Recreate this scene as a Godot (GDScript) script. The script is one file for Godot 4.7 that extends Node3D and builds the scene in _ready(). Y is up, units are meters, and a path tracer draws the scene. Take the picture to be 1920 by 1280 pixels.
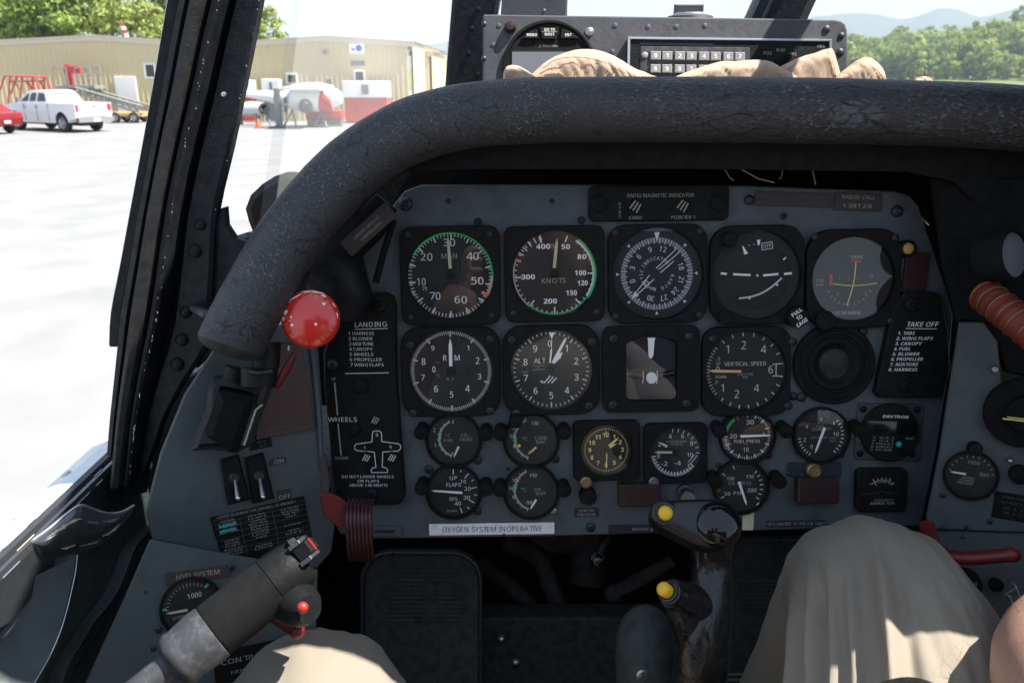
extends Node3D
# A trainer aircraft's front cockpit seen over the pilot's knees, an airfield apron outside.
# Pixels of the 1920 x 1280 photograph give directions only; each thing's distance comes from the plane it is fixed to.

const F := 1545.0
const EYE := Vector3(0.0, 2.65, 0.0)
const PITCH := -17.93
var cam_basis := Basis(Vector3.RIGHT, deg_to_rad(PITCH))
var used_names := {}
var M := {}
var text_cache := {}
var font_plain: SystemFont
var font_bold: SystemFont
var rng := RandomNumberGenerator.new()

class Plane_:
	var p: Vector3
	var b: Basis
	func _init(point: Vector3, normal: Vector3) -> void:
		p = point
		var n := normal.normalized()
		var x := Vector3.UP.cross(n).normalized()
		b = Basis(x, n.cross(x), n)

# ---------------------------------------------------------------- mesh collector
class MB:
	var v := PackedVector3Array()
	var n := PackedVector3Array()
	var u := PackedVector2Array()
	var c := PackedColorArray()
	var ix := PackedInt32Array()
	var xf := Transform3D()
	var tint := Color(-1, 0, 0)
	func add(p: Vector3, nn: Vector3, uv := Vector2.ZERO) -> int:
		v.push_back(xf * p)
		n.push_back((xf.basis * nn).normalized())
		u.push_back(uv)
		if tint.r >= 0.0:
			c.push_back(tint)
		return v.size() - 1
	func face(a: int, b: int, d: int) -> void:
		ix.push_back(a); ix.push_back(d); ix.push_back(b)
	func tri(a: Vector3, b: Vector3, d: Vector3) -> void:
		var nn := (b - a).cross(d - a)
		face(add(a, nn), add(b, nn), add(d, nn))
	func quad(a: Vector3, b: Vector3, d: Vector3, e: Vector3, uv := Rect2(0, 0, 1, 1)) -> void:
		var nn := (d - a).cross(e - b)
		var i := add(a, nn, uv.position + Vector2(0, uv.size.y))
		add(b, nn, uv.end)
		add(d, nn, uv.position + Vector2(uv.size.x, 0))
		add(e, nn, uv.position)
		face(i, i + 1, i + 2)
		face(i, i + 2, i + 3)
	func grid(pts: Array, closed_u := false, closed_v := false, uvs := Vector2(1, 1)) -> void:
		# pts[i][j]; smooth normals; outward = d/di x d/dj
		var ni: int = pts.size()
		var nj: int = pts[0].size()
		var base := v.size()
		var ju := nj + 1 if closed_v else nj
		for i in ni:
			for jj in ju:
				var j := jj % nj
				var ia := (i - 1 + ni) % ni if closed_u else maxi(i - 1, 0)
				var ib := (i + 1) % ni if closed_u else mini(i + 1, ni - 1)
				var ja := (j - 1 + nj) % nj if closed_v else maxi(j - 1, 0)
				var jb := (j + 1) % nj if closed_v else mini(j + 1, nj - 1)
				var di: Vector3 = pts[ib][j] - pts[ia][j]
				var dj: Vector3 = pts[i][jb] - pts[i][ja]
				var nn := di.cross(dj)
				if nn.length_squared() < 1e-20:
					nn = Vector3(0, 0, 1)
				add(pts[i][j], nn, Vector2(float(i) / maxi(ni - 1, 1) * uvs.x, float(jj) / maxi(ju - 1, 1) * uvs.y))
		var mi := ni if closed_u else ni - 1
		for i in mi:
			for j in ju - 1:
				var a := base + i * ju + j
				var b := base + ((i + 1) % ni) * ju + j
				face(a, b, b + 1)
				face(a, b + 1, a + 1)
	func lathe(prof: Array, seg := 32, a0 := 0.0, a1 := TAU) -> void:
		# prof: Vector2(radius, z) from the outer bottom edge up and in; each stretch is flat in profile unless nearly straight
		for k in prof.size() - 1:
			var p0: Vector2 = prof[k]
			var p1: Vector2 = prof[k + 1]
			var d := (p1 - p0).normalized()
			var n0 := Vector2(d.y, -d.x)
			var n1 := n0
			if k > 0:
				var dp: Vector2 = (p0 - prof[k - 1]).normalized()
				if dp.dot(d) > 0.72:
					n0 = Vector2(d.y + dp.y, -d.x - dp.x).normalized()
			if k + 2 < prof.size():
				var dn: Vector2 = (prof[k + 2] - p1).normalized()
				if dn.dot(d) > 0.72:
					n1 = Vector2(d.y + dn.y, -d.x - dn.x).normalized()
			var base := v.size()
			for s in seg + 1:
				var a := lerpf(a0, a1, float(s) / seg)
				var cs := cos(a)
				var sn := sin(a)
				add(Vector3(p0.x * cs, p0.x * sn, p0.y), Vector3(n0.x * cs, n0.x * sn, n0.y), Vector2(float(s) / seg, float(k) / prof.size()))
				add(Vector3(p1.x * cs, p1.x * sn, p1.y), Vector3(n1.x * cs, n1.x * sn, n1.y), Vector2(float(s) / seg, float(k + 1) / prof.size()))
			for s in seg:
				var q := base + s * 2
				face(q, q + 2, q + 3)
				face(q, q + 3, q + 1)
	func prism(poly: PackedVector2Array, z0: float, z1: float, bevel := 0.0) -> void:
		# counter-clockwise outline; top at z1 with a chamfer, sides, no bottom
		if Geometry2D.is_polygon_clockwise(poly):
			poly = poly.duplicate()
			poly.reverse()
		var m := poly.size()
		var top := poly
		if bevel > 0.0:
			top = PackedVector2Array()
			for i in m:
				var e0 := (poly[i] - poly[(i - 1 + m) % m]).normalized()
				var e1 := (poly[(i + 1) % m] - poly[i]).normalized()
				var nn := Vector2(-e0.y - e1.y, e0.x + e1.x)
				nn = nn.normalized() / maxf(0.4, sqrt((1.0 + e0.dot(e1)) * 0.5))
				top.push_back(poly[i] + nn * bevel)
		for i in m:
			var j := (i + 1) % m
			var a := Vector3(poly[i].x, poly[i].y, z0)
			var b := Vector3(poly[j].x, poly[j].y, z0)
			quad(a, b, Vector3(poly[j].x, poly[j].y, z1 - bevel), Vector3(poly[i].x, poly[i].y, z1 - bevel))
			if bevel > 0.0:
				quad(Vector3(poly[i].x, poly[i].y, z1 - bevel), Vector3(poly[j].x, poly[j].y, z1 - bevel), Vector3(top[j].x, top[j].y, z1), Vector3(top[i].x, top[i].y, z1))
		flat(top, z1)
	func flat(poly: PackedVector2Array, z: float) -> void:
		var t := Geometry2D.triangulate_polygon(poly)
		var base := v.size()
		for p in poly:
			add(Vector3(p.x, p.y, z), Vector3(0, 0, 1), p)
		for k in t.size() / 3:
			var a := t[k * 3]
			var b := t[k * 3 + 1]
			var d := t[k * 3 + 2]
			if (poly[b] - poly[a]).cross(poly[d] - poly[a]) > 0.0:
				face(base + a, base + b, base + d)
			else:
				face(base + a, base + d, base + b)
	func box(lo: Vector3, hi: Vector3, bevel := 0.0) -> void:
		var old := xf
		var r := PackedVector2Array([Vector2(lo.x, lo.y), Vector2(hi.x, lo.y), Vector2(hi.x, hi.y), Vector2(lo.x, hi.y)])
		prism(r, lo.z, hi.z, bevel)
		quad(Vector3(lo.x, hi.y, lo.z), Vector3(hi.x, hi.y, lo.z), Vector3(hi.x, lo.y, lo.z), Vector3(lo.x, lo.y, lo.z))
		xf = old
	func tube(pts: Array, radii, seg := 16, cap0 := true, cap1 := true, uvs := Vector2(1, 1), squash := 1.0) -> void:
		var m: int = pts.size()
		var rings := []
		var t0: Vector3 = (pts[1] - pts[0]).normalized()
		var side := t0.cross(Vector3.UP if absf(t0.y) < 0.9 else Vector3.RIGHT).normalized()
		for i in m:
			var t: Vector3 = (pts[mini(i + 1, m - 1)] - pts[maxi(i - 1, 0)]).normalized()
			side = (side - t * side.dot(t)).normalized()
			var up := side.cross(t)
			var r: float = radii[i] if radii is Array else radii
			var ring := []
			for s in seg:
				var a := TAU * s / seg
				ring.push_back(pts[i] + side * cos(a) * r + up * sin(a) * r * squash)
			rings.push_back(ring)
		# outward: along x around
		var flip := []
		for ring in rings:
			var rr: Array = ring.duplicate()
			rr.reverse()
			flip.push_back(rr)
		grid(flip, false, true, uvs)
		for e in 2:
			if (e == 0 and cap0) or (e == 1 and cap1):
				var ring: Array = rings[0] if e == 0 else rings[m - 1]
				var nn: Vector3 = (pts[0] - pts[1]) if e == 0 else (pts[m - 1] - pts[m - 2])
				var ci := add(pts[0] if e == 0 else pts[m - 1], nn)
				for s in seg:
					add(ring[s], nn)
				for s in seg:
					if e == 0:
						face(ci, ci + 1 + s, ci + 1 + (s + 1) % seg)
					else:
						face(ci, ci + 1 + (s + 1) % seg, ci + 1 + s)
	func ball(o: Vector3, r: Vector3, ni := 12, nj := 20) -> void:
		var pts := []
		for i in ni + 1:
			var row := []
			var a := PI * i / ni
			for j in nj:
				var b := TAU * j / nj
				row.push_back(o + Vector3(r.x * sin(a) * cos(b), r.y * cos(a), -r.z * sin(a) * sin(b)))
			pts.push_back(row)
		var base := v.size()
		grid(pts, false, true)
		for k in range(base, v.size()):
			var q := (xf.affine_inverse() * v[k]) - o
			n[k] = (xf.basis * (q / (r * r))).normalized()
	func mesh() -> ArrayMesh:
		var arr := []
		arr.resize(Mesh.ARRAY_MAX)
		arr[Mesh.ARRAY_VERTEX] = v
		arr[Mesh.ARRAY_NORMAL] = n
		arr[Mesh.ARRAY_TEX_UV] = u
		if c.size() == v.size() and c.size() > 0:
			arr[Mesh.ARRAY_COLOR] = c
		arr[Mesh.ARRAY_INDEX] = ix
		var am := ArrayMesh.new()
		am.add_surface_from_arrays(Mesh.PRIMITIVE_TRIANGLES, arr)
		return am

# ---------------------------------------------------------------- pixels to places
func ray(px: float, py: float) -> Vector3:
	return cam_basis * Vector3((px - 960.0) / F, (640.0 - py) / F, -1.0)
func dep(px: float, py: float, d: float) -> Vector3:
	return EYE + ray(px, py) * d
func hit(px: float, py: float, pl: Plane_) -> Vector3:
	var r := ray(px, py)
	return EYE + r * ((pl.p - EYE).dot(pl.b.z) / r.dot(pl.b.z))
func ground(px: float, py: float) -> Vector3:
	var r := ray(px, py)
	return EYE + r * (-EYE.y / r.y)
func mpp(px: float, py: float, pl: Plane_) -> float:
	return hit(px - 20, py, pl).distance_to(hit(px + 20, py, pl)) / 40.0
func on(px: float, py: float, pl: Plane_, lift := 0.0, roll := 0.0) -> Transform3D:
	# a frame on the plane whose unit is one pixel of the photograph there
	var s := mpp(px, py, pl)
	var b := pl.b * Basis(Vector3.BACK, roll)
	return Transform3D(b.scaled(Vector3.ONE * s), hit(px, py, pl) + pl.b.z * lift)
func local2(px: float, py: float, pl: Plane_) -> Vector2:
	var q := pl.b.inverse() * (hit(px, py, pl) - pl.p)
	return Vector2(q.x, q.y)
func pl_xf(pl: Plane_) -> Transform3D:
	return Transform3D(pl.b, pl.p)
func poly_on(pts: Array, pl: Plane_) -> PackedVector2Array:
	var out := PackedVector2Array()
	for p in pts:
		out.push_back(local2(p[0], p[1], pl))
	return out

# ---------------------------------------------------------------- objects
func numbered(nm: String) -> String:
	var k: int = used_names.get(nm, 0)
	used_names[nm] = k + 1
	return nm if k == 0 else "%s_%03d" % [nm, k]
func tag(o: Node, label: String, category: String, group := "") -> void:
	o.set_meta("label", label)
	o.set_meta("category", category)
	if group != "":
		o.set_meta("group", group)
func thing(nm: String, label: String, category: String, xf := Transform3D(), group := "") -> Node3D:
	var o := Node3D.new()
	o.name = numbered(nm)
	add_child(o)
	o.transform = xf
	tag(o, label, category, group)
	return o
func part(mb: MB, nm: String, mat: Material, parent: Node3D) -> MeshInstance3D:
	return part_mesh(mb.mesh(), nm, mat, parent)
func part_mesh(am: Mesh, nm: String, mat: Material, parent: Node3D, xf := Transform3D()) -> MeshInstance3D:
	var o := MeshInstance3D.new()
	o.name = nm
	o.mesh = am
	o.material_override = mat
	o.transform = xf
	parent.add_child(o, true)
	return o
func one(mb: MB, nm: String, mat: Material, label: String, category: String, group := "") -> MeshInstance3D:
	var o := MeshInstance3D.new()
	o.name = numbered(nm)
	o.mesh = mb.mesh()
	o.material_override = mat
	add_child(o)
	tag(o, label, category, group)
	return o
func setting(mb: MB, nm: String, mat: Material) -> MeshInstance3D:
	var o := MeshInstance3D.new()
	o.name = numbered(nm)
	o.mesh = mb.mesh()
	o.material_override = mat
	o.set_meta("kind", "structure")
	add_child(o)
	return o
func copy(src: Node3D, xf: Transform3D, label := "") -> Node3D:
	var base := src.name.rstrip("0123456789").rstrip("_")
	var o: Node3D = src.duplicate()
	o.name = numbered(base)
	add_child(o)
	o.transform = xf
	if label != "":
		o.set_meta("label", label)
	return o

# ---------------------------------------------------------------- shapes
func rrect(w: float, h: float, r: float, k := 5, o := Vector2.ZERO) -> PackedVector2Array:
	var out := PackedVector2Array()
	for q in 4:
		var cx := (w - r) * (1 if q == 0 or q == 3 else -1)
		var cy := (h - r) * (1 if q < 2 else -1)
		for i in k + 1:
			var a := PI * 0.5 * (q + float(i) / k)
			out.push_back(o + Vector2(cx + cos(a) * r, cy + sin(a) * r))
	return out
func circle(r: float, k := 24, o := Vector2.ZERO) -> PackedVector2Array:
	var out := PackedVector2Array()
	for i in k:
		out.push_back(o + Vector2(cos(TAU * i / k), sin(TAU * i / k)) * r)
	return out
func curve(pts: Array, step := 6) -> Array:
	# Catmull-Rom through pts (Vector3 or float rows)
	var out := []
	var m := pts.size()
	for i in m - 1:
		var a: Variant = pts[maxi(i - 1, 0)]
		var b: Variant = pts[i]
		var c: Variant = pts[i + 1]
		var d: Variant = pts[mini(i + 2, m - 1)]
		for k in step:
			var t := float(k) / step
			out.push_back(0.5 * (2.0 * b + (c - a) * t + (2.0 * a - 5.0 * b + 4.0 * c - d) * t * t + (3.0 * b - a - 3.0 * c + d) * t * t * t))
	out.push_back(pts[m - 1])
	return out
func bezel(mb: MB, outer: PackedVector2Array, r: float, z0: float, z1: float, dial: float, inner_slope := 2.0) -> void:
	# a plate with a round opening: outline -> chamfer -> face -> funnel down to the dial
	var k := 64
	var o := []
	for i in k:
		var a := TAU * i / k
		var d := Vector2(cos(a), sin(a))
		var best := 0.0
		for j in outer.size():
			var hit_ = Geometry2D.segment_intersects_segment(Vector2.ZERO, d * 400.0, outer[j], outer[(j + 1) % outer.size()])
			if hit_ != null:
				best = maxf(best, hit_.length())
		o.push_back(d * best)
	var ch := 2.0
	for i in k:
		var j := (i + 1) % k
		var a: Vector2 = o[i]
		var b: Vector2 = o[j]
		var an := a.normalized()
		var bn := b.normalized()
		mb.quad(Vector3(a.x, a.y, z0), Vector3(b.x, b.y, z0), Vector3(b.x, b.y, z1 - ch), Vector3(a.x, a.y, z1 - ch))
		var a2 := a - an * ch
		var b2 := b - bn * ch
		mb.quad(Vector3(a.x, a.y, z1 - ch), Vector3(b.x, b.y, z1 - ch), Vector3(b2.x, b2.y, z1), Vector3(a2.x, a2.y, z1))
		var a3 := an * (r + inner_slope)
		var b3 := bn * (r + inner_slope)
		mb.quad(Vector3(a2.x, a2.y, z1), Vector3(b2.x, b2.y, z1), Vector3(b3.x, b3.y, z1), Vector3(a3.x, a3.y, z1))
		mb.quad(Vector3(a3.x, a3.y, z1), Vector3(b3.x, b3.y, z1), Vector3(bn.x * r, bn.y * r, dial), Vector3(an.x * r, an.y * r, dial))
func tick(mb: MB, ang: float, r0: float, r1: float, w: float, z: float, o := Vector2.ZERO) -> void:
	var a := deg_to_rad(ang)
	var d := Vector2(sin(a), cos(a))
	var s := Vector2(d.y, -d.x) * w * 0.5
	var p := [o + d * r0 - s, o + d * r0 + s, o + d * r1 + s, o + d * r1 - s]
	mb.quad(Vector3(p[0].x, p[0].y, z), Vector3(p[1].x, p[1].y, z), Vector3(p[2].x, p[2].y, z), Vector3(p[3].x, p[3].y, z))
func ticks(mb: MB, a0: float, a1: float, cnt: int, r0: float, r1: float, w: float, z: float) -> void:
	for i in cnt + 1:
		tick(mb, lerpf(a0, a1, float(i) / cnt), r0, r1, w, z)
func band(mb: MB, a0: float, a1: float, r0: float, r1: float, z: float, o := Vector2.ZERO) -> void:
	var k := maxi(2, int(absf(a1 - a0) / 4.0))
	for i in k:
		var a := deg_to_rad(lerpf(a0, a1, float(i) / k))
		var b := deg_to_rad(lerpf(a0, a1, float(i + 1) / k))
		var da := Vector2(sin(a), cos(a))
		var db := Vector2(sin(b), cos(b))
		mb.quad(v3(o + db * r0, z), v3(o + da * r0, z), v3(o + da * r1, z), v3(o + db * r1, z))
func v3(p: Vector2, z: float) -> Vector3:
	return Vector3(p.x, p.y, z)
func stroke(mb: MB, pts: Array, w: float, z: float) -> void:
	for i in pts.size() - 1:
		var a: Vector2 = pts[i]
		var b: Vector2 = pts[i + 1]
		var d := (b - a).normalized()
		var s := Vector2(-d.y, d.x) * w * 0.5
		a -= d * w * 0.3
		b += d * w * 0.3
		mb.quad(v3(a - s, z), v3(b - s, z), v3(b + s, z), v3(a + s, z))
func text(mb: MB, s: String, x: float, y: float, h: float, z: float, w := 0.0, rot := 0.0, bold := false, slant := 0.0) -> void:
	# centred at x, y; h is the height of a capital, w the width to fit (0: natural)
	var key := s + ("b" if bold else "p")
	if not text_cache.has(key):
		var t := TextMesh.new()
		t.font = font_bold if bold else font_plain
		t.text = s
		t.font_size = 12
		t.pixel_size = 1.0
		t.depth = 0.0
		t.curve_step = 0.8
		text_cache[key] = [t.get_mesh_arrays()[Mesh.ARRAY_VERTEX], t.get_aabb()]
	var vs: PackedVector3Array = text_cache[key][0]
	var bb: AABB = text_cache[key][1]
	var k := h / 8.7
	var kx := k if w <= 0.0 else w / maxf(bb.size.x, 0.01)
	var cx := bb.position.x + bb.size.x * 0.5
	var cy := -5.5 + 12.0 * 0.36 + 0.4
	cy = bb.position.y + bb.size.y * 0.5 if s.to_upper() == s else cy
	var cs := cos(rot)
	var sn := sin(rot)
	var base := mb.v.size()
	for q in vs:
		var lx := (q.x - cx) * kx + (q.y - cy) * k * slant
		var ly := (q.y - cy) * k
		mb.add(Vector3(x + lx * cs - ly * sn, y + lx * sn + ly * cs, z), Vector3(0, 0, 1))
	for i in vs.size():
		mb.ix.push_back(base + i)
func arc_text(mb: MB, s: String, r: float, mid: float, h: float, z: float, step: float, o := Vector2.ZERO, inward := false) -> void:
	var m := s.length()
	for i in m:
		if s[i] == " ":
			continue
		var k := i - (m - 1) * 0.5
		var a := mid + k * step * (-1.0 if inward else 1.0)
		var d := Vector2(sin(deg_to_rad(a)), cos(deg_to_rad(a)))
		text(mb, s[i], o.x + d.x * r, o.y + d.y * r, h, z, 0.0, -deg_to_rad(a) + (PI if inward else 0.0))
func screw_shape(r: float) -> ArrayMesh:
	var key := "screw%.6f" % r
	if not text_cache.has(key):
		var mb := MB.new()
		mb.lathe([Vector2(r, 0), Vector2(r, r * 0.25), Vector2(r * 0.8, r * 0.5), Vector2(r * 0.45, r * 0.62), Vector2(r * 0.42, r * 0.35), Vector2(0, r * 0.35)], 16)
		mb.box(Vector3(-r * 0.55, -r * 0.1, r * 0.3), Vector3(r * 0.55, r * 0.1, r * 0.68))
		text_cache[key] = mb.mesh()
	return text_cache[key]
func screws(parent: Node3D, spots: Array, r: float, z: float, mat: Material = null) -> void:
	for s in spots:
		part_mesh(screw_shape(r), "screw", mat if mat else M.screw, parent, Transform3D(Basis(Vector3.BACK, rng.randf() * 3.0), Vector3(s[0], s[1], z)))
func frames(e: float) -> Array:
	return [[-e, -e], [e, -e], [e, e], [-e, e]]

# ---------------------------------------------------------------- materials
func lin(r: float, g: float, b: float) -> Color:
	return Color(r, g, b).linear_to_srgb()
func mat(nm: String, c: Color, rough := 0.6, metal := 0.0) -> StandardMaterial3D:
	var m := StandardMaterial3D.new()
	m.resource_name = nm
	m.albedo_color = c
	m.roughness = rough
	m.metallic = metal
	M[nm] = m
	return m
func noise_map(sd: int, freq: float, ramp: Array, size := 256, kind := FastNoiseLite.TYPE_SIMPLEX_SMOOTH, oct := 4) -> NoiseTexture2D:
	var n := FastNoiseLite.new()
	n.seed = sd
	n.noise_type = kind
	n.frequency = freq
	n.fractal_octaves = oct
	if kind == FastNoiseLite.TYPE_CELLULAR:
		n.cellular_return_type = FastNoiseLite.RETURN_DISTANCE2_SUB
	var t := NoiseTexture2D.new()
	t.noise = n
	t.width = size
	t.height = size
	t.seamless = true
	var g := Gradient.new()
	var off := PackedFloat32Array()
	var col := PackedColorArray()
	for r in ramp:
		off.push_back(r[0])
		col.push_back(r[1])
	g.offsets = off
	g.colors = col
	t.color_ramp = g
	return t
func grey(x: float) -> Color:
	return Color(x, x, x)
func tri(m: StandardMaterial3D, scale: float, world := true) -> StandardMaterial3D:
	m.uv1_triplanar = true
	m.uv1_world_triplanar = world
	m.uv1_scale = Vector3.ONE * scale
	return m
func pane(nm: String, c: Color, rough := 0.02) -> void:
	var m := mat(nm, c, rough)
	m.transparency = BaseMaterial3D.TRANSPARENCY_ALPHA

func materials() -> void:
	var worn := noise_map(11, 0.012, [[0.0, grey(0.80)], [0.45, grey(0.97)], [1.0, grey(1.0)]])
	var fine := noise_map(12, 0.05, [[0.0, grey(0.35)], [1.0, grey(0.75)]])
	var bump := noise_map(13, 0.09, [[0.0, grey(0.0)], [1.0, grey(1.0)]])
	# painted panels
	for p in [["panel", lin(0.066, 0.083, 0.093), 0.62], ["side_panel", lin(0.060, 0.077, 0.082), 0.6], ["wall_paint", lin(0.056, 0.072, 0.076), 0.6], ["gps_face", lin(0.055, 0.057, 0.066), 0.55]]:
		var m := tri(mat(p[0], p[1], p[2]), 9.0)
		m.albedo_texture = worn
		m.roughness_texture = fine
		m.roughness = 1.0
		m.heightmap_enabled = true
		m.heightmap_texture = bump
		m.heightmap_scale = 0.012
	# black finishes
	var soot := noise_map(14, 0.02, [[0.0, grey(0.7)], [0.6, grey(1.0)], [1.0, grey(1.25)]])
	for p in [["bezel", lin(0.0085, 0.0092, 0.0095), 0.55], ["black", lin(0.013, 0.014, 0.015), 0.45], ["post_black", lin(0.018, 0.020, 0.024), 0.5], ["matte", lin(0.008, 0.0085, 0.009), 0.85], ["rubber", lin(0.038, 0.038, 0.039), 0.62], ["footwell", lin(0.050, 0.051, 0.052), 0.75], ["pedal_paint", lin(0.055, 0.066, 0.067), 0.5], ["cap_plastic", lin(0.010, 0.0105, 0.011), 0.65]]:
		var m := tri(mat(p[0], p[1], p[2]), 14.0)
		m.albedo_texture = soot
		m.roughness_texture = noise_map(15, 0.03, [[0.0, grey(p[2] - 0.12)], [1.0, grey(minf(1.0, p[2] + 0.15))]])
		m.roughness = 1.0
		m.heightmap_enabled = true
		m.heightmap_texture = bump
		m.heightmap_scale = 0.02
		m.metallic_specular = 0.27
	var gp := mat("gloss_black", lin(0.010, 0.010, 0.011), 0.30)
	tri(gp, 30.0)
	gp.heightmap_enabled = true
	gp.heightmap_texture = noise_map(16, 0.02, [[0.0, grey(0)], [0.55, grey(0.9)], [1.0, grey(1)]])
	gp.heightmap_scale = 0.02
	var sg := tri(mat("stick_paint", Color.WHITE, 1.0), 13.0)
	sg.albedo_texture = noise_map(41, 0.011, [[0.0, lin(0.007, 0.007, 0.008)], [0.50, lin(0.010, 0.010, 0.011)], [0.58, lin(0.014, 0.014, 0.0145)], [0.68, lin(0.010, 0.010, 0.010)], [0.84, lin(0.026, 0.026, 0.027)], [1.0, lin(0.02, 0.02, 0.02)]], 512, FastNoiseLite.TYPE_SIMPLEX_SMOOTH, 5)
	sg.roughness_texture = noise_map(41, 0.011, [[0.0, grey(0.14)], [0.50, grey(0.2)], [0.60, grey(0.36)], [0.8, grey(0.34)], [1.0, grey(0.3)]], 512, FastNoiseLite.TYPE_SIMPLEX_SMOOTH, 5)
	sg.heightmap_enabled = true
	sg.heightmap_texture = noise_map(41, 0.011, [[0.0, grey(1)], [0.50, grey(0.95)], [0.56, grey(0.25)], [1.0, grey(0.2)]], 512, FastNoiseLite.TYPE_SIMPLEX_SMOOTH, 5)
	sg.heightmap_scale = 0.03
	mat("lens_black", lin(0.006, 0.006, 0.007), 0.06)
	mat("dial", lin(0.006, 0.0068, 0.007), 0.7)
	mat("dial_blue", lin(0.007, 0.008, 0.013), 0.7)
	mat("hole", lin(0.018, 0.018, 0.018), 0.9)  # near-black standing in for the shade inside holes, slots and gaps
	mat("screw", lin(0.035, 0.036, 0.038), 0.45, 0.5)
	mat("steel", lin(0.35, 0.36, 0.38), 0.35, 0.9)
	mat("chip", lin(0.55, 0.55, 0.56), 0.35, 0.8)
	mat("brass", lin(0.30, 0.22, 0.10), 0.4, 0.7)
	mat("ink", lin(0.66, 0.66, 0.64), 0.7)
	mat("ink_bright", lin(0.82, 0.81, 0.78), 0.6)
	mat("ink_dim", lin(0.33, 0.32, 0.285), 0.8)
	mat("ink_faint", lin(0.09, 0.09, 0.085), 0.8)
	mat("ink_cream", lin(0.56, 0.51, 0.36), 0.8)
	mat("ink_yellow", lin(0.78, 0.60, 0.20), 0.7)
	mat("ink_amber", lin(0.75, 0.45, 0.20), 0.7)
	mat("ink_green", lin(0.015, 0.58, 0.17), 0.6)
	mat("ink_orange", lin(0.72, 0.22, 0.10), 0.6)
	mat("ink_red", lin(0.45, 0.03, 0.02), 0.6)
	mat("ink_cyan", lin(0.02, 0.30, 0.33), 0.6)
	mat("ink_dark", lin(0.03, 0.03, 0.04), 0.7)
	mat("ring_grey", lin(0.13, 0.14, 0.16), 0.7)
	mat("gold", lin(0.42, 0.27, 0.06), 0.5)
	var lab := tri(mat("label_white", lin(0.84, 0.82, 0.84), 0.6), 30.0)
	lab.albedo_texture = worn
	mat("label_tape", lin(0.014, 0.018, 0.028), 0.45)
	mat("placard_brown", lin(0.035, 0.027, 0.026), 0.6)
	mat("lamp_brown", lin(0.035, 0.016, 0.017), 0.35)
	mat("red_dark", lin(0.12, 0.008, 0.010), 0.45)
	mat("primer", lin(0.46, 0.35, 0.25), 0.7)
	mat("maroon", lin(0.045, 0.012, 0.014), 0.4)
	mat("hose_red", lin(0.16, 0.022, 0.010), 0.65)
	mat("yellow_button", lin(0.80, 0.46, 0.02), 0.35)
	mat("red_button", lin(0.30, 0.018, 0.018), 0.4)
	var rk := mat("red_knob", lin(0.62, 0.022, 0.018), 0.22)
	rk.clearcoat_enabled = true
	rk.clearcoat = 0.6
	rk.clearcoat_roughness = 0.12
	var al := tri(mat("worn_grey", lin(0.085, 0.088, 0.098), 0.5, 0.2), 22.0)
	al.albedo_texture = noise_map(17, 0.02, [[0.0, grey(0.66)], [0.5, grey(0.74)], [0.66, grey(0.80)], [0.72, grey(1.0)]])
	mat("silver", lin(0.62, 0.63, 0.66), 0.3, 0.9)
	mat("silver_paint", lin(0.50, 0.52, 0.55), 0.45, 0.3)
	mat("skin_white", lin(0.68, 0.69, 0.70), 0.4)
	var md := tri(mat("metal_dark", lin(0.05, 0.055, 0.062), 0.3, 0.4), 18.0)
	md.roughness_texture = noise_map(18, 0.02, [[0.0, grey(0.15)], [1.0, grey(0.5)]])
	md.roughness = 1.0
	pane("glass", Color(1, 1, 1, 0.0), 0.015)
	pane("windscreen_glass", Color(0.97, 0.98, 1.0, 0.15), 0.03)
	M.windscreen_glass.metallic_specular = 0.22
	pane("lens_amber", Color(0.8, 0.5, 0.1, 0.55), 0.1)
	pane("lcd", Color(0.4, 0.42, 0.38, 0.55), 0.08)
	# cloth
	var weave := noise_map(21, 0.22, [[0.0, grey(0.0)], [1.0, grey(1.0)]], 256, FastNoiseLite.TYPE_SIMPLEX, 2)
	for p in [["khaki", lin(0.30, 0.255, 0.20), 60.0], ["shirt", lin(0.30, 0.28, 0.245), 60.0], ["cap_cloth", lin(0.50, 0.36, 0.26), 70.0]]:
		var m := tri(mat(p[0], p[1], 0.92), p[2] * 0.5)
		m.albedo_texture = noise_map(22, 0.18, [[0.0, grey(0.84)], [1.0, grey(1.0)]], 256, FastNoiseLite.TYPE_SIMPLEX, 3)
		m.heightmap_enabled = true
		m.heightmap_texture = weave
		m.heightmap_scale = 0.03
		m.rim_enabled = true
		m.rim = 0.3
	mat("stitch", lin(0.22, 0.14, 0.09), 0.9)
	var sk := tri(mat("skin", lin(0.40, 0.24, 0.18), 0.55), 30.0)
	sk.albedo_texture = noise_map(23, 0.05, [[0.0, Color(0.86, 0.8, 0.78)], [1.0, Color(1, 1, 1)]])
	sk.subsurf_scatter_enabled = true
	sk.subsurf_scatter_strength = 0.15
	mat("hair", lin(0.05, 0.035, 0.025), 0.6)
	# outside
	var conc := tri(mat("concrete", lin(0.235, 0.235, 0.235), 0.9), 0.11)
	conc.albedo_texture = noise_map(31, 0.01, [[0.0, grey(0.90)], [0.5, grey(0.965)], [1.0, grey(1.0)]], 512, FastNoiseLite.TYPE_SIMPLEX_SMOOTH, 5)
	var gr := tri(mat("grass", lin(0.17, 0.20, 0.06), 0.95), 0.05)
	gr.albedo_texture = noise_map(32, 0.03, [[0.0, Color(0.7, 0.75, 0.6)], [1.0, Color(1, 1, 0.9)]])
	mat("hill", lin(0.05, 0.08, 0.05), 1.0)
	mat("siding", lin(0.60, 0.50, 0.30), 0.6)
	mat("trim", lin(0.62, 0.56, 0.42), 0.6)
	mat("roof", lin(0.55, 0.50, 0.42), 0.5)
	mat("white_paint", lin(0.78, 0.78, 0.78), 0.25)
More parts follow.
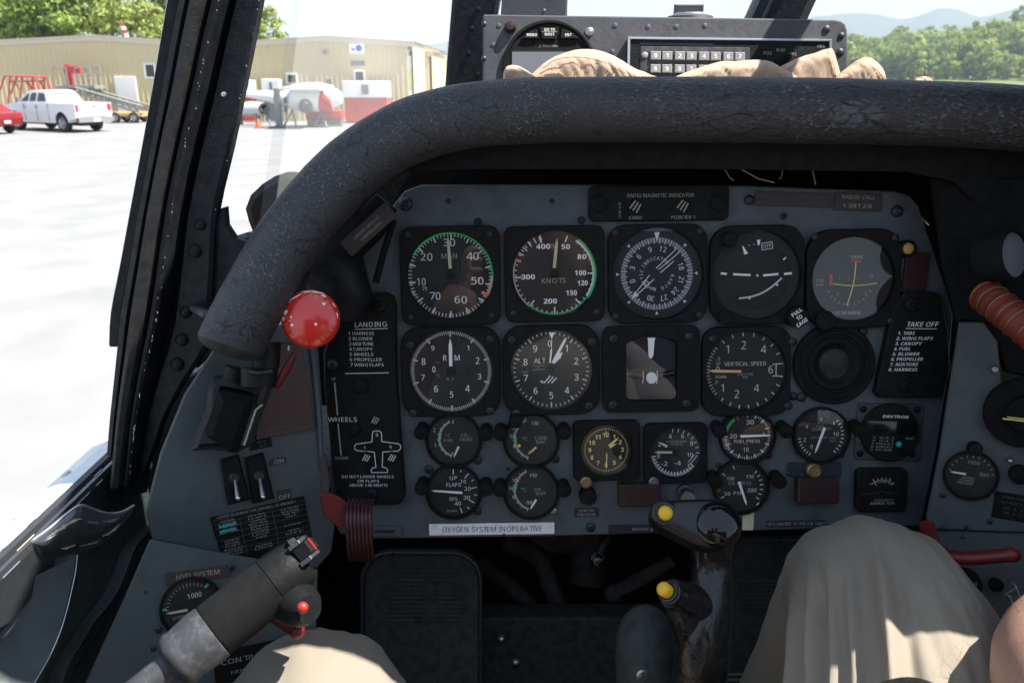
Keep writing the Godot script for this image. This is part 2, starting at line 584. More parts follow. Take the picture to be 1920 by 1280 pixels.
	var tp := mat("truck_white", lin(0.75, 0.76, 0.78), 0.25)
	tp.clearcoat_enabled = true
	tp.clearcoat = 0.7
	mat("window_dark", lin(0.03, 0.035, 0.04), 0.05)
	mat("tyre", lin(0.02, 0.02, 0.02), 0.85)
	mat("rim", lin(0.55, 0.56, 0.58), 0.3, 0.7)
	mat("chrome", lin(0.6, 0.6, 0.62), 0.15, 1.0)
	mat("tail_red", lin(0.55, 0.02, 0.03), 0.25)
	mat("car_red", lin(0.22, 0.015, 0.02), 0.25)
	mat("lift_red", lin(0.42, 0.05, 0.05), 0.5)
	mat("lift_grey", lin(0.22, 0.24, 0.23), 0.6)
	mat("lift_orange", lin(0.52, 0.33, 0.13), 0.6)
	mat("plane_red", lin(0.50, 0.05, 0.04), 0.45)
	mat("grey_metal", lin(0.18, 0.19, 0.20), 0.5, 0.2)
	mat("cone_orange", lin(0.75, 0.12, 0.02), 0.6)
	mat("flag_blue", lin(0.03, 0.10, 0.45), 0.8)
	mat("bark", lin(0.10, 0.075, 0.055), 0.95)
	for c in [["far_leaf_0", lin(0.20, 0.27, 0.05)], ["far_leaf_1", lin(0.25, 0.29, 0.07)], ["far_leaf_2", lin(0.13, 0.20, 0.05)]]:
		var m := mat(c[0], c[1], 0.8)
		m.backlight_enabled = true
		m.backlight = Color(0.5, 0.55, 0.2)
	mat("key_grey", lin(0.26, 0.25, 0.25), 0.5)
	var k := 0
	for c in [lin(0.15, 0.22, 0.04), lin(0.12, 0.18, 0.045), lin(0.20, 0.24, 0.055), lin(0.09, 0.15, 0.045)]:
		var m := mat("leaf_%d" % k, c, 0.7)
		m.backlight_enabled = true
		m.backlight = Color(0.45, 0.5, 0.2)
		k += 1

func roll_material(tape_uv: Vector2) -> StandardMaterial3D:
	# old padded vinyl: crazed skin, dust in the creases, long dark splits, one scrap of old tape
	var w := 2048
	var h := 512
	var cells := FastNoiseLite.new()
	cells.seed = 5
	cells.noise_type = FastNoiseLite.TYPE_CELLULAR
	cells.cellular_return_type = FastNoiseLite.RETURN_DISTANCE2_SUB
	cells.frequency = 0.022
	cells.domain_warp_enabled = true
	cells.domain_warp_amplitude = 22.0
	cells.domain_warp_frequency = 0.03
	cells.fractal_type = FastNoiseLite.FRACTAL_NONE
	var a := cells.get_seamless_image(w, h)
	cells.frequency = 0.05
	cells.seed = 6
	var b := cells.get_seamless_image(w, h)
	var soft := FastNoiseLite.new()
	soft.seed = 7
	soft.frequency = 0.006
	soft.fractal_octaves = 3
	var s := soft.get_seamless_image(w, h)
	soft.seed = 8
	soft.frequency = 0.16
	soft.fractal_octaves = 2
	var g := soft.get_seamless_image(w, h)
	cells.frequency = 0.055
	cells.seed = 9
	cells.domain_warp_amplitude = 30.0
	var hair := cells.get_seamless_image(w, h / 4)
	hair.resize(w, h, Image.INTERPOLATE_BILINEAR)
	var dh := hair.get_data()
	var da := a.get_data()
	var db := b.get_data()
	var ds := s.get_data()
	var dg := g.get_data()
	var col := PackedByteArray()
	var hgt := PackedByteArray()
	col.resize(w * h * 3)
	hgt.resize(w * h)
	for y in h:
		for x in w:
			var i := y * w + x
			var ea := da[i] / 255.0
			var eb := db[i] / 255.0
			var p := ds[i] / 255.0
			var gr := dg[i] / 255.0
			var split := clampf(1.0 - ea * 16.0, 0.0, 1.0) * clampf((p - 0.45) * 5.0, 0.0, 1.0)
			var craze := clampf(1.0 - eb * 7.0, 0.0, 1.0)
			var dusty := craze * clampf((0.62 - p) * 3.0, 0.0, 1.0) * clampf((gr - 0.42) * 6.0, 0.0, 1.0)
			var eh := dh[i] / 255.0
			var lines := clampf(1.0 - eh * 9.0, 0.0, 1.0) * clampf((0.66 - p) * 4.0, 0.0, 1.0) * clampf((gr - 0.36) * 5.0, 0.0, 1.0)
			var t := 0.205 + lines * 0.10 + (gr - 0.5) * 0.10 + (p - 0.5) * 0.07 + dusty * 0.24 - split * 0.17 - craze * 0.05
			if gr > 0.80:
				t += (gr - 0.80) * 0.9
			var du := (float(x) / w - tape_uv.x) * 1.45
			var dv := float(y) / h - tape_uv.y
			dv -= roundf(dv)
			var scrap := absf(du) < 0.018 and absf(dv) < 0.07 and eb > 0.13 and absf(du) * 30.0 + absf(dv) * 7.0 < 0.62 + (gr - 0.5) * 0.8 + (eb - 0.4) * 0.8
			if scrap:
				t = 0.31 + (gr - 0.5) * 0.14
			var q := int(clampf(t, 0.06, 0.6) * 255.0)
			col[i * 3] = q
			col[i * 3 + 1] = q
			col[i * 3 + 2] = mini(255, int(q * 1.06))
			hgt[i] = int(clampf(0.75 + (gr - 0.5) * 0.35 - craze * 0.35 - lines * 0.45 - split * 0.6 + (0.15 if scrap else 0.0), 0.0, 1.0) * 255.0)
	var m := mat("roll", Color.WHITE, 0.55)
	m.albedo_texture = ImageTexture.create_from_image(Image.create_from_data(w, h, false, Image.FORMAT_RGB8, col))
	m.heightmap_enabled = true
	m.heightmap_texture = ImageTexture.create_from_image(Image.create_from_data(w, h, false, Image.FORMAT_L8, hgt))
	m.heightmap_scale = 0.09
	return m

# ---------------------------------------------------------------- the scene
var PANEL: Plane_
var BOW: Plane_
var LSIDE: Plane_
var LCONS: Plane_
var RSIDE: Plane_
const TILT := 0.017

func _ready() -> void:
	rng.seed = 4242
	font_plain = SystemFont.new()
	font_plain.font_names = PackedStringArray(["Droid Sans"])
	font_bold = SystemFont.new()
	font_bold.font_names = PackedStringArray(["Droid Sans"])
	font_bold.font_weight = 700
	# camera
	var cam := Camera3D.new()
	cam.name = "camera"
	cam.transform = Transform3D(cam_basis, EYE)
	cam.fov = rad_to_deg(2.0 * atan(640.0 / F))
	cam.near = 0.02
	cam.far = 9000.0
	var lens := CameraAttributesPhysical.new()
	lens.frustum_focal_length = 29.0
	lens.exposure_aperture = 16.0
	lens.frustum_focus_distance = 0.68
	lens.frustum_near = 0.02
	lens.frustum_far = 9000.0
	add_child(cam)
	cam.attributes = lens
	cam.fov = rad_to_deg(2.0 * atan(640.0 / F))
	cam.current = true
	# sky, exposure, air
	var env := Environment.new()
	env.background_mode = Environment.BG_SKY
	var sky := Sky.new()
	var sm := ProceduralSkyMaterial.new()
	sm.sky_top_color = Color(0.435, 0.485, 0.555)
	sm.sky_horizon_color = Color(0.60, 0.635, 0.655)
	sm.sky_curve = 0.12
	sm.ground_bottom_color = Color(0.35, 0.36, 0.36)
	sm.ground_horizon_color = Color(0.58, 0.61, 0.62)
	sm.sky_energy_multiplier = 1.2
	sky.sky_material = sm
	env.sky = sky
	env.background_energy_multiplier = 1.0
	env.tonemap_mode = Environment.TONE_MAPPER_LINEAR
	env.tonemap_exposure = 2.75
	env.fog_enabled = true
	env.fog_density = 0.0002
	env.fog_light_color = Color(0.86, 0.91, 0.97)
	env.sdfgi_enabled = true
	env.ssao_enabled = true
	env.ssil_enabled = true
	var we := WorldEnvironment.new()
	we.name = "environment"
	we.environment = env
	add_child(we)
	# sun: high on the starboard side, almost abeam
	var sun := DirectionalLight3D.new()
	sun.name = "sun"
	sun.light_energy = 1.6
	sun.light_color = Color(1.0, 0.98, 0.945)
	sun.light_angular_distance = 0.53
	sun.shadow_enabled = true
	var towards := Vector3(0.50, 0.85, 0.05).normalized()
	sun.transform = Transform3D(Basis.looking_at(-towards, Vector3.FORWARD), Vector3(0, 30, 0))
	add_child(sun)

	materials()
	PANEL = Plane_.new(dep(1200, 700, 0.70), Vector3(0, sin(0.21), cos(0.21)))
	BOW = Plane_.new(EYE + Vector3(0, 0, -0.60), Vector3(0, 0, 1))
	LSIDE = Plane_.new(dep(450, 880, 0.645), Vector3(0.42, 0.20, 0.88))
	LCONS = Plane_.new(dep(360, 1135, 0.60), Vector3(0.34, 0.36, 0.87))
	RSIDE = Plane_.new(dep(1830, 890, 0.655), Vector3(-0.32, 0.20, 0.92))
	terrain()
	hangars()
	woods()
	cockpit_shell()
	windshield()
	glareshield()
	main_panel()
	big_gauges()
	small_gauges()
	panel_fittings()
	left_side()
	right_side()
	controls()
	gps_unit()
	khaki_cap()
	pilot()
	vehicles()
	apron_clutter()

# ---------------------------------------------------------------- outside
func sheet(nm: String, m: Material, pts: Array, y: float) -> MeshInstance3D:
	var mb := MB.new()
	var poly := PackedVector2Array()
	for p in pts:
		poly.push_back(Vector2(p[0], -p[1]))
	mb.xf = Transform3D(Basis(Vector3.RIGHT, -PI / 2), Vector3(0, y, 0))
	mb.flat(poly, 0.0)
	return setting(mb, nm, m)

func terrain() -> void:
	sheet("ground", M.grass, [[-6000, 3000], [6000, 3000], [6000, -6000], [-6000, -6000]], -0.012)
	sheet("apron", M.concrete, [[-160, 80], [190, 80], [190, -120], [60, -150], [-160, -150]], 0.0)
	# far ridge
	var n := FastNoiseLite.new()
	n.seed = 3
	n.frequency = 0.004
	var mb := MB.new()
	var rows := []
	for i in 161:
		var px := -600.0 + i * 20.0
		var d := ray(px, 140.0)
		d.y = 0.0
		d = d.normalized()
		var top := 50.0 if px > 1400 else lerpf(92.0, 60.0, clampf((px - 900.0) / 500.0, 0, 1))
		top += n.get_noise_1d(px * 1.6) * 14.0 - 3.0
		var hgt := (140.0 - top) / F * 4300.0
		var base := EYE + d * 4300.0
		base.y = 0.0
		rows.push_back([base - d * 900.0 + Vector3(0, -2, 0), base - d * 420.0 + Vector3(0, hgt * (0.42 + 0.12 * n.get_noise_1d(px * 5.0)), 0), base + Vector3(0, hgt, 0), base + d * 700.0 + Vector3(0, hgt * 0.5, 0), base + d * 1500.0 + Vector3(0, -2, 0)])
	mb.grid(rows)
	setting(mb, "hills", M.hill)
	# the rise under the wood beyond the field
	mb = MB.new()
	rows = []
	for i in 25:
		var px := 700.0 + i * 75.0
		var row := []
		for k in 8:
			var dist := 380.0 + k * 30.0
			var d := ray(px, 140.0)
			d.y = 0.0
			d = d.normalized()
			row.push_back(Vector3(0, -0.3 + wood_rise(px, dist), 0) + (EYE + d * dist) * Vector3(1, 0, 1))
		rows.push_back(row)
	mb.grid(rows)
	setting(mb, "wooded_rise", M.grass)

func wood_rise(px: float, dist: float) -> float:
	return maxf(0.0, dist - 400.0) / 180.0 * lerpf(6.0, 36.0, clampf((px - 1500.0) / 450.0, 0.0, 1.0))

func hangar(nm_label: String, pl: Plane_, xl: float, xp: float, xr: float, yl: float, yp: float, yr: float, depth: float) -> Node3D:
	var a := hit(xl, yl, pl)
	var p := hit(xp, yp, pl)
	var b := hit(xr, yr, pl)
	var o := Vector3(a.x, 0, a.z)
	var root := thing("hangar", nm_label, "building", Transform3D(Basis(), o), "hangars on the apron")
	var w := b.x - a.x
	var pk := p.x - a.x
	var top := func(x: float) -> float:
		return lerpf(a.y, p.y, x / pk) if x < pk else lerpf(p.y, b.y, (x - pk) / (w - pk))
	var mb := MB.new()
	var x := 0.0
	var prof := [[0.0, 0.0], [0.18, 0.0], [0.205, 0.022], [0.255, 0.022], [0.28, 0.0]]
	while x < w - 0.3:
		for k in 5:
			var x0: float = x + prof[k][0]
			var z0: float = prof[k][1]
			var x1: float = x + (prof[k + 1][0] if k < 4 else 0.30)
			var z1: float = prof[k + 1][1] if k < 4 else 0.0
			if k == 4 and x1 - x0 < 0.001:
				continue
			mb.quad(Vector3(x0, 0, z0), Vector3(x1, 0, z1), Vector3(x1, top.call(x1) - 0.03, z1), Vector3(x0, top.call(x0) - 0.03, z0))
		x += 0.30
	part(mb, "front_wall", M.siding, root)
	mb = MB.new()
	mb.quad(Vector3(0, 0, -depth), Vector3(0, 0, -0.02), Vector3(0, a.y, -0.02), Vector3(0, a.y, -depth))
	part(mb, "side_wall", M.siding, root)
	mb = MB.new()
	mb.quad(Vector3(w, 0, -0.02), Vector3(w, 0, -depth), Vector3(w, b.y, -depth), Vector3(w, b.y, -0.02))
	part(mb, "side_wall", M.siding, root)
	for s in 2:
		mb = MB.new()
		var e0 := Vector3(-0.12, a.y - 0.01, 0) if s == 0 else Vector3(pk, p.y, 0)
		var e1 := Vector3(pk, p.y, 0) if s == 0 else Vector3(w + 0.12, b.y - 0.01, 0)
		var up := Vector3(0, 0.06, 0)
		var f := Vector3(0, 0, 0.14)
		var bk := Vector3(0, 0, -depth)
		mb.quad(e0 + f + up, e1 + f + up, e1 + bk + up, e0 + bk + up)
		mb.quad(e0 + bk, e1 + bk, e1 + f, e0 + f)
		mb.quad(e0 + f, e1 + f, e1 + f + up, e0 + f + up)
		part(mb, "roof", M.roof, root)
		mb = MB.new()
		var dn := Vector3(0, -0.26, 0)
		var g := Vector3(0, 0, 0.06)
		mb.quad(e0 + dn + g, e1 + dn + g, e1 + g - Vector3(0, 0.002, 0), e0 + g - Vector3(0, 0.002, 0))
		part(mb, "rake_trim", M.trim, root)
	return root

func wall_box(root: Node3D, nm: String, pl: Plane_, r: Array, m: Material, out: float) -> MeshInstance3D:
	var a := hit(r[0], r[3], pl) - root.position
	var b := hit(r[2], r[1], pl) - root.position
	var mb := MB.new()
	mb.box(Vector3(a.x, a.y, 0.0), Vector3(b.x, b.y, out), 0.01)
	return part(mb, nm, m, root)

var WALL: Plane_
func hangars() -> void:
	WALL = Plane_.new(ground(250, 227), Vector3(0, 0, 1))
	var h := hangar("cream metal hangar with low gable behind the white pickup", WALL, -90, 178, 418, 81, 67, 84, 26.0)
	var d := wall_box(h, "door", WALL, [225, 143, 253, 228], M.white_paint, 0.07)
	var mb := MB.new()
	mb.ball(Vector3(0, 0, 0), Vector3(0.05, 0.05, 0.05), 6, 8)
	var q := hit(250, 190, WALL) - h.position
	var kn := part(mb, "door_knob", M.grey_metal, d)
	kn.position = q + Vector3(0, 0, 0.1)
	var w := wall_box(h, "window", WALL, [272, 118, 290, 147], M.white_paint, 0.06)
	var pn := wall_box(h, "pane", WALL, [275, 121, 288, 144], M.window_dark, 0.065)
	pn.reparent(w)
	var h2 := hangar("cream metal hangar with a white and blue sign under its gable", WALL, 446, 612, 773, 79, 68, 79, 26.0)
	var sg := wall_box(h2, "sign", WALL, [655, 81, 683, 101], M.white_paint, 0.07)
	mb = MB.new()
	mb.flat(circle(0.18, 16, Vector2(0.12, 0.02)), 0.0)
	mb.box(Vector3(-0.32, -0.1, -0.003), Vector3(-0.12, 0.0, 0.002))
	var em := part(mb, "sign_emblem", M.flag_blue, sg)
	em.position = hit(669, 91, WALL) - h2.position + Vector3(0, 0, 0.076)
	wall_box(h2, "vent", WALL, [658, 114, 683, 123], M.grey_metal, 0.06)
	w = wall_box(h2, "window", WALL, [664, 131, 684, 155], M.white_paint, 0.06)
	pn = wall_box(h2, "pane", WALL, [667, 134, 681, 152], M.window_dark, 0.065)
	pn.reparent(w)
	w = wall_box(h2, "window", WALL, [537, 137, 557, 157], M.white_paint, 0.06)
	pn = wall_box(h2, "pane", WALL, [540, 140, 554, 155], M.window_dark, 0.065)
	pn.reparent(w)
	wall_box(h2, "wall_lamp", WALL, [607, 93, 614, 101], M.grey_metal, 0.3)
	wall_box(h2, "electric_box", WALL, [613, 148, 622, 165], M.grey_metal, 0.15)
	var pl2 := Plane_.new(WALL.p + Vector3(0, 0, -7), Vector3(0, 0, 1))
	hangar("small cream lean-to shed beside the hangar corner", pl2, 770, 792, 809, 97, 95, 99, 12.0)

# ---- trees
func crown_mesh(sd: int, rad: Vector3, clumps: int, leaves: int, size: float, spread: float, pine := false) -> Array:
	var r := RandomNumberGenerator.new()
	r.seed = sd
	var mb := MB.new()
	var centres := []
	for k in clumps:
		var p := Vector3(r.randfn(), r.randfn(), r.randfn()).normalized() * pow(r.randf(), 0.4)
		if pine:
			p.x *= clampf(1.1 - (p.y + 1.0) * 0.5, 0.12, 1.0)
			p.z *= clampf(1.1 - (p.y + 1.0) * 0.5, 0.12, 1.0)
		centres.push_back(p * rad)
	for c in centres:
		var cs := spread * r.randf_range(0.6, 1.25)
		for k in leaves:
			var o := Vector3(r.randfn(), r.randfn() * 0.62, r.randfn()) * cs * 0.55
			var p: Vector3 = c + o
			var nn := (o.normalized() + Vector3(r.randfn(), r.randfn(), r.randfn()) * 0.55 + Vector3(0, 0.35, 0)).normalized()
			var t := nn.cross(Vector3(r.randfn(), r.randfn(), r.randfn())).normalized()
			var s := nn.cross(t)
			var z := size * r.randf_range(0.6, 1.3)
			var i := mb.add(p - t * z, nn)
			mb.add(p - s * z * 0.45, nn)
			mb.add(p + t * z, nn)
			mb.add(p + s * z * 0.45, nn)
			mb.face(i, i + 1, i + 2)
			mb.face(i, i + 2, i + 3)
	return [mb.mesh(), centres]

func tree(nm: String, label: String, group: String, crown: Array, lift: float, trunk_r: float, leaf: Material) -> Node3D:
	var root := thing(nm, label, "tree", Transform3D(), group)
	var mb := MB.new()
	mb.tube([Vector3(0, -0.3, 0), Vector3(0.05, lift * 0.4, 0.03), Vector3(-0.04, lift * 0.9, 0), Vector3(0.0, lift * 1.25, 0)], [trunk_r * 1.2, trunk_r, trunk_r * 0.75, trunk_r * 0.3], 7)
	var k := 0
	for c in crown[1]:
		k += 1
		if k % 2 == 0:
			var e: Vector3 = c + Vector3(0, lift, 0)
			var s := Vector3(0, clampf(e.y - 1.5, lift * 0.35, lift * 1.1), 0)
			mb.tube([s, s.lerp(e, 0.5) + Vector3(0, -0.15, 0), e], [trunk_r * 0.32, trunk_r * 0.2, 0.02], 4, false, false)
	part(mb, "trunk", M.bark, root)
	part_mesh(crown[0], "crown", leaf, root, Transform3D(Basis(), Vector3(0, lift, 0)))
	return root

func woods() -> void:
	var r := RandomNumberGenerator.new()
	r.seed = 99
	var zb := WALL.p.z
	# tall trees behind the hangar
	var kinds := [
		[crown_mesh(1, Vector3(3.2, 4.6, 3.0), 46, 85, 0.30, 1.1), 8.0, 0.22, M.leaf_0, "broad_tree", "bright green leafy tree rising behind the hangar roof"],
		[crown_mesh(2, Vector3(2.0, 5.6, 2.0), 42, 85, 0.26, 0.95, true), 9.0, 0.20, M.leaf_1, "tall_tree", "tall narrow dark green tree behind the hangar roof"],
		[crown_mesh(3, Vector3(2.6, 3.6, 2.6), 30, 80, 0.28, 0.9), 7.5, 0.16, M.leaf_2, "young_tree", "young yellow green tree with open crown behind the hangar"],
	]
	var spots := [[-12, 24, 0, 1.15], [40, 30, 1, 1.0], [88, 22, 0, 1.05], [128, 27, 1, 1.15], [58, 36, 2, 1.2], [192, 24, 2, 1.12], [222, 36, 2, 1.1], [284, 26, 2, 0.82], [318, 30, 1, 0.9], [-60, 28, 1, 1.1], [12, 40, 0, 1.2], [496, 30, 2, 0.83], [110, 44, 0, 1.25]]
	var made := {}
	for s in spots:
		var k: int = s[2]
		var z: float = zb - s[1] - 2.0
		var d := ray(s[0], 140.0)
		var at := EYE + d * (z / d.z)
		at.y = 0.0
		var xf := Transform3D(Basis(Vector3.UP, r.randf() * TAU).scaled(Vector3.ONE * s[3]), at)
		if not made.has(k):
			made[k] = tree(kinds[k][4], kinds[k][5], "trees behind the hangars", kinds[k][0], kinds[k][1], kinds[k][2], kinds[k][3])
			made[k].transform = xf
		else:
			copy(made[k], xf)
	# the wood beyond the field
	var far := [
		[crown_mesh(11, Vector3(4.4, 6.2, 4.4), 40, 46, 0.75, 1.6), 6.6, M.far_leaf_0, "wood_tree", "bright green round crowned tree in the wood beyond the field"],
		[crown_mesh(12, Vector3(3.6, 7.2, 3.6), 40, 46, 0.7, 1.5), 7.4, M.far_leaf_1, "pale_wood_tree", "pale green tall crowned tree in the wood beyond the field"],
		[crown_mesh(13, Vector3(3.8, 6.4, 3.8), 38, 46, 0.7, 1.5), 6.6, M.far_leaf_2, "dark_wood_tree", "dark green full crowned tree in the wood beyond the field"],
	]
	made = {}
	for row in 5:
		for i in 22:
			var px := 1545.0 + i * 19.5 + r.randf_range(-9, 9)
			if row == 4 and i % 2 == 1:
				continue
			var dist := 404.0 + row * 24.0 + r.randf_range(-7, 7)
			var d := ray(px, 140.0)
			d.y = 0.0
			var at := EYE + d.normalized() * dist
			at.y = wood_rise(px, dist) - 0.4
			var k := r.randi() % 3
			var sc := r.randf_range(0.85, 1.25) * (0.62 if row == 0 and r.randf() < 0.4 else 1.0)
			var xf := Transform3D(Basis(Vector3.UP, r.randf() * TAU).scaled(Vector3(sc, sc * r.randf_range(0.9, 1.15), sc)), at)
			if not made.has(k):
				made[k] = tree(far[k][3], far[k][4], "trees of the wood beyond the field", far[k][0], far[k][1], 0.25, far[k][2])
				made[k].transform = xf
			else:
				copy(made[k], xf)
	# low wood seen between the shed and the windscreen pillar
	for i in 4:
		var d := ray(812.0 + i * 16.0, 140.0)
		d.y = 0.0
		var at := EYE + d.normalized() * (150.0 + i * 9.0)
		at.y = -2.5
		copy(made[i % 3], Transform3D(Basis(Vector3.UP, i * 1.3).scaled(Vector3.ONE * 0.55), at), "low leafy tree beyond the lean-to shed")

# ---- vehicles
func slab(mb: MB, poly: PackedVector2Array, half: Callable) -> void:
	# a side outline (x forward, y up) made solid, half.call(y) wide to each side
	if Geometry2D.is_polygon_clockwise(poly):
		poly = poly.duplicate()
		poly.reverse()
	var t := Geometry2D.triangulate_polygon(poly)
	for k in t.size() / 3:
		var a := poly[t[k * 3]]
		var b := poly[t[k * 3 + 1]]
		var c := poly[t[k * 3 + 2]]
		if (b - a).cross(c - a) < 0.0:
			var q := b
			b = c
			c = q
		mb.tri(Vector3(a.x, a.y, half.call(a.y)), Vector3(b.x, b.y, half.call(b.y)), Vector3(c.x, c.y, half.call(c.y)))
		mb.tri(Vector3(a.x, a.y, -half.call(a.y)), Vector3(c.x, c.y, -half.call(c.y)), Vector3(b.x, b.y, -half.call(b.y)))
	for i in poly.size():
		var a := poly[i]
		var b := poly[(i + 1) % poly.size()]
		mb.quad(Vector3(a.x, a.y, -half.call(a.y)), Vector3(b.x, b.y, -half.call(b.y)), Vector3(b.x, b.y, half.call(b.y)), Vector3(a.x, a.y, half.call(a.y)))
func pv(a: Array) -> PackedVector2Array:
	var out := PackedVector2Array()
	for p in a:
		out.push_back(Vector2(p[0], p[1]))
	return out
func arch(cx: float, r: float, y: float) -> Array:
	var out := []
	for i in 9:
		var a := PI * (1.0 - i / 8.0)
		out.push_back([cx - cos(a) * -r, y + sin(a) * r])
	return out
func wheel(parent: Node3D, x: float, y: float, z: float, r: float, w: float) -> void:
	var xf := Transform3D(Basis(Vector3.RIGHT, PI if z < 0 else 0.0), Vector3(x, y, z))
	var mb := MB.new()
	mb.lathe([Vector2(r * 0.6, -w), Vector2(r * 0.93, -w), Vector2(r, -w * 0.8), Vector2(r, -w * 0.2), Vector2(r * 0.93, 0), Vector2(r * 0.64, 0), Vector2(r * 0.62, -0.03)], 24)
	var t := part(mb, "wheel", M.tyre, parent)
	t.transform = xf
	mb = MB.new()
	mb.lathe([Vector2(r * 0.64, -0.03), Vector2(r * 0.6, 0.0), Vector2(r * 0.52, -0.04), Vector2(r * 0.2, -0.03), Vector2(r * 0.16, 0.01), Vector2(0, 0.01)], 20)
	part(mb, "rim", M.rim, t)
	mb = MB.new()
	for i in 6:
		mb.xf = Transform3D(Basis(Vector3.BACK, TAU * i / 6.0), Vector3.ZERO)
		mb.box(Vector3(r * 0.2, -r * 0.09, -0.035), Vector3(r * 0.56, r * 0.09, -0.012))
	part(mb, "spokes", M.grey_metal, t)
func glass_on(parent: Node3D, poly: Array, half: Callable, side: int, nm := "window") -> void:
	var mb := MB.new()
	var p := pv(poly)
	if Geometry2D.is_polygon_clockwise(p):
		p.reverse()
	var t := Geometry2D.triangulate_polygon(p)
	for k in t.size() / 3:
		var q := []
		for j in 3:
			var c := p[t[k * 3 + j]]
			q.push_back(Vector3(c.x, c.y, side * (half.call(c.y) + 0.012)))
		if side > 0:
			mb.tri(q[0], q[1], q[2])
		else:
			mb.tri(q[0], q[2], q[1])
	part(mb, nm, M.window_dark, parent)

func vehicles() -> void:
	var yaw := deg_to_rad(29)
	var f := Vector3(-cos(yaw), 0, -sin(yaw))
	var b := Basis(f, Vector3.UP, f.cross(Vector3.UP))
	var rear_wheel := ground(120, 248)
	var o := rear_wheel - b * Vector3(-1.75, 0, -0.92)
	var t := thing("pickup_truck", "white crew cab pickup truck parked before the cream hangar", "truck", Transform3D(b, o))
	var lower := [[-2.86, 0.62], [-2.92, 0.98], [-2.90, 1.0], [-0.87, 1.0], [-0.86, 1.35], [-0.82, 1.34], [1.30, 1.32], [2.45, 1.26], [2.80, 1.12], [2.90, 0.80], [2.86, 0.52], [2.42, 0.50]]
	var ar := arch(1.92, 0.50, 0.46)
	ar.reverse()
	lower += ar
	lower += [[1.40, 0.42], [-1.20, 0.42]]
	ar = arch(-1.75, 0.50, 0.46)
	ar.reverse()
	lower += ar
	lower += [[-2.30, 0.56]]
	var hl := func(y: float) -> float: return 0.98 - maxf(0.0, 0.75 - y) * 0.12 - maxf(0.0, y - 1.1) * 0.12
	var mb := MB.new()
	slab(mb, pv(lower), hl)
	part(mb, "body", M.truck_white, t)
	for side in [-1, 1]:
		mb = MB.new()
		mb.box(Vector3(-2.92, 0.99, side * 0.925 - 0.045), Vector3(-0.86, 1.37, side * 0.925 + 0.045), 0.012)
		part(mb, "bed_side", M.truck_white, t)
	var cab := [[-0.84, 1.33], [-0.78, 1.52], [-0.56, 1.84], [-0.36, 1.92], [0.55, 1.93], [0.86, 1.87], [1.12, 1.72], [1.66, 1.31]]
	var hc := func(y: float) -> float: return 0.935 - maxf(0.0, y - 1.31) * 0.33
	mb = MB.new()
	slab(mb, pv(cab), hc)
	part(mb, "cab", M.truck_white, t)
	for side in [-1, 1]:
		glass_on(t, [[-0.66, 1.42], [-0.44, 1.80], [0.02, 1.82], [0.04, 1.42]], hc, side)
		glass_on(t, [[0.16, 1.42], [0.16, 1.82], [0.48, 1.82], [0.62, 1.76], [0.66, 1.42]], hc, side)
		glass_on(t, [[0.76, 1.42], [0.74, 1.80], [0.90, 1.76], [1.40, 1.42]], hc, side)
		wheel(t, -1.75, 0.42, 0.96 * side, 0.42, 0.28)
		wheel(t, 1.92, 0.42, 0.96 * side, 0.42, 0.28)
		mb = MB.new()
		mb.box(Vector3(-2.935, 0.98, side * 0.86 - 0.085), Vector3(-2.80, 1.30, side * 0.86 + 0.085), 0.02)
		part(mb, "tail_light", M.tail_red, t)
		mb = MB.new()
		mb.box(Vector3(-0.2, 0.36, side * 0.88 - 0.07), Vector3(1.3, 0.41, side * 0.88 + 0.07), 0.01)
		part(mb, "running_board", M.grey_metal, t)
		mb = MB.new()
		mb.box(Vector3(1.2, 1.38, side * 1.08 - 0.09), Vector3(1.34, 1.6, side * 1.08 + 0.09), 0.03)
		part(mb, "mirror", M.grey_metal, t)
		for dx in [0.08, 1.02]:
			mb = MB.new()
			mb.box(Vector3(dx - 0.12, 1.12, side * 0.985 - 0.015), Vector3(dx + 0.1, 1.16, side * 0.985 + 0.015), 0.005)
			part(mb, "door_handle", M.grey_metal, t)
	for side in [-1, 1]:
		for x in [-0.80, 0.10, 1.10]:
			mb = MB.new()
			mb.box(Vector3(x - 0.008, 0.5, side * 0.975 - 0.012), Vector3(x + 0.008, 1.33, side * 0.975 + 0.012))
			part(mb, "door_seam", M.grey_metal, t)
		for x in [-1.75, 1.92]:
			mb = MB.new()
			mb.xf = Transform3D(Basis(), Vector3(x, 0.46, side * 0.80))
			mb.lathe([Vector2(0.49, -0.14), Vector2(0.49, 0.14)], 20, 0.0, PI)
			part(mb, "wheel_well", M.tyre, t)
	mb = MB.new()
	mb.quad(Vector3(-0.80, 1.42, 0.66), Vector3(-0.80, 1.42, -0.66), Vector3(-0.60, 1.80, -0.60), Vector3(-0.60, 1.80, 0.60))
	part(mb, "rear_window", M.window_dark, t)
	mb = MB.new()
	mb.box(Vector3(-2.945, 0.78, -0.70), Vector3(-2.915, 1.33, 0.70), 0.008)
	var tg := part(mb, "tailgate", M.truck_white, t)
	mb = MB.new()
	mb.box(Vector3(-2.965, 1.17, -0.12), Vector3(-2.94, 1.25, 0.12), 0.005)
	part(mb, "tailgate_handle", M.grey_metal, tg)
	mb = MB.new()
	mb.box(Vector3(-3.06, 0.48, -0.95), Vector3(-2.86, 0.72, 0.95), 0.03)
	part(mb, "rear_bumper", M.chrome, t)
	mb = MB.new()
	mb.box(Vector3(-3.075, 0.52, -0.17), Vector3(-3.055, 0.66, 0.17), 0.002)
	part(mb, "licence_plate", M.white_paint, t)
	mb = MB.new()
	mb.box(Vector3(-2.6, 0.30, -0.5), Vector3(2.4, 0.5, 0.5))
	part(mb, "chassis", M.tyre, t)
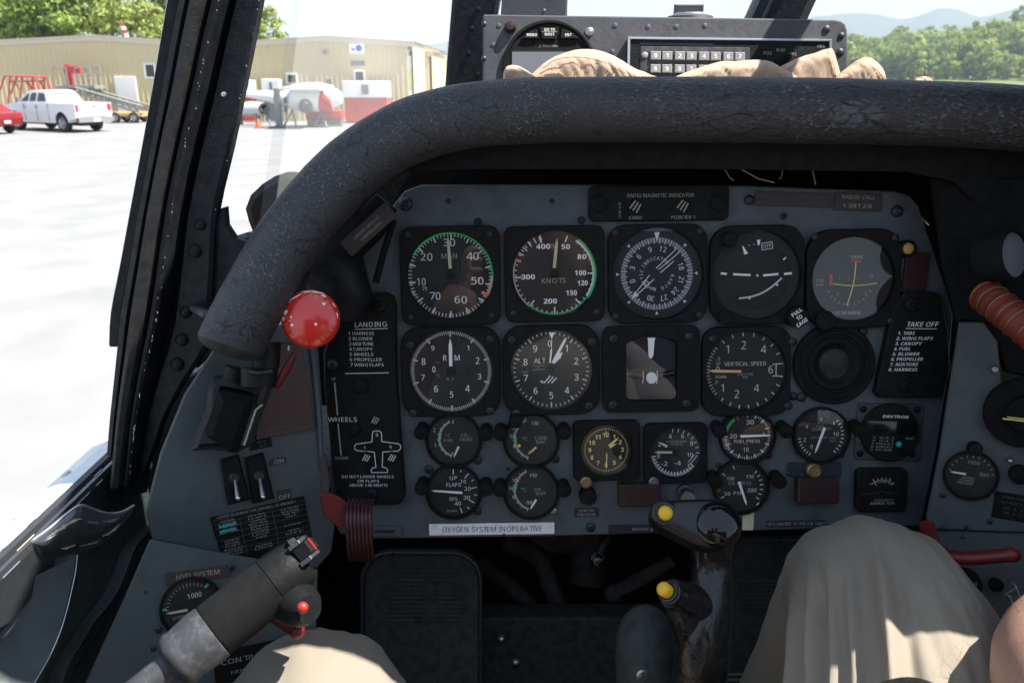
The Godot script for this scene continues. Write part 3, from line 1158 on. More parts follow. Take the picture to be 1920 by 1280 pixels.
	# the red car whose tail shows at the edge
	var o2 := ground(-38, 253)
	var b2 := Basis(Vector3.UP, deg_to_rad(205))
	b2 = Basis(Vector3(-cos(0.35), 0, -sin(0.35)), Vector3.UP, Vector3(-cos(0.35), 0, -sin(0.35)).cross(Vector3.UP))
	var c := thing("red_car", "dark red car, its tail beside the white pickup", "car", Transform3D(b2, o2 - b2 * Vector3(-1.3, 0, -0.8)))
	var cl := [[-2.1, 0.40], [-2.18, 0.7], [-2.15, 0.95], [-1.95, 1.0], [1.2, 0.98], [2.0, 0.85], [2.2, 0.6], [2.15, 0.32], [1.85, 0.3]]
	ar = arch(1.40, 0.37, 0.33)
	ar.reverse()
	cl += ar
	cl += [[0.9, 0.26], [-0.85, 0.26]]
	ar = arch(-1.3, 0.37, 0.33)
	ar.reverse()
	cl += ar
	cl += [[-1.75, 0.34]]
	var h3 := func(y: float) -> float: return 0.88 - maxf(0.0, 0.6 - y) * 0.15 - maxf(0.0, y - 0.8) * 0.2
	mb = MB.new()
	slab(mb, pv(cl), h3)
	part(mb, "body", M.car_red, c)
	var h4 := func(y: float) -> float: return 0.80 - maxf(0.0, y - 0.95) * 0.4
	mb = MB.new()
	slab(mb, pv([[-1.75, 0.98], [-1.2, 1.36], [-0.5, 1.44], [0.3, 1.42], [1.1, 0.98]]), h4)
	part(mb, "cabin", M.car_red, c)
	for side in [-1, 1]:
		glass_on(c, [[-1.45, 1.03], [-1.05, 1.32], [-0.3, 1.38], [-0.3, 1.03]], h4, side)
		glass_on(c, [[-0.2, 1.03], [-0.2, 1.38], [0.25, 1.36], [0.85, 1.03]], h4, side)
		wheel(c, -1.3, 0.31, 0.86 * side, 0.31, 0.2)
		wheel(c, 1.4, 0.31, 0.86 * side, 0.31, 0.2)
		mb = MB.new()
		mb.box(Vector3(-2.19, 0.72, side * 0.66 - 0.17), Vector3(-2.05, 0.90, side * 0.66 + 0.17), 0.03)
		part(mb, "tail_light", M.tail_red, c)
	mb = MB.new()
	mb.box(Vector3(-2.21, 0.5, -0.16), Vector3(-2.17, 0.62, 0.16), 0.002)
	part(mb, "licence_plate", M.white_paint, c)

func bar(mb: MB, a: Vector3, b: Vector3, r: float) -> void:
	mb.tube([a, b], r, 6)

func apron_clutter() -> void:
	# red work frame behind the pickup's cab
	var pl := Plane_.new(WALL.p + Vector3(0, 0, 2.6), Vector3(0, 0, 1))
	var z2 := Vector3(0, 0, -1.2)
	var o := hit(36, 232, pl)
	o.y = 0
	var root := thing("lift_frame", "red tubular lift frame standing behind the pickup's cab", "lift", Transform3D(Basis(), o))
	var P := func(x: float, y: float) -> Vector3: return hit(x, y, pl) - o
	for k in 2:
		var dz := z2 * k
		for s in [[-4, 178, 8, 142], [8, 142, 64, 144], [64, 144, 74, 172], [18, 152, 58, 152], [18, 142, 12, 228], [60, 144, 66, 228], [24, 152, 36, 168], [52, 152, 60, 168]]:
			var mb := MB.new()
			bar(mb, P.call(s[0], s[1]) + dz, P.call(s[2], s[3]) + dz, 0.045)
			part(mb, "tube", M.lift_red, root)
	for s in [[8, 142], [64, 144], [12, 226], [66, 226]]:
		var mb := MB.new()
		bar(mb, P.call(s[0], s[1]), P.call(s[0], s[1]) + z2, 0.045)
		part(mb, "cross_tube", M.lift_red, root)
	# mobile boarding conveyor with a railed platform on a red mast
	pl = Plane_.new(WALL.p + Vector3(0, 0, 2.0), Vector3(0, 0, 1))
	o = hit(150, 228, pl)
	o.y = 0
	root = thing("platform_lift", "grey railed platform lift on a red mast with sloping truss", "lift", Transform3D(Basis(), o))
	P = func(x: float, y: float) -> Vector3: return hit(x, y, pl) - o
	var mb := MB.new()
	var m0: Vector3 = P.call(118, 190)
	var m1: Vector3 = P.call(136, 120)
	mb.box(Vector3(m0.x, 0.0, -1.0), Vector3(m0.x + 0.30, m1.y, -0.7), 0.02)
	part(mb, "mast", M.lift_red, root)
	mb = MB.new()
	mb.box(Vector3(m0.x + 0.05, m1.y - 0.5, -0.75), Vector3(m1.x + 0.1, m1.y - 0.1, -0.5), 0.02)
	part(mb, "mast_head", M.lift_red, root)
	mb = MB.new()
	var d0: Vector3 = P.call(104, 166)
	var d1: Vector3 = P.call(176, 160)
	mb.box(Vector3(d0.x, d0.y, -1.3), Vector3(d1.x, d1.y, 0.0), 0.02)
	part(mb, "deck", M.lift_grey, root)
	for k in 2:
		for s in [[104, 162, 98, 128], [98, 128, 104, 124], [104, 124, 122, 127], [122, 127, 128, 160], [144, 160, 138, 128], [138, 128, 166, 124], [166, 124, 176, 160], [146, 142, 170, 140]]:
			mb = MB.new()
			bar(mb, P.call(s[0], s[1]) + z2 * k, P.call(s[2], s[3]) + z2 * k, 0.03)
			part(mb, "rail", M.lift_grey, root)
	for k in 2:
		for s in [[140, 164, 268, 200], [140, 172, 268, 214]]:
			mb = MB.new()
			bar(mb, P.call(s[0], s[1]) + z2 * k, P.call(s[2], s[3]) + z2 * k, 0.07)
			part(mb, "boom_chord", M.lift_grey, root)
		for i in 9:
			var x0 := 146.0 + i * 13.0
			mb = MB.new()
			bar(mb, P.call(x0, 165.5 + i * 3.7) + z2 * k, P.call(x0 + 7, 174 + i * 4.3) + z2 * k, 0.04)
			part(mb, "boom_brace", M.lift_grey, root)
	mb = MB.new()
	var q0: Vector3 = P.call(206, 222)
	var q1: Vector3 = P.call(262, 210)
	mb.box(Vector3(q0.x, 0.35, -1.3), Vector3(q1.x, q1.y, 0.1), 0.06)
	part(mb, "chassis", M.lift_orange, root)
	for x in [q0.x + 0.35, q1.x - 0.35, m0.x + 0.1]:
		wheel(root, x, 0.3, 0.2, 0.3, 0.2)
		wheel(root, x, 0.3, -1.4, 0.3, 0.2)
	# striped feather banner above the roof
	o = hit(193, 70, WALL) + Vector3(0, 0, -3)
	root = thing("feather_banner", "red, white and blue striped banner above the hangar roof", "banner", Transform3D(Basis(), o))
	mb = MB.new()
	bar(mb, Vector3(0.12, -4.2, 0), Vector3(-0.28, 1.0, 0), 0.025)
	part(mb, "pole", M.grey_metal, root)
	var cols := [M.plane_red, M.white_paint, M.plane_red, M.white_paint, M.flag_blue]
	for i in 5:
		mb = MB.new()
		var y1 := 0.98 - i * 0.21
		var y0 := y1 - 0.21
		var e0 := -0.26 + (0.98 - y0) * 0.25
		var e1 := -0.26 + (0.98 - y1) * 0.25
		mb.prism(pv([[e0, y0], [e0 + 0.25, y0], [e1 + 0.25 - (0.1 if i == 0 else 0.0), y1], [e1, y1]]), -0.015, 0.015)
		part(mb, "stripe", cols[i], root)
	# a dismantled white and red aeroplane on stands
	var pa := Plane_.new(ground(560, 238), Vector3(0, 0, 1))
	o = pa.p
	root = thing("small_aeroplane", "white and red light aeroplane on trestles before the hangar", "aeroplane", Transform3D(Basis(), o))
	P = func(x: float, y: float) -> Vector3: return hit(x, y, pa) - o
	var fus := []
	var rad := []
	for s in [[640, 184, 0.30], [620, 183, 0.62], [592, 184, 0.70], [560, 186, 0.60], [535, 186, 0.45], [500, 180, 0.28], [462, 176, 0.16]]:
		fus.push_back(P.call(s[0], s[1]))
		rad.push_back(s[2])
	mb = MB.new()
	mb.tube(fus, rad, 20)
	part(mb, "fuselage", M.white_paint, root)
	mb = MB.new()
	mb.tube([fus[1] + Vector3(0.05, -0.1, 0.1), P.call(610, 188) + Vector3(0, 0, 0.12), P.call(588, 194) + Vector3(0, 0, 0.12)], [0.50, 0.68, 0.3], 16)
	part(mb, "red_flash", M.plane_red, root)
	mb = MB.new()
	var tf: Vector3 = P.call(452, 176)
	mb.xf = Transform3D(Basis(), Vector3(tf.x, tf.y, -0.05))
	mb.prism(pv([[0.0, 0.0], [0.75, 0.05], [0.45, 0.75], [0.0, 0.85]]), 0.0, 0.08, 0.02)
	part(mb, "tail_fin", M.white_paint, root)
	mb = MB.new()
	mb.xf = Transform3D(Basis(), Vector3(tf.x, tf.y, -0.05))
	mb.prism(pv([[-0.28, 0.02], [-0.02, 0.0], [-0.02, 0.4], [-0.28, 0.36]]), 0.0, 0.08, 0.02)
	part(mb, "rudder", M.plane_red, root)
	mb = MB.new()
	var wg: Vector3 = P.call(578, 166)
	mb.xf = Transform3D(Basis(), wg)
	mb.prism(pv([[-0.9, -0.05], [1.0, -0.05], [1.05, 0.12], [0.2, 0.3], [-0.85, 0.1]]), -1.6, 1.9, 0.03)
	part(mb, "wing", M.white_paint, root)
	mb = MB.new()
	mb.xf = Transform3D(Basis(), P.call(578, 198) + Vector3(0, 0, 0.62))
	mb.lathe([Vector2(0.36, -0.5), Vector2(0.36, 0.1), Vector2(0.30, 0.16), Vector2(0.22, 0.0), Vector2(0.1, 0.0), Vector2(0.06, 0.12), Vector2(0, 0.14)], 24)
	part(mb, "engine", M.grey_metal, root)
	for s in [[548, 206], [604, 206], [500, 200]]:
		for dx in [-12, 12]:
			mb = MB.new()
			var e: Vector3 = P.call(s[0] + dx, 238)
			bar(mb, P.call(s[0], s[1]), Vector3(e.x, 0.02, 0.5), 0.05)
			part(mb, "trestle_leg", M.grey_metal, root)
	# jet pod, crates, hoist, cone
	o = ground(478, 234)
	var pb := Plane_.new(o, Vector3(0, 0, 1))
	root = thing("engine_pod", "grey engine pod with a round dark intake on a cradle", "engine", Transform3D(Basis(), o))
	P = func(x: float, y: float) -> Vector3: return hit(x, y, pb) - o
	mb = MB.new()
	mb.tube([P.call(440, 206), P.call(452, 205), P.call(470, 204), P.call(492, 204)], [0.2, 0.36, 0.40, 0.36], 20)
	part(mb, "pod", M.silver_paint, root)
	mb = MB.new()
	mb.xf = Transform3D(Basis(Vector3.UP, 0.9), P.call(491, 204) + Vector3(0.1, 0, 0.12))
	mb.lathe([Vector2(0.30, -0.15), Vector2(0.31, 0.12), Vector2(0.25, 0.14), Vector2(0.22, 0.0), Vector2(0, 0.0)], 20)
	part(mb, "intake", M.tyre, root)
	for x in [450, 484]:
		mb = MB.new()
		var e: Vector3 = P.call(x, 230)
		mb.box(Vector3(e.x - 0.06, 0.0, -0.3), Vector3(e.x + 0.06, P.call(x, 212).y, 0.3), 0.01)
		part(mb, "cradle", M.grey_metal, root)
	crate("white and red fuel bowser cabinet beside the hangar wall", ground(684, 231), [645, 152, 725, 205], M.white_paint, M.plane_red, 1.6)
	crate("white tool cabinet with red base behind the engine pod", ground(462, 229), [452, 150, 472, 205], M.white_paint, M.plane_red, 0.6)
	crate("white open panel crate beside the hoist", ground(508, 229), [494, 148, 523, 200], M.white_paint, M.grey_metal, 0.5)
	crate("low red equipment crate beneath the white aeroplane", ground(612, 237), [574, 207, 640, 234], M.plane_red, M.grey_metal, 0.8)
	o = ground(524, 240)
	var pc := Plane_.new(o, Vector3(0, 0, 1))
	root = thing("engine_hoist", "dark upright hoist with jib arm beside the white aeroplane", "hoist", Transform3D(Basis(), o))
	P = func(x: float, y: float) -> Vector3: return hit(x, y, pc) - o
	mb = MB.new()
	mb.box(Vector3(P.call(518, 240).x, 0.05, -0.15), Vector3(P.call(529, 240).x, P.call(524, 165).y, 0.1), 0.02)
	part(mb, "column", M.lift_grey, root)
	mb = MB.new()
	bar(mb, P.call(520, 170), P.call(553, 162), 0.07)
	part(mb, "jib", M.lift_grey, root)
	for s in [[512, 239], [540, 240]]:
		mb = MB.new()
		var e: Vector3 = P.call(s[0], s[1])
		bar(mb, Vector3(0, 0.12, 0), Vector3(e.x, 0.06, 0.7), 0.05)
		part(mb, "foot", M.lift_grey, root)
	for k in 2:
		mb = MB.new()
		bar(mb, P.call(535, 182 + k * 16), P.call(535, 194 + k * 16), 0.08)
		part(mb, "cylinder", M.grey_metal, root)
	o = ground(485, 240)
	root = thing("traffic_cone", "orange traffic cone beside the hoist", "cone", Transform3D(Basis(), o))
	var turn := Basis(Vector3.RIGHT, -PI / 2)
	mb = MB.new()
	mb.xf = Transform3D(turn, Vector3.ZERO)
	mb.lathe([Vector2(0.15, 0.03), Vector2(0.035, 0.46), Vector2(0.02, 0.47), Vector2(0, 0.47)], 16)
	part(mb, "cone", M.cone_orange, root)
	mb = MB.new()
	mb.box(Vector3(-0.19, 0.0, -0.19), Vector3(0.19, 0.03, 0.19), 0.005)
	part(mb, "base", M.tyre, root)

func crate(label: String, o: Vector3, r: Array, m: Material, m2: Material, depth: float) -> void:
	var pl := Plane_.new(o, Vector3(0, 0, 1))
	var root := thing("equipment_crate", label, "crate", Transform3D(Basis(), o))
	var a := hit(r[0], r[3], pl) - o
	var b := hit(r[2], r[1], pl) - o
	var mid := lerpf(a.y, b.y, 0.42)
	var mb := MB.new()
	mb.box(Vector3(a.x, mid, -depth), Vector3(b.x, b.y, 0.0), 0.03)
	part(mb, "cabinet", m, root)
	mb = MB.new()
	mb.box(Vector3(a.x + 0.04, 0.06, -depth), Vector3(b.x - 0.04, mid, -0.03), 0.03)
	part(mb, "base", m2, root)
	mb = MB.new()
	mb.box(Vector3(lerpf(a.x, b.x, 0.42), lerpf(mid, b.y, 0.2), 0.0), Vector3(lerpf(a.x, b.x, 0.58), lerpf(mid, b.y, 0.8), 0.03), 0.01)
	part(mb, "door_panel", M.grey_metal, root)

# ---------------------------------------------------------------- cockpit shell
func ribbon(mb: MB, strings: Array, pl: Plane_, sub := 3) -> void:
	# strings of [px, py, offset towards the pilot]; each gap between two strings is its own facet, smooth along its length
	var lines := []
	for s in strings:
		var raw := []
		for q in s:
			raw.push_back(hit(q[0], q[1], pl) + pl.b.z * q[2])
		lines.push_back(curve(raw, sub))
	for k in lines.size() - 1:
		var rows := []
		for i in lines[k].size():
			rows.push_back([lines[k][i], lines[k + 1][i]])
		var flip := []
		for i in range(rows.size() - 1, -1, -1):
			flip.push_back(rows[i])
		mb.grid(flip, false, false, Vector2(8, 1))
func plate(nm: String, pts: Array, pl: Plane_, lift: float, thick: float, bevel: float, m: Material, parent: Node3D) -> MeshInstance3D:
	var mb := MB.new()
	mb.xf = parent.transform.affine_inverse() * pl_xf(pl)
	mb.prism(poly_on(pts, pl), lift - thick, lift, bevel)
	return part(mb, nm, m, parent)
func R(x: float, y: float, z: float) -> Vector3:
	return EYE + Vector3(x, y, z)

func cockpit_shell() -> void:
	var mb := MB.new()
	mb.box(R(-0.50, -1.03, -1.25), R(0.72, -1.0, 0.6))
	setting(mb, "cockpit_floor", M.footwell)
	mb = MB.new()
	mb.box(R(-0.50, -1.0, -1.28), R(0.72, -0.37, -1.25))
	setting(mb, "firewall", M.footwell)
	mb = MB.new()
	mb.box(R(-0.37, -0.385, -1.28), R(0.63, -0.37, -0.74))
	setting(mb, "nose_light_block", M.footwell)  # hidden sheet added to keep daylight out of the footwell
	mb = MB.new()
	mb.box(R(0.60, -1.0, -1.25), R(0.63, -0.30, 0.6))
	setting(mb, "cockpit_wall_right", M.wall_paint)
	mb = MB.new()
	mb.box(R(-0.50, -1.0, 0.6), R(0.72, 0.19, 0.63))
	setting(mb, "rear_bulkhead", M.wall_paint)  # unseen wall, raised to block sky from the panel and dial glass
	mb = MB.new()
	mb.box(R(-0.395, -1.0, -1.25), R(-0.385, -0.345, 0.6))
	setting(mb, "fuselage_skin", M.wall_paint)
	# unseen ejection-style seat, added behind the pilot to dim panel and dial reflections
	var seat := thing("pilot_seat", "dark padded pilot seat with headrest, unseen, added behind the person to block sky", "seat", Transform3D())
	mb = MB.new()
	mb.box(R(-0.19, -0.95, 0.36), R(0.35, 0.02, 0.46), 0.02)
	part(mb, "backrest", M.matte, seat)
	mb = MB.new()
	mb.box(R(-0.06, 0.02, 0.33), R(0.22, 0.24, 0.45), 0.03)
	part(mb, "headrest", M.matte, seat)
	mb = MB.new()
	mb.box(R(-0.19, -0.95, -0.10), R(0.35, -0.80, 0.36), 0.02)
	part(mb, "cushion", M.matte, seat)
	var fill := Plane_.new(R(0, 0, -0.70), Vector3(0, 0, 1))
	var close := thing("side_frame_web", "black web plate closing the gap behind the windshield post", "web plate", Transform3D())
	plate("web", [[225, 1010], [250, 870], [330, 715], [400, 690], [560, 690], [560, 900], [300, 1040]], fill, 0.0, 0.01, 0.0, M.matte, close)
	# rib work on the port wall
	var lw := Plane_.new(R(-0.345, -0.5, -0.5), Vector3(1, 0, 0))
	var le := Plane_.new(R(-0.3165, -0.5, -0.5), Vector3(1, 0, 0))
	# the inner wall sheet, pierced by one long lightening hole
	var op := poly_on([[-30, 1300], [-12, 1160], [10, 1110], [34, 1094], [58, 1096], [77, 1112], [74, 1140], [40, 1220], [10, 1290]], lw)
	var lm := 0
	for i in op.size():
		if op[i].x < op[lm].x:
			lm = i
	if not Geometry2D.is_polygon_clockwise(op):
		op.reverse()
		lm = op.size() - 1 - lm
	var sheet_ := PackedVector2Array([Vector2(-1.1, -0.5), Vector2(0.75, -0.5), Vector2(0.75, 0.175), Vector2(-1.1, 0.175), Vector2(-1.1, op[lm].y + 0.0004)])
	for i in op.size():
		sheet_.push_back(op[(lm + i) % op.size()] + (Vector2(0, 0.0004) if i == 0 else Vector2.ZERO))
	sheet_.push_back(op[lm] + Vector2(0, -0.0004))
	sheet_.push_back(Vector2(-1.1, op[lm].y - 0.0004))
	mb = MB.new()
	mb.xf = pl_xf(lw)
	mb.flat(sheet_, 0.0)
	setting(mb, "cockpit_wall_left", M.wall_paint)
	var ribs := thing("wall_rib", "grey painted wall rib with a worn bright edge under the sill", "panel", Transform3D())
	var line := []
	for q in [[144, 1040], [140, 1075], [128, 1130], [112, 1185], [90, 1235], [55, 1295]]:
		line.push_back(hit(q[0], q[1], le) - Vector3(0.0285, 0, 0))
	line = curve(line, 4)
	mb = MB.new()
	var rows := []
	for p in line:
		rows.push_back([p, p + Vector3(0.028, 0, 0.0), p + Vector3(0.028, 0, 0.003), p + Vector3(0.0, 0, 0.045)])
	mb.grid(rows)
	part(mb, "flange", M.wall_paint, ribs)
	var edge := []
	for p in line:
		edge.push_back(p + Vector3(0.0285, 0.0, 0.0))
	mb = MB.new()
	mb.tube(edge, 0.0006, 6)
	part(mb, "bare_edge", M.chip, ribs)
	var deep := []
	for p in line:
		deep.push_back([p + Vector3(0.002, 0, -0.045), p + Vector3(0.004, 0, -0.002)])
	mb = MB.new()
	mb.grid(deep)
	part(mb, "channel_shade", M.hole, ribs)  # near-black strip painted as the shade in a channel
	for q in [[133, 1092], [92, 1098], [112, 1250]]:
		mb = MB.new()
		mb.xf = Transform3D(lw.b, hit(q[0], q[1], lw) + Vector3(0.002, 0, 0))
		mb.lathe([Vector2(0.003, 0), Vector2(0.002, 0.0015), Vector2(0, 0.002)], 10)
		part(mb, "rivet", M.screw, ribs)
	var slot := thing("lightening_hole", "long dark oval lightening hole in the port wall", "opening", pl_xf(lw))
	mb = MB.new()
	for i in op.size():
		var e0 := op[i]
		var e1 := op[(i + 1) % op.size()]
		mb.quad(v3(e0, -0.012), v3(e1, -0.012), v3(e1, 0.0), v3(e0, 0.0))
	part(mb, "turned_in_lip", M.wall_paint, slot)
	mb = MB.new()
	var loop := []
	for p in op:
		loop.push_back(Vector3(p.x, p.y, 0.001))
	loop.push_back(loop[0])
	mb.tube(loop, 0.0022, 6)
	part(mb, "rolled_edge", M.wall_paint, slot)
	# second seam: a folded skin with screws
	var seam := thing("wall_skin", "grey folded wall skin with a dark seam and screws", "panel", Transform3D())
	line = []
	for q in [[268, 985], [232, 1020], [214, 1060], [190, 1115], [150, 1165], [118, 1215], [96, 1250], [80, 1300]]:
		line.push_back(hit(q[0], q[1], lw))
	line = curve(line, 4)
	mb = MB.new()
	rows = []
	for p in line:
		rows.push_back([p + Vector3(0.001, 0, -0.14), p + Vector3(0.012, 0, -0.002), p + Vector3(0.011, 0, 0.0), p + Vector3(0.001, 0, 0.0005)])
	mb.grid(rows)
	part(mb, "skin", M.wall_paint, seam)
	for q in [[240, 1037], [110, 1248], [132, 1200]]:
		mb = MB.new()
		mb.xf = Transform3D(lw.b, hit(q[0], q[1], lw) + Vector3(0.011, 0, -0.004))
		mb.lathe([Vector2(0.0032, -0.004), Vector2(0.0032, 0.001), Vector2(0.002, 0.002), Vector2(0, 0.0022)], 10)
		part(mb, "screw", M.screw, seam)
	# canopy sill, running fore and aft
	var sill := thing("canopy_sill", "dark metal canopy rail with white riveted skin outside it", "rail", Transform3D())
	var sec := [[-0.412, -0.62], [-0.406, -0.42], [-0.396, -0.345], [-0.380, -0.3205], [-0.366, -0.3145], [-0.3515, -0.3125]]
	for k in 2:
		mb = MB.new()
		rows = []
		var cut: Array = sec if k == 0 else [[-0.3515, -0.3125], [-0.349, -0.309], [-0.345, -0.3105], [-0.343, -0.3165], [-0.339, -0.3155], [-0.3365, -0.308], [-0.333, -0.3075], [-0.3315, -0.312], [-0.333, -0.345]]
		for j in cut.size() - 1:
			var g := []
			for i in 9:
				var z := 0.35 - i * 0.13
				g.push_back([R(cut[j][0], cut[j][1], z), R(cut[j + 1][0], cut[j + 1][1], z)])
			var fl := []
			for i in range(8, -1, -1):
				fl.push_back(g[i])
			mb.grid(fl)
		part(mb, "outer_skin" if k == 0 else "rail_channel", M.skin_white if k == 0 else M.metal_dark, sill)
	for z in [-0.30, -0.37, -0.44, -0.475, -0.55, -0.62]:
		mb = MB.new()
		mb.xf = Transform3D(Basis(Vector3.RIGHT, -PI / 2).rotated(Vector3.BACK, 0.5), R(-0.372, -0.3172, z))
		mb.lathe([Vector2(0.0045, -0.001), Vector2(0.004, 0.0016), Vector2(0, 0.0024)], 12)
		part(mb, "rivet", M.silver_paint, sill)
	var rc := RandomNumberGenerator.new()
	rc.seed = 44
	for k in 22:
		var z0 := rc.randf_range(-0.62, -0.25)
		var ln := rc.randf_range(0.003, 0.022)
		var e: Array = [[-0.3365, -0.3076], [-0.3490, -0.3087], [-0.3316, -0.3115]][k % 3]
		mb = MB.new()
		mb.tube([R(e[0], e[1], z0), R(e[0], e[1], z0 + ln)], rc.randf_range(0.0003, 0.0007), 6)
		part(mb, "bare_chip", M.chip if k % 4 else M.primer, sill)
	# glossy sheath round the foot of the post
	var cap := thing("post_foot_fairing", "glossy black chipped fairing at the foot of the windshield post", "fairing", Transform3D())
	var upper := [[60, 1014], [90, 992], [122, 966], [150, 948], [172, 954], [200, 962], [228, 960], [250, 948]]
	var lower := [[62, 1022], [76, 1048], [104, 1044], [132, 1038], [160, 1028], [188, 1018], [214, 996], [246, 958]]
	rows = []
	for i in 8:
		var row := []
		for k in 7:
			var t := k / 6.0
			var x := lerpf(upper[i][0], lower[i][0], t)
			var y := lerpf(upper[i][1], lower[i][1], t)
			var d := lerpf(0.60, 0.50, 1.0 - i / 7.0) - sin(PI * clampf(t * 0.92 + 0.06, 0, 1)) * 0.022 * sin(PI * clampf(i / 7.0 * 0.9 + 0.08, 0, 1))
			row.push_back(dep(x, y, d))
		rows.push_back(row)
	var fine := []
	for row in rows:
		fine.push_back(curve(row, 3))
	var dense := []
	for j in fine[0].size():
		var col := []
		for i in 8:
			col.push_back(fine[i][j])
		dense.push_back(curve(col, 4))
	mb = MB.new()
	mb.grid(dense)
	part(mb, "shell", M.metal_dark, cap)
	for e in 2:
		var path: Array = dense[0] if e == 0 else dense[dense.size() - 1]
		mb = MB.new()
		mb.tube(path, 0.0011, 6)
		part(mb, "bare_edge", M.chip if e == 0 else M.metal_dark, cap)
	# flaked paint along the crown of the fairing
	var fl_r := RandomNumberGenerator.new()
	fl_r.seed = 17
	for q in [[5, 4, 14, 1], [6, 15, 19, 0], [5, 19, 24, 0], [15, 9, 13, 1], [16, 14, 20, 0], [14, 20, 25, 1]]:
		var lo := []
		for i in range(q[1], q[2] + 1):
			lo.push_back(dense[mini(q[0], dense.size() - 1)][mini(i, dense[0].size() - 1)])
		lo = curve(lo, 4)
		var strip := []
		for i in lo.size():
			var p: Vector3 = lo[i]
			var up := (EYE - p).normalized()
			var along: Vector3 = lo[mini(i + 1, lo.size() - 1)] - lo[maxi(i - 1, 0)]
			var across := up.cross(along).normalized()
			var wdt := fl_r.randf_range(0.0003, 0.0017) * sin(PI * clampf(float(i) / (lo.size() - 1), 0.03, 0.97))
			strip.push_back([p + up * 0.0007 - across * wdt, p + up * 0.0007 + across * wdt * fl_r.randf_range(0.3, 1.0)])
		mb = MB.new()
		mb.grid(strip)
		part(mb, "paint_chip", M.primer if q[3] else M.chip, cap)
	# flat black plate standing in for the shaded socket under the post
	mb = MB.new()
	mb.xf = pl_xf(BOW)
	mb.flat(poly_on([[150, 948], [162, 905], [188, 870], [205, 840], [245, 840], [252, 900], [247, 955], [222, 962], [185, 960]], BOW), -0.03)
	one(mb, "socket_shade_plate", M.post_black, "flat black plate standing in for the shaded socket at the windshield post foot", "socket")

func at_y(tab: Array, y: float) -> float:
	for i in tab.size() - 1:
		if y <= tab[i + 1][0]:
			return lerpf(tab[i][1], tab[i + 1][1], (y - tab[i][0]) / (tab[i + 1][0] - tab[i][0]))
	return tab[tab.size() - 1][1]

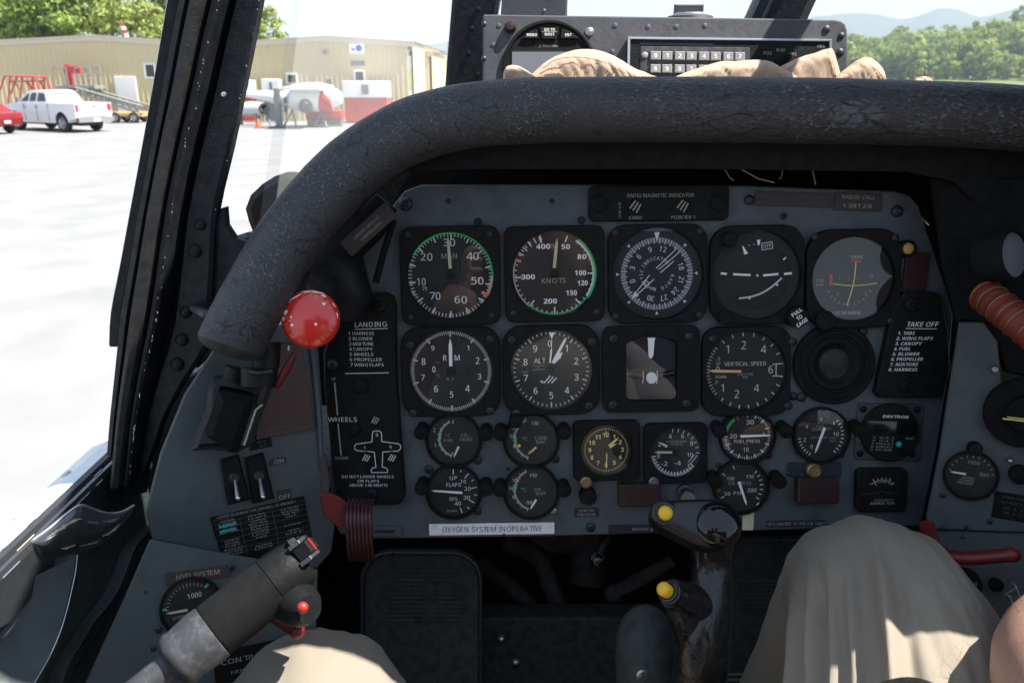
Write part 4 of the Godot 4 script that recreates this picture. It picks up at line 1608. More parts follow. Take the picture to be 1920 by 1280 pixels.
func windshield() -> void:
	var root := thing("windshield_frame", "heavy black windshield post with ribbed rubber seals and rivets", "frame", Transform3D())
	var ys := [-330, -190, -60, 60, 170, 280, 400, 500, 587, 650, 719, 787, 850, 905]
	var L := [[-330, 372], [-60, 323], [0, 312], [150, 287], [300, 260], [450, 232], [560, 212], [620, 199], [660, 204], [750, 195], [905, 184]]
	var R1 := [[-330, 503], [-60, 437], [0, 422], [120, 390], [205, 375], [250, 360], [400, 330], [587, 304], [719, 274], [787, 262], [905, 248]]
	var R2 := [[-330, 552], [-60, 493], [0, 481], [150, 452], [300, 421], [400, 398], [587, 388], [650, 384], [719, 340], [787, 302], [850, 280], [905, 258]]
	var strip := func(nm: String, cuts: Array, m: Material, y0: float, y1: float) -> void:
		var strings := []
		for c in cuts:
			var s := []
			for y in ys:
				if y < y0 or y > y1:
					continue
				var l := at_y(L, y)
				var r := at_y(R1, y)
				s.push_back([lerpf(l, r, c[0]), y, c[1]])
			strings.push_back(s)
		var mb := MB.new()
		ribbon(mb, strings, BOW)
		part(mb, nm, m, root)
	strip.call("outer_flange", [[-0.01, -0.045], [0.0, -0.002], [0.03, 0.0], [0.19, 0.0], [0.20, -0.014]], M.post_black, -330, 655)
	strip.call("flange_edge", [[-0.012, -0.0445], [-0.030, -0.003], [0.0, -0.001]], M.silver_paint, -330, 655)
	strip.call("seal", [[0.06, -0.03], [0.19, -0.014], [0.215, 0.001], [0.24, 0.004], [0.36, 0.005], [0.385, 0.0], [0.395, -0.012]], M.rubber, -330, 870)
	strip.call("seal", [[0.395, -0.012], [0.43, -0.013], [0.445, 0.002], [0.47, 0.008], [0.58, 0.0105], [0.70, 0.008], [0.725, 0.002], [0.735, -0.011]], M.rubber, -330, 905)
	strip.call("retainer", [[0.735, -0.012], [0.79, -0.012], [0.80, 0.001], [0.82, 0.005], [0.90, 0.006], [0.965, 0.004], [1.0, -0.018]], M.post_black, -330, 905)
	var strings := []
	for c in [[-0.45, -0.026], [0.16, -0.022], [0.24, -0.008], [0.9, -0.006], [1.0, -0.008], [1.0, -0.018]]:
		var s := []
		for y in ys:
			s.push_back([lerpf(at_y(R1, y), at_y(R2, y), c[0]), y, c[1]])
		strings.push_back(s)
	var mb := MB.new()
	ribbon(mb, strings, BOW)
	part(mb, "flange", M.post_black, root)
	# bare metal where paint has worn off the arrises
	var cr := RandomNumberGenerator.new()
	cr.seed = 8
	for i in 84:
		var y := cr.randf_range(-20, 890)
		var c := [0.0, 0.0]
		var x := 0.0
		var z := 0.0
		if i % 3 == 2:
			x = at_y(R2, y) - 1.0
			z = -0.0065
			if y > 400:
				continue
		else:
			x = lerpf(at_y(L, y), at_y(R1, y), 0.955 + cr.randfn() * 0.012)
			z = 0.0058
		var ln := cr.randf_range(1.0, 5.0) * (1.8 if y > 560 else 1.0) * (2.2 if cr.randf() < 0.16 else 1.0)
		mb = MB.new()
		mb.xf = Transform3D(BOW.b * Basis(Vector3.BACK, -0.17 + cr.randfn() * 0.12), hit(x, y, BOW) + Vector3(0, 0, z))
		var px := mpp(x, y, BOW)
		var flake := PackedVector2Array()
		for k in 8:
			var ang := TAU * k / 8.0
			flake.push_back(Vector2(cos(ang) * 0.75, sin(ang) * ln * 0.5) * px * cr.randf_range(0.35, 1.25))
		mb.prism(flake, -0.0003, 0.0003)
		part(mb, "bare_chip", M.chip if i % 4 else M.worn_grey, root)
	# gusset to the glareshield
	plate("gusset", [[402, 396], [413, 393], [416, 428], [432, 452], [462, 464], [520, 470], [470, 640], [400, 660], [360, 700], [320, 700], [330, 560], [362, 470]], BOW, -0.012, 0.006, 0.0015, M.post_black, root)
	for q in [[369, 424, 12], [359, 474, 14], [341, 590, 12], [334, 642, 13], [326, 688, 14], [308, 838, 10]]:
		mb = MB.new()
		var rr: float = q[2] * mpp(q[0], q[1], BOW)
		mb.xf = Transform3D(Basis(), hit(q[0], q[1], BOW) + Vector3(0, 0, -0.0075))
		mb.lathe([Vector2(rr, -0.002), Vector2(rr * 0.95, rr * 0.3), Vector2(rr * 0.7, rr * 0.62), Vector2(rr * 0.35, rr * 0.8), Vector2(0, rr * 0.84)], 18)
		part(mb, "rivet", M.black, root)
	mb = MB.new()
	mb.xf = Transform3D(Basis(), hit(413, 177, BOW) + Vector3(0, 0, -0.0065))
	mb.lathe([Vector2(0.0018, -0.001), Vector2(0.0016, 0.0008), Vector2(0, 0.0011)], 12)
	part(mb, "rivet", M.chip, root)
	# scraped weld on the gusset
	mb = MB.new()
	mb.tube([dep(358, 578, 0.628), dep(372, 582, 0.617), dep(386, 589, 0.612), dep(398, 590, 0.615)], [0.002, 0.0035, 0.004, 0.002], 8)
	part(mb, "weld", M.worn_grey, root)
	# unseen arch joining the posts, added and shaped to shade knees and port wall
	mb = MB.new()
	var path := curve([R(-0.198, 0.078, 0), R(-0.185, 0.11, 0), R(-0.13, 0.22, 0), R(-0.02, 0.30, 0), R(0.11, 0.33, 0), R(0.24, 0.30, 0), R(0.36, 0.22, 0), R(0.44, 0.06, 0), R(0.50, -0.12, 0), R(0.57, -0.31, 0)], 4)
	var rows := []
	for i in path.size():
		var t: Vector3 = (path[mini(i + 1, path.size() - 1)] - path[maxi(i - 1, 0)]).normalized()
		var nn := Vector3(-t.y, t.x, 0)
		var row := []
		var aft := lerpf(-0.60, -0.405, clampf((path[i].x - 0.02) / 0.05, 0.0, 1.0)) if path[i].x < 0.17 else -0.405 - 0.050 * clampf((path[i].x - 0.15) / 0.05, 0.0, 1.0) * clampf((0.385 - path[i].x) / 0.04, 0.0, 1.0)
		for c in [[-0.012, -0.645], [-0.012, aft], [0.012, aft], [0.012, -0.645]]:
			row.push_back(path[i] + nn * c[0] + Vector3(0, 0, c[1]))
		row.push_back(row[0])
		rows.push_back(row)
	for k in 4:
		var g := []
		for row in rows:
			g.push_back([row[k], row[k + 1]])
		mb.grid(g)
	part(mb, "arch", M.post_black, root)
	# header bars tie the forward pillars back to the arch
	for h in [[R(-0.13, 0.22, -0.63), [930, -325]], [R(0.34, 0.24, -0.63), [1650, -325]]]:
		mb = MB.new()
		mb.tube([h[0], hit(h[1][0], h[1][1], Plane_.new(R(0, 0, -1.02), Vector3(0, 0, 1)))], 0.014, 12)
		part(mb, "header_bar", M.post_black, root)
	mb = MB.new()
	mb.tube([hit(930, -325, Plane_.new(R(0, 0, -1.02), Vector3(0, 0, 1))), hit(1650, -325, Plane_.new(R(0, 0, -1.02), Vector3(0, 0, 1)))], 0.014, 12)
	part(mb, "header_bar", M.post_black, root)
	# forward pillars and the glass between
	var fp := Plane_.new(R(0, 0, -1.0), Vector3(0, 0, 1))
	var pil := thing("windshield_pillar", "dark forward pillar left of the navigation box", "pillar", Transform3D(), "forward windshield pillars")
	plate("pillar", [[824, 300], [838, 110], [852, -60], [876, -330], [985, -330], [948, -60], [926, 60], [892, 300]], fp, 0.0, 0.05, 0.004, M.post_black, pil)
	for q in [[884, 54], [878, 100], [895, 140], [896, 18]]:
		mb = MB.new()
		mb.xf = Transform3D(Basis(), hit(q[0], q[1], fp))
		mb.lathe([Vector2(0.003, 0), Vector2(0.0025, 0.001), Vector2(0, 0.0014)], 10)
		part(mb, "rivet", M.black, pil)
	pil = thing("windshield_pillar", "dark slanting pillar rising behind the box's right half", "pillar", Transform3D(), "forward windshield pillars")
	plate("pillar", [[1295, 300], [1433, -5], [1460, -60], [1588, -330], [1712, -330], [1568, -60], [1538, -2], [1400, 300]], fp, 0.0, 0.05, 0.012, M.post_black, pil)
	plate("edge_strip", [[1307, 300], [1446, -5], [1472, -60], [1600, -330], [1606, -330], [1478, -60], [1452, -5], [1313, 300]], fp, 0.004, 0.004, 0.001, M.metal_dark, pil)
	var bp := Plane_.new(R(0, 0, -0.93), Vector3(0, 0.1, 1))
	var sb := thing("sight_bracket", "flat grey bracket plate standing behind the navigation box", "bracket", Transform3D())
	plate("plate", [[925, 260], [944, -60], [1066, -60], [1058, 260]], bp, 0.0, 0.01, 0.002, M.gps_face, sb)
	mb = MB.new()
	mb.xf = Transform3D(Basis(), hit(1021, 19, bp))
	mb.lathe([Vector2(0.0016, 0), Vector2(0.0013, 0.001), Vector2(0, 0.0012)], 8)
	part(mb, "rivet", M.chip, sb)
	var gl := thing("windscreen", "hazy windscreen glass between the posts", "windscreen", Transform3D())
	var a0 := hit(440, 520, BOW) + Vector3(0, 0, -0.045)
	var a1 := hit(560, -325, BOW) + Vector3(0, 0, -0.045)
	var b0 := hit(838, 215, fp) + Vector3(0, 0, -0.02)
	var b1 := hit(880, -325, fp) + Vector3(0, 0, -0.02)
	mb = MB.new()
	mb.quad(a0, b0, b1, a1)
	part(mb, "side_pane", M.windscreen_glass, gl)
	mb = MB.new()
	mb.quad(hit(880, 200, fp) + Vector3(0, 0, -0.03), hit(1400, 200, fp) + Vector3(0, 0, -0.03), hit(1650, -325, fp) + Vector3(0, 0, -0.03), hit(930, -325, fp) + Vector3(0, 0, -0.03))
	part(mb, "front_pane", M.windscreen_glass, gl)
	mb = MB.new()
	mb.quad(hit(1440, 215, fp) + Vector3(0, 0, -0.02), R(0.56, -0.28, -0.66), R(0.36, 0.21, -0.66), hit(1700, -325, fp) + Vector3(0, 0, -0.02))
	part(mb, "side_pane", M.windscreen_glass, gl)

func glareshield() -> void:
	var raw := []
	var knots := [[433, 648], [442, 625], [462, 585], [495, 525], [535, 457], [585, 392], [642, 330], [702, 283], [772, 245], [860, 220], [970, 209], [1100, 206], [1300, 206], [1500, 208], [1700, 212], [1920, 223], [2080, 250], [2190, 310], [2270, 410], [2330, 540], [2370, 680]]
	for k in knots:
		var d := 0.60
		if k[0] < 700:
			d = lerpf(0.575, 0.60, clampf((k[0] - 430) / 270.0, 0, 1))
		if k[0] > 1950:
			d = lerpf(0.60, 0.575, clampf((k[0] - 1950) / 400.0, 0, 1))
		raw.push_back(dep(k[0], k[1], d))
	var path := curve(raw, 7)
	var radius := 0.0232
	# where the tape scrap sits
	var best := 0
	for i in path.size():
		if absf(path[i].x - dep(1590, 210, 0.60).x) < absf(path[best].x - dep(1590, 210, 0.60).x):
			best = i
	var root := thing("glareshield_roll", "thick black cracked padded roll arching over the instrument panel", "padding", Transform3D())
	var mb := MB.new()
	var radii := []
	var nz := FastNoiseLite.new()
	nz.seed = 2
	nz.frequency = 0.05
	for i in path.size():
		radii.push_back(radius * (1.0 + nz.get_noise_1d(i * 3.0) * 0.02))
	mb.tube(path, radii, 40, false, true, Vector2(1, 1))
	var want := dep(1588, 214, 0.5768)
	var row_v := 0.0
	var far := 1e9
	for k in mb.v.size():
		var dd := mb.v[k].distance_to(want)
		if dd < far:
			far = dd
			row_v = mb.u[k].y
	M.roll_skin = roll_material(Vector2(float(best) / (path.size() - 1), row_v))
	part(mb, "roll", M.roll_skin, root)
	# puckered end
	mb = MB.new()
	var t: Vector3 = (path[0] - path[1]).normalized()
	var s := t.cross(Vector3.UP).normalized()
	mb.xf = Transform3D(Basis(s, t.cross(s), t), path[0])
	var pts := []
	for i in 7:
		var a := PI * 0.5 * i / 6.0
		var row := []
		for j in 40:
			var b := TAU * j / 40.0
			var rr := radius * cos(a) * (1.0 + 0.05 * sin(b * 9.0 + i) * sin(a * 2.0))
			row.push_back(Vector3(cos(b) * rr, sin(b) * rr, sin(a) * 0.008))
		pts.push_back(row)
	var flip := []
	for row in pts:
		var q: Array = row.duplicate()
		q.reverse()
		flip.push_back(q)
	mb.grid(flip, false, true)
	var e := part(mb, "puckered_end", M.rubber, root)
	e.mesh = e.mesh
	# hood beneath: black lip and deck
	var hp := Plane_.new(R(0, 0, -0.648), Vector3(0, 0.05, 1))
	var hood := thing("glareshield_hood", "black hood sheet hanging between the padded roll and the panel", "hood", Transform3D())
	plate("lip", [[650, 440], [668, 400], [720, 345], [760, 322], [860, 317], [1300, 316], [1700, 322], [1790, 340], [1850, 400], [1990, 400], [1990, 200], [860, 200], [760, 225], [690, 270], [610, 350], [580, 440]], hp, 0.0, 0.0015, 0.0, M.cap_plastic, hood)
	mb = MB.new()
	var deck := []
	for i in range(58, path.size()):
		var p: Vector3 = path[i]
		deck.push_back([Vector3(p.x, p.y + radius * 0.25, p.z), Vector3(p.x, p.y + radius * 0.3, minf(p.z - 0.06, -0.7)), Vector3(p.x if p.x > 0.2 else p.x * 0.8 + 0.03, p.y + radius * 0.2, -1.0)])
	mb.grid(deck)
	part(mb, "deck", M.matte, hood)
	for q in [[1360, 318, 1376, 338], [1392, 318, 1452, 342], [1468, 318, 1462, 335], [1524, 318, 1530, 346]]:
		mb = MB.new()
		var a := dep(q[0], q[1], 0.69)
		var b := dep(q[2], q[3], 0.685)
		mb.tube([a, a.lerp(b, 0.5) + Vector3(0, -0.002, 0.002), b], 0.0006, 5)
		part(mb, "wire", M.ink_dim, hood)
	# black sheet added behind the panel to stop daylight through its gaps
	var bk := Plane_.new(R(0, 0, -0.80), Vector3(0, 0, 1))
	plate("gap_light_block", [[752, 250], [2300, 250], [2300, 1000], [1600, 1000], [1600, 760], [540, 760], [530, 560], [560, 490], [620, 420], [690, 350]], bk, 0.0, 0.01, 0.0, M.matte, hood)
	# duct outside the roll's port shoulder
	var dp := Plane_.new(R(0, 0, -0.72), Vector3(0, 0.1, 1))
	var duct := thing("defroster_duct", "rounded dark grey defroster duct beyond the padded roll", "duct", Transform3D())
	plate("nozzle", [[456, 392], [466, 366], [488, 345], [512, 330], [536, 322], [552, 326], [640, 420], [600, 520], [500, 500], [470, 436], [462, 415]], dp, 0.0, 0.03, 0.006, M.cap_plastic, duct)
	plate("shroud", [[480, 440], [500, 402], [540, 350], [566, 330], [660, 330], [640, 480], [520, 520]], dp, 0.012, 0.02, 0.006, M.cap_plastic, duct)
	plate("ledge", [[424, 462], [428, 446], [452, 438], [500, 440], [560, 500], [440, 500]], dp, -0.01, 0.02, 0.004, M.worn_grey, duct)

# ---------------------------------------------------------------- instrument panel
func main_panel() -> void:
	var root := thing("instrument_panel", "blue grey painted main instrument panel holding the round gauges", "panel", pl_xf(PANEL))
	plate("plate", [[662, 1011], [636, 1000], [624, 975], [618, 900], [618, 600], [640, 520], [690, 440], [742, 378], [758, 358], [790, 346], [1000, 345], [1400, 348], [1680, 358], [1706, 366], [1724, 386], [1738, 430], [1768, 520], [1788, 590], [1780, 690], [1756, 850], [1728, 986], [1480, 993], [1000, 1006]], PANEL, 0.0, 0.004, 0.001, M.panel, root)
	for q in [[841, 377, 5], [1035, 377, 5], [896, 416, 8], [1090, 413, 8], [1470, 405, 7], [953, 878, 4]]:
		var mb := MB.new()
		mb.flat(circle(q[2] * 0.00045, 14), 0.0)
		var h := part(mb, "hole", M.hole, root)  # flat dark disc painted as the shade in a hole
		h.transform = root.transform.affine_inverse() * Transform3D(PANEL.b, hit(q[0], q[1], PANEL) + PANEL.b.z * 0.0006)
	for q in [[761, 382, 13], [1682, 396, 11], [804, 879, 8], [1347, 871, 5], [1107, 988, 9], [1618, 620, 9], [1503, 744, 9], [1488, 742, 8], [945, 1002, 3]]:
		part_mesh(screw_shape(q[2] * 0.00045), "screw", M.screw, root, root.transform.affine_inverse() * Transform3D(PANEL.b, hit(q[0], q[1], PANEL) + PANEL.b.z * 0.0005))

func gauge(nm: String, label: String, cx: float, cy: float, r: float, shape: PackedVector2Array, h := 15.0, dial: Material = null, group := "panel gauges", pl: Plane_ = null, glass := true) -> Node3D:
	var root := thing(nm, label, "gauge", on(cx, cy, pl if pl else PANEL, 0.0006, TILT), group)
	var mb := MB.new()
	bezel(mb, shape, r, 0.0, h, 3.0)
	part(mb, "bezel", M.bezel, root)
	mb = MB.new()
	mb.flat(circle(r + 0.5, 48), 3.0)
	part(mb, "dial_face", dial if dial else M.dial, root)
	if glass:
		mb = MB.new()
		mb.flat(circle(r + 1.0, 48), h - 3.0)
		part(mb, "glass", M.glass, root)
	return root
const Z := 3.6
func needle(root: Node3D, nm: String, a: Vector2, b: Vector2, w0: float, w1: float, m: Material, z := 6.0) -> void:
	var d := (b - a).normalized()
	var s := Vector2(-d.y, d.x)
	var mb := MB.new()
	mb.prism(PackedVector2Array([a - s * w0 * 0.5, b - d * w1 * 2.0 - s * w1 * 0.5, b, b - d * w1 * 2.0 + s * w1 * 0.5, a + s * w0 * 0.5]), z, z + 1.0)
	part(mb, nm, m, root)
func hub(root: Node3D, r: float, m: Material = null, o := Vector2.ZERO) -> void:
	var mb := MB.new()
	mb.xf.origin = Vector3(o.x, o.y, 3.5)
	mb.lathe([Vector2(r, 0), Vector2(r, 4.0), Vector2(r * 0.8, 4.6), Vector2(0, 4.6)], 16)
	part(mb, "hub", m if m else M.bezel, root)
func print_on(root: Node3D, m: Material, rows: Array, bold := false, nm := "lettering") -> void:
	# rows: [text, dx, dy, cap height, fitted width, turn]
	var mb := MB.new()
	for r in rows:
		text(mb, r[0], r[1], r[2], r[3], Z, r[4] if r.size() > 4 else 0.0, r[5] if r.size() > 5 else 0.0, bold)
	part(mb, nm, m, root)

func big_gauges() -> void:
	var sq := rrect(93, 92, 20)
	# manifold pressure
	var g := gauge("manifold_gauge", "manifold pressure gauge with a long green arc, marked MAN", 845, 516, 80, sq)
	var mb := MB.new()
	ticks(mb, -118, 238, 71, 72, 79, 1.5, Z)
	ticks(mb, -100, 232, 13, 67, 79, 2.6, Z)
	part(mb, "scale", M.ink, g)
	print_on(g, M.ink, [["30", -1, 61, 13, 22], ["20", -44, 35, 13, 22], ["40", 42, 35, 13, 23], ["50", 50, -11, 13, 23], ["60", 18, -46, 13, 23], ["70", -30, -38, 13, 20], ["10", -55, -11, 13, 16], ["75", -49, -24, 6, 9]])
	print_on(g, M.ink_dim, [["MAN", -2, 36, 9, 29]])
	mb = MB.new()
	band(mb, -61, 90, 77, 80.5, Z + 0.3)
	part(mb, "green_arc", M.ink_green, g)
	mb = MB.new()
	band(mb, 91, 118, 75, 80, Z + 0.3)
	part(mb, "yellow_arc", M.ink_cream, g)
	mb = MB.new()
	tick(mb, 119, 66, 80, 6, Z + 0.4)
	part(mb, "red_line", M.ink_orange, g)
	mb = MB.new()
	mb.flat(circle(5, 10, Vector2(-72, -32)), Z)
	part(mb, "mark", M.ink_dim, g)
	needle(g, "needle", Vector2(0, 13), Vector2(-3, 72), 6.0, 5.0, M.ink_cream)
	hub(g, 9)
	screws(g, [[-76, 76], [76, -76], [-76, -76], [76, 76]], 6, 15)
	# airspeed
	g = gauge("airspeed_gauge", "airspeed gauge with white and green arcs, marked KNOTS", 1039, 513, 79, rrect(93, 89, 14))
	mb = MB.new()
	ticks(mb, -68, -20, 5, 66, 77, 2.0, Z)
	ticks(mb, 38, 330, 38, 70, 76, 1.6, Z)
	for a in [20, -22, 90, 140, 180, 265, 218]:
		tick(mb, a, 62, 74, 2.6, Z)
	part(mb, "scale", M.ink, g)
	print_on(g, M.ink_bright, [["400", -20, 51, 9, 26], ["50", 22, 50, 9, 16], ["80", 52, 31, 9, 17], ["100", 49, 1, 9, 21], ["120", 53, -18, 9, 19], ["150", 32, -36, 9, 20], ["200", -8, -51, 9, 25], ["300", -49, -5, 9, 26]], true)
	print_on(g, M.ink_dim, [["KNOTS", -1, -13, 9, 45], ["0", -79, 16, 5], ["15", -84, -8, 5], ["20", -79, -26, 5], ["5", -50, -74, 5]])
	print_on(g, M.ink_faint, [["AIRSPEED AT X100 FT", 20, 82, 5, 92]])
	mb = MB.new()
	band(mb, 36, 126, 75.5, 80, Z + 0.3)
	band(mb, 126, 218, 74, 76, Z + 0.3)
	part(mb, "green_arc", M.ink_green, g)
	mb = MB.new()
	band(mb, 34, 125, 71.5, 75.2, Z + 0.3)
	part(mb, "white_arc", M.ink, g)
	mb = MB.new()
	band(mb, 218, 290, 75, 77, Z + 0.3)
	part(mb, "yellow_arc", M.ink_cream, g)
	mb = MB.new()
	tick(mb, 291, 66, 77, 5, Z + 0.4)
	part(mb, "red_line", M.ink_orange, g)
	needle(g, "needle", Vector2(0, 11), Vector2(6, 66), 6.0, 5.0, M.ink_cream)
	hub(g, 8)
	screws(g, [[-78, -72], [78, -72]], 7, 15)
	# radio magnetic indicator
	g = gauge("compass_gauge", "blue tinted radio magnetic compass gauge with rotated numerals", 1231, 513, 84, rrect(92, 92, 30), 14.0, M.dial_blue)
	mb = MB.new()
	band(mb, 0, 360, 58, 67.5, Z)
	part(mb, "compass_ring", M.ring_grey, g)
	mb = MB.new()
	ticks(mb, 0, 355, 71, 60, 67, 0.9, Z + 0.3)
	ticks(mb, 5, 355, 35, 56, 67, 1.4, Z + 0.3)
	for k in 7:
		var a := 45.0 * k + 45.0
		var d := Vector2(sin(deg_to_rad(a)), cos(deg_to_rad(a)))
		mb.flat(PackedVector2Array([d * 70, d * 76 + Vector2(-d.y, d.x) * 3, d * 76 - Vector2(-d.y, d.x) * 3]), Z)
	mb.flat(PackedVector2Array([Vector2(0, 60), Vector2(5, 77), Vector2(-5, 77)]), Z + 0.6)
	part(mb, "scale", M.ink, g)
	mb = MB.new()
	var nums := ["12", "15", "18", "21", "24", "27", "30", "33", "0", "3", "6", "9"]
	for k in 12:
		if k == 1 or k == 7:
			continue
		var a := deg_to_rad(14.0 + 30.0 * k)
		text(mb, nums[k], sin(a) * 47, cos(a) * 47, 9.5, Z, 0.0, -a)
	part(mb, "numerals", M.ink, g)
	mb = MB.new()
	arc_text(mb, "INDICATOR", 29, -8, 6, Z, 13)
	arc_text(mb, "RADIO", 29, 128, 6, Z, 15)
	arc_text(mb, "MAGNETIC", 29, 235, 6, Z, 13)
	part(mb, "lettering", M.ink, g)
	for s in [[-2, 10, 38, 48], [3, 8, 42, 40], [6, 2, 32, 24]]:
		needle(g, "pointer", Vector2(s[0], s[1]), Vector2(s[2], s[3]), 1.6, 1.6, M.ink, 6.5)
	for s in [[-14, -2, -46, -42], [-6, -10, -44, -44]]:
		needle(g, "pointer_tail", Vector2(s[0], s[1]), Vector2(s[2], s[3]), 1.6, 1.6, M.ink, 6.5)
	mb = MB.new()
	stroke(mb, [Vector2(-20, -12), Vector2(-14, -18), Vector2(-20, -24), Vector2(-26, -18), Vector2(-20, -12)], 1.3, 6.0)
	part(mb, "tail_mark", M.ink, g)
	mb = MB.new()
	mb.prism(PackedVector2Array([Vector2(-48, -46), Vector2(-34, -40), Vector2(-42, -32)]), 6.2, 7.2)
	part(mb, "arrow_head", M.ink, g)
	screws(g, [[-78, 78], [78, 78], [-78, -78], [78, -78]], 7, 14)
	# attitude
	g = gauge("attitude_gauge", "black attitude ball with a white horizon bar and OFF flag", 1416, 515, 81, rrect(88, 92, 40), 15.0)
	mb = MB.new()
	mb.lathe([Vector2(70, 0.5), Vector2(58, 4.4), Vector2(36, 7.2), Vector2(0, 8.2)], 32)
	var ball := part(mb, "ball", M.dial, g)
	ball.position.z = 1.0
	mb = MB.new()
	for s in [[-66, 4, -57, 3], [-43, 2, -13, 0], [13, -1, 39, 1], [52, 1, 64, 2]]:
		stroke(mb, [Vector2(s[0], s[1]), Vector2(s[2], s[3])], 4.0, 10.6)
	mb.flat(circle(2.2, 10, Vector2(1, -1)), 10.6)
	part(mb, "horizon_bar", M.ink_bright, g)
	mb = MB.new()
	var arcp := []
	for i in 13:
		var a := deg_to_rad(188.0 - i * 6.2)
		arcp.push_back(Vector2(-40, 57) + Vector2(sin(a), cos(a)) * 102.0)
	arcp = []
	for i in 13:
		var t := i / 12.0
		arcp.push_back(Vector2(-32, -43).lerp(Vector2(46, -7), t) + Vector2(0.25, -1) * sin(PI * t) * 9.0)
	stroke(mb, arcp, 3.0, 10.6)
	mb.flat(circle(2.4, 8, Vector2(-13, -43)), 10.6)
	mb.flat(circle(2.4, 8, Vector2(38, -19)), 10.6)
	part(mb, "horizon_line", M.ink, g)
	mb = MB.new()
	mb.flat(PackedVector2Array([Vector2(-1, 65), Vector2(6, 65), Vector2(4, 55), Vector2(1, 55)]), 10.6)
	mb.flat(PackedVector2Array([Vector2(-28, 54), Vector2(-26, 54), Vector2(-17, 40), Vector2(-24, 38)]), 10.6)
	mb.flat(PackedVector2Array([Vector2(48, 29), Vector2(54, 33), Vector2(53, 29), Vector2(49, 26)]), 10.6)
	for s in [[-15, 55], [-6, 57]]:
		mb.flat(circle(1.0, 8, Vector2(s[0], s[1])), 10.6)
	part(mb, "bank_marks", M.ink_bright, g)
	mb = MB.new()
	stroke(mb, [Vector2(9, 46), Vector2(8, 58), Vector2(27, 61), Vector2(29, 49), Vector2(9, 46)], 1.3, 10.8)
	text(mb, "OFF", 18.5, 53.5, 6, 10.8, 15, 0.13)
	part(mb, "off_flag", M.ink, g)
	for s in [[-54, 66, 14], [-62, -78, 13]]:
		mb = MB.new()
		mb.xf.origin = Vector3(s[0], s[1], 12)
		mb.lathe([Vector2(s[2], 0), Vector2(s[2], 12), Vector2(s[2] - 2, 14), Vector2(0, 14)], 24)
		part(mb, "knob", M.cap_plastic, g)
	mb = MB.new()
	mb.xf.origin = Vector3(72, -79, 2)
	mb.lathe([Vector2(19, 0), Vector2(20, 26), Vector2(19, 29), Vector2(0, 30)], 28)
	var cage := part(mb, "cage_knob", M.cap_plastic, g)
	mb = MB.new()
	for k in 3:
		text(mb, ["PULL", "TO", "CAGE"][k], 72 - 4 + k * 5.0, -79 + 9.5 - k * 9.5, 6.8, 32.6, 0.0, 0.62, true)
	part(mb, "lettering", M.ink_bright, cage)
	# course deviation
	g = gauge("course_gauge", "course deviation gauge with yellow crossed needles", 1596, 522, 76, rrect(88, 92, 42), 14.0)
	print_on(g, M.ink_cream, [["COURSE", 8, 40, 5, 22], ["LOC OR RANGE", -8, -64, 6, 52]])
	print_on(g, M.ink_dim, [["GLIDE", -60, -3, 5, 15], ["SLOPE", -60, -11, 5, 15], ["3", -26, -28, 5], ["3", 26, -28, 5], ["0", 36, 4, 7, 5]])
	mb = MB.new()
	for k in 11:
		tick(mb, 115 + k * 13, 40, 45, 1.2, Z, Vector2(-4, -6))
	for k in 4:
		mb.flat(circle(1.1, 6, Vector2(-40 + k * 17, 1)), Z)
	part(mb, "scale", M.ink_dim, g)
	mb = MB.new()
	mb.box(Vector3(-42, -12, Z), Vector3(-37, 9, Z + 1.0))
	mb.box(Vector3(0, 30, Z), Vector3(16, 35, Z + 1.0))
	part(mb, "flags", M.ink_red, g)
	var bend := []
	for i in 9:
		var t := i / 8.0
		bend.push_back(Vector3(lerpf(5, -10, t) + sin(PI * t) * 4.0, lerpf(31, -51, t), 7.0))
	mb = MB.new()
	mb.tube(bend, 1.1, 6)
	part(mb, "needle", M.ink_yellow, g)
	bend = []
	for i in 9:
		var t := i / 8.0
		bend.push_back(Vector3(lerpf(-37, 45, t), -9 - sin(PI * t) * 4.0, 7.6))
	mb = MB.new()
	mb.tube(bend, 1.0, 6)
	part(mb, "needle", M.ink_yellow, g)
	mb = MB.new()
	mb.xf.origin = Vector3(-55, -76, 10)
	mb.lathe([Vector2(18, 0), Vector2(18, 14), Vector2(16, 16), Vector2(0, 16)], 24)
	part(mb, "knob", M.cap_plastic, g)
	screws(g, [[-74, 78], [74, 74], [70, -80]], 7, 14)
	# engine speed
	g = gauge("tachometer", "tachometer with its white needle straight up, marked RPM", 846, 695, 78, rrect(92, 84, 34))
	mb = MB.new()
	ticks(mb, 0, 357, 119, 69, 75, 1.3, Z)
	ticks(mb, 0, 324, 9, 65, 75, 2.6, Z)
	part(mb, "scale", M.ink, g)
	mb = MB.new()
	var spot := [["9", -33, 44, 9], ["1", 33, 43, 9], ["2", 50, 19, 12], ["3", 53, -11, 10], ["4", 30, -33, 12], ["5", 0, -44, 11], ["6", -29, -33, 12], ["7", -53, -11, 10], ["8", -51, 19, 12], ["0", -32, 4, 10]]
	for s in spot:
		text(mb, s[0], s[1], s[2], s[3], Z)
	text(mb, "R", -11, 25, 10, Z)
	text(mb, "M", 12, 25, 10, Z)
	text(mb, "P", 0, 25, 10, Z)
	part(mb, "lettering", M.ink_bright, g)
	print_on(g, M.ink_dim, [["1", -25, 16, 6, 0, 1.2], ["2", -25, -7, 6, 0, 0.9], ["8 7", -2, -15, 4, 14]])
	needle(g, "needle", Vector2(0, 10), Vector2(0, 62), 6.0, 6.5, M.ink_bright)
	hub(g, 9)
	screws(g, [[-74, 52], [74, 60], [72, -74], [-72, -76]], 8, 15)
	# altimeter
	g = gauge("altimeter", "altimeter with thick and thin white pointers, marked ALT", 1033, 692, 75, rrect(90, 84, 36))
	mb = MB.new()
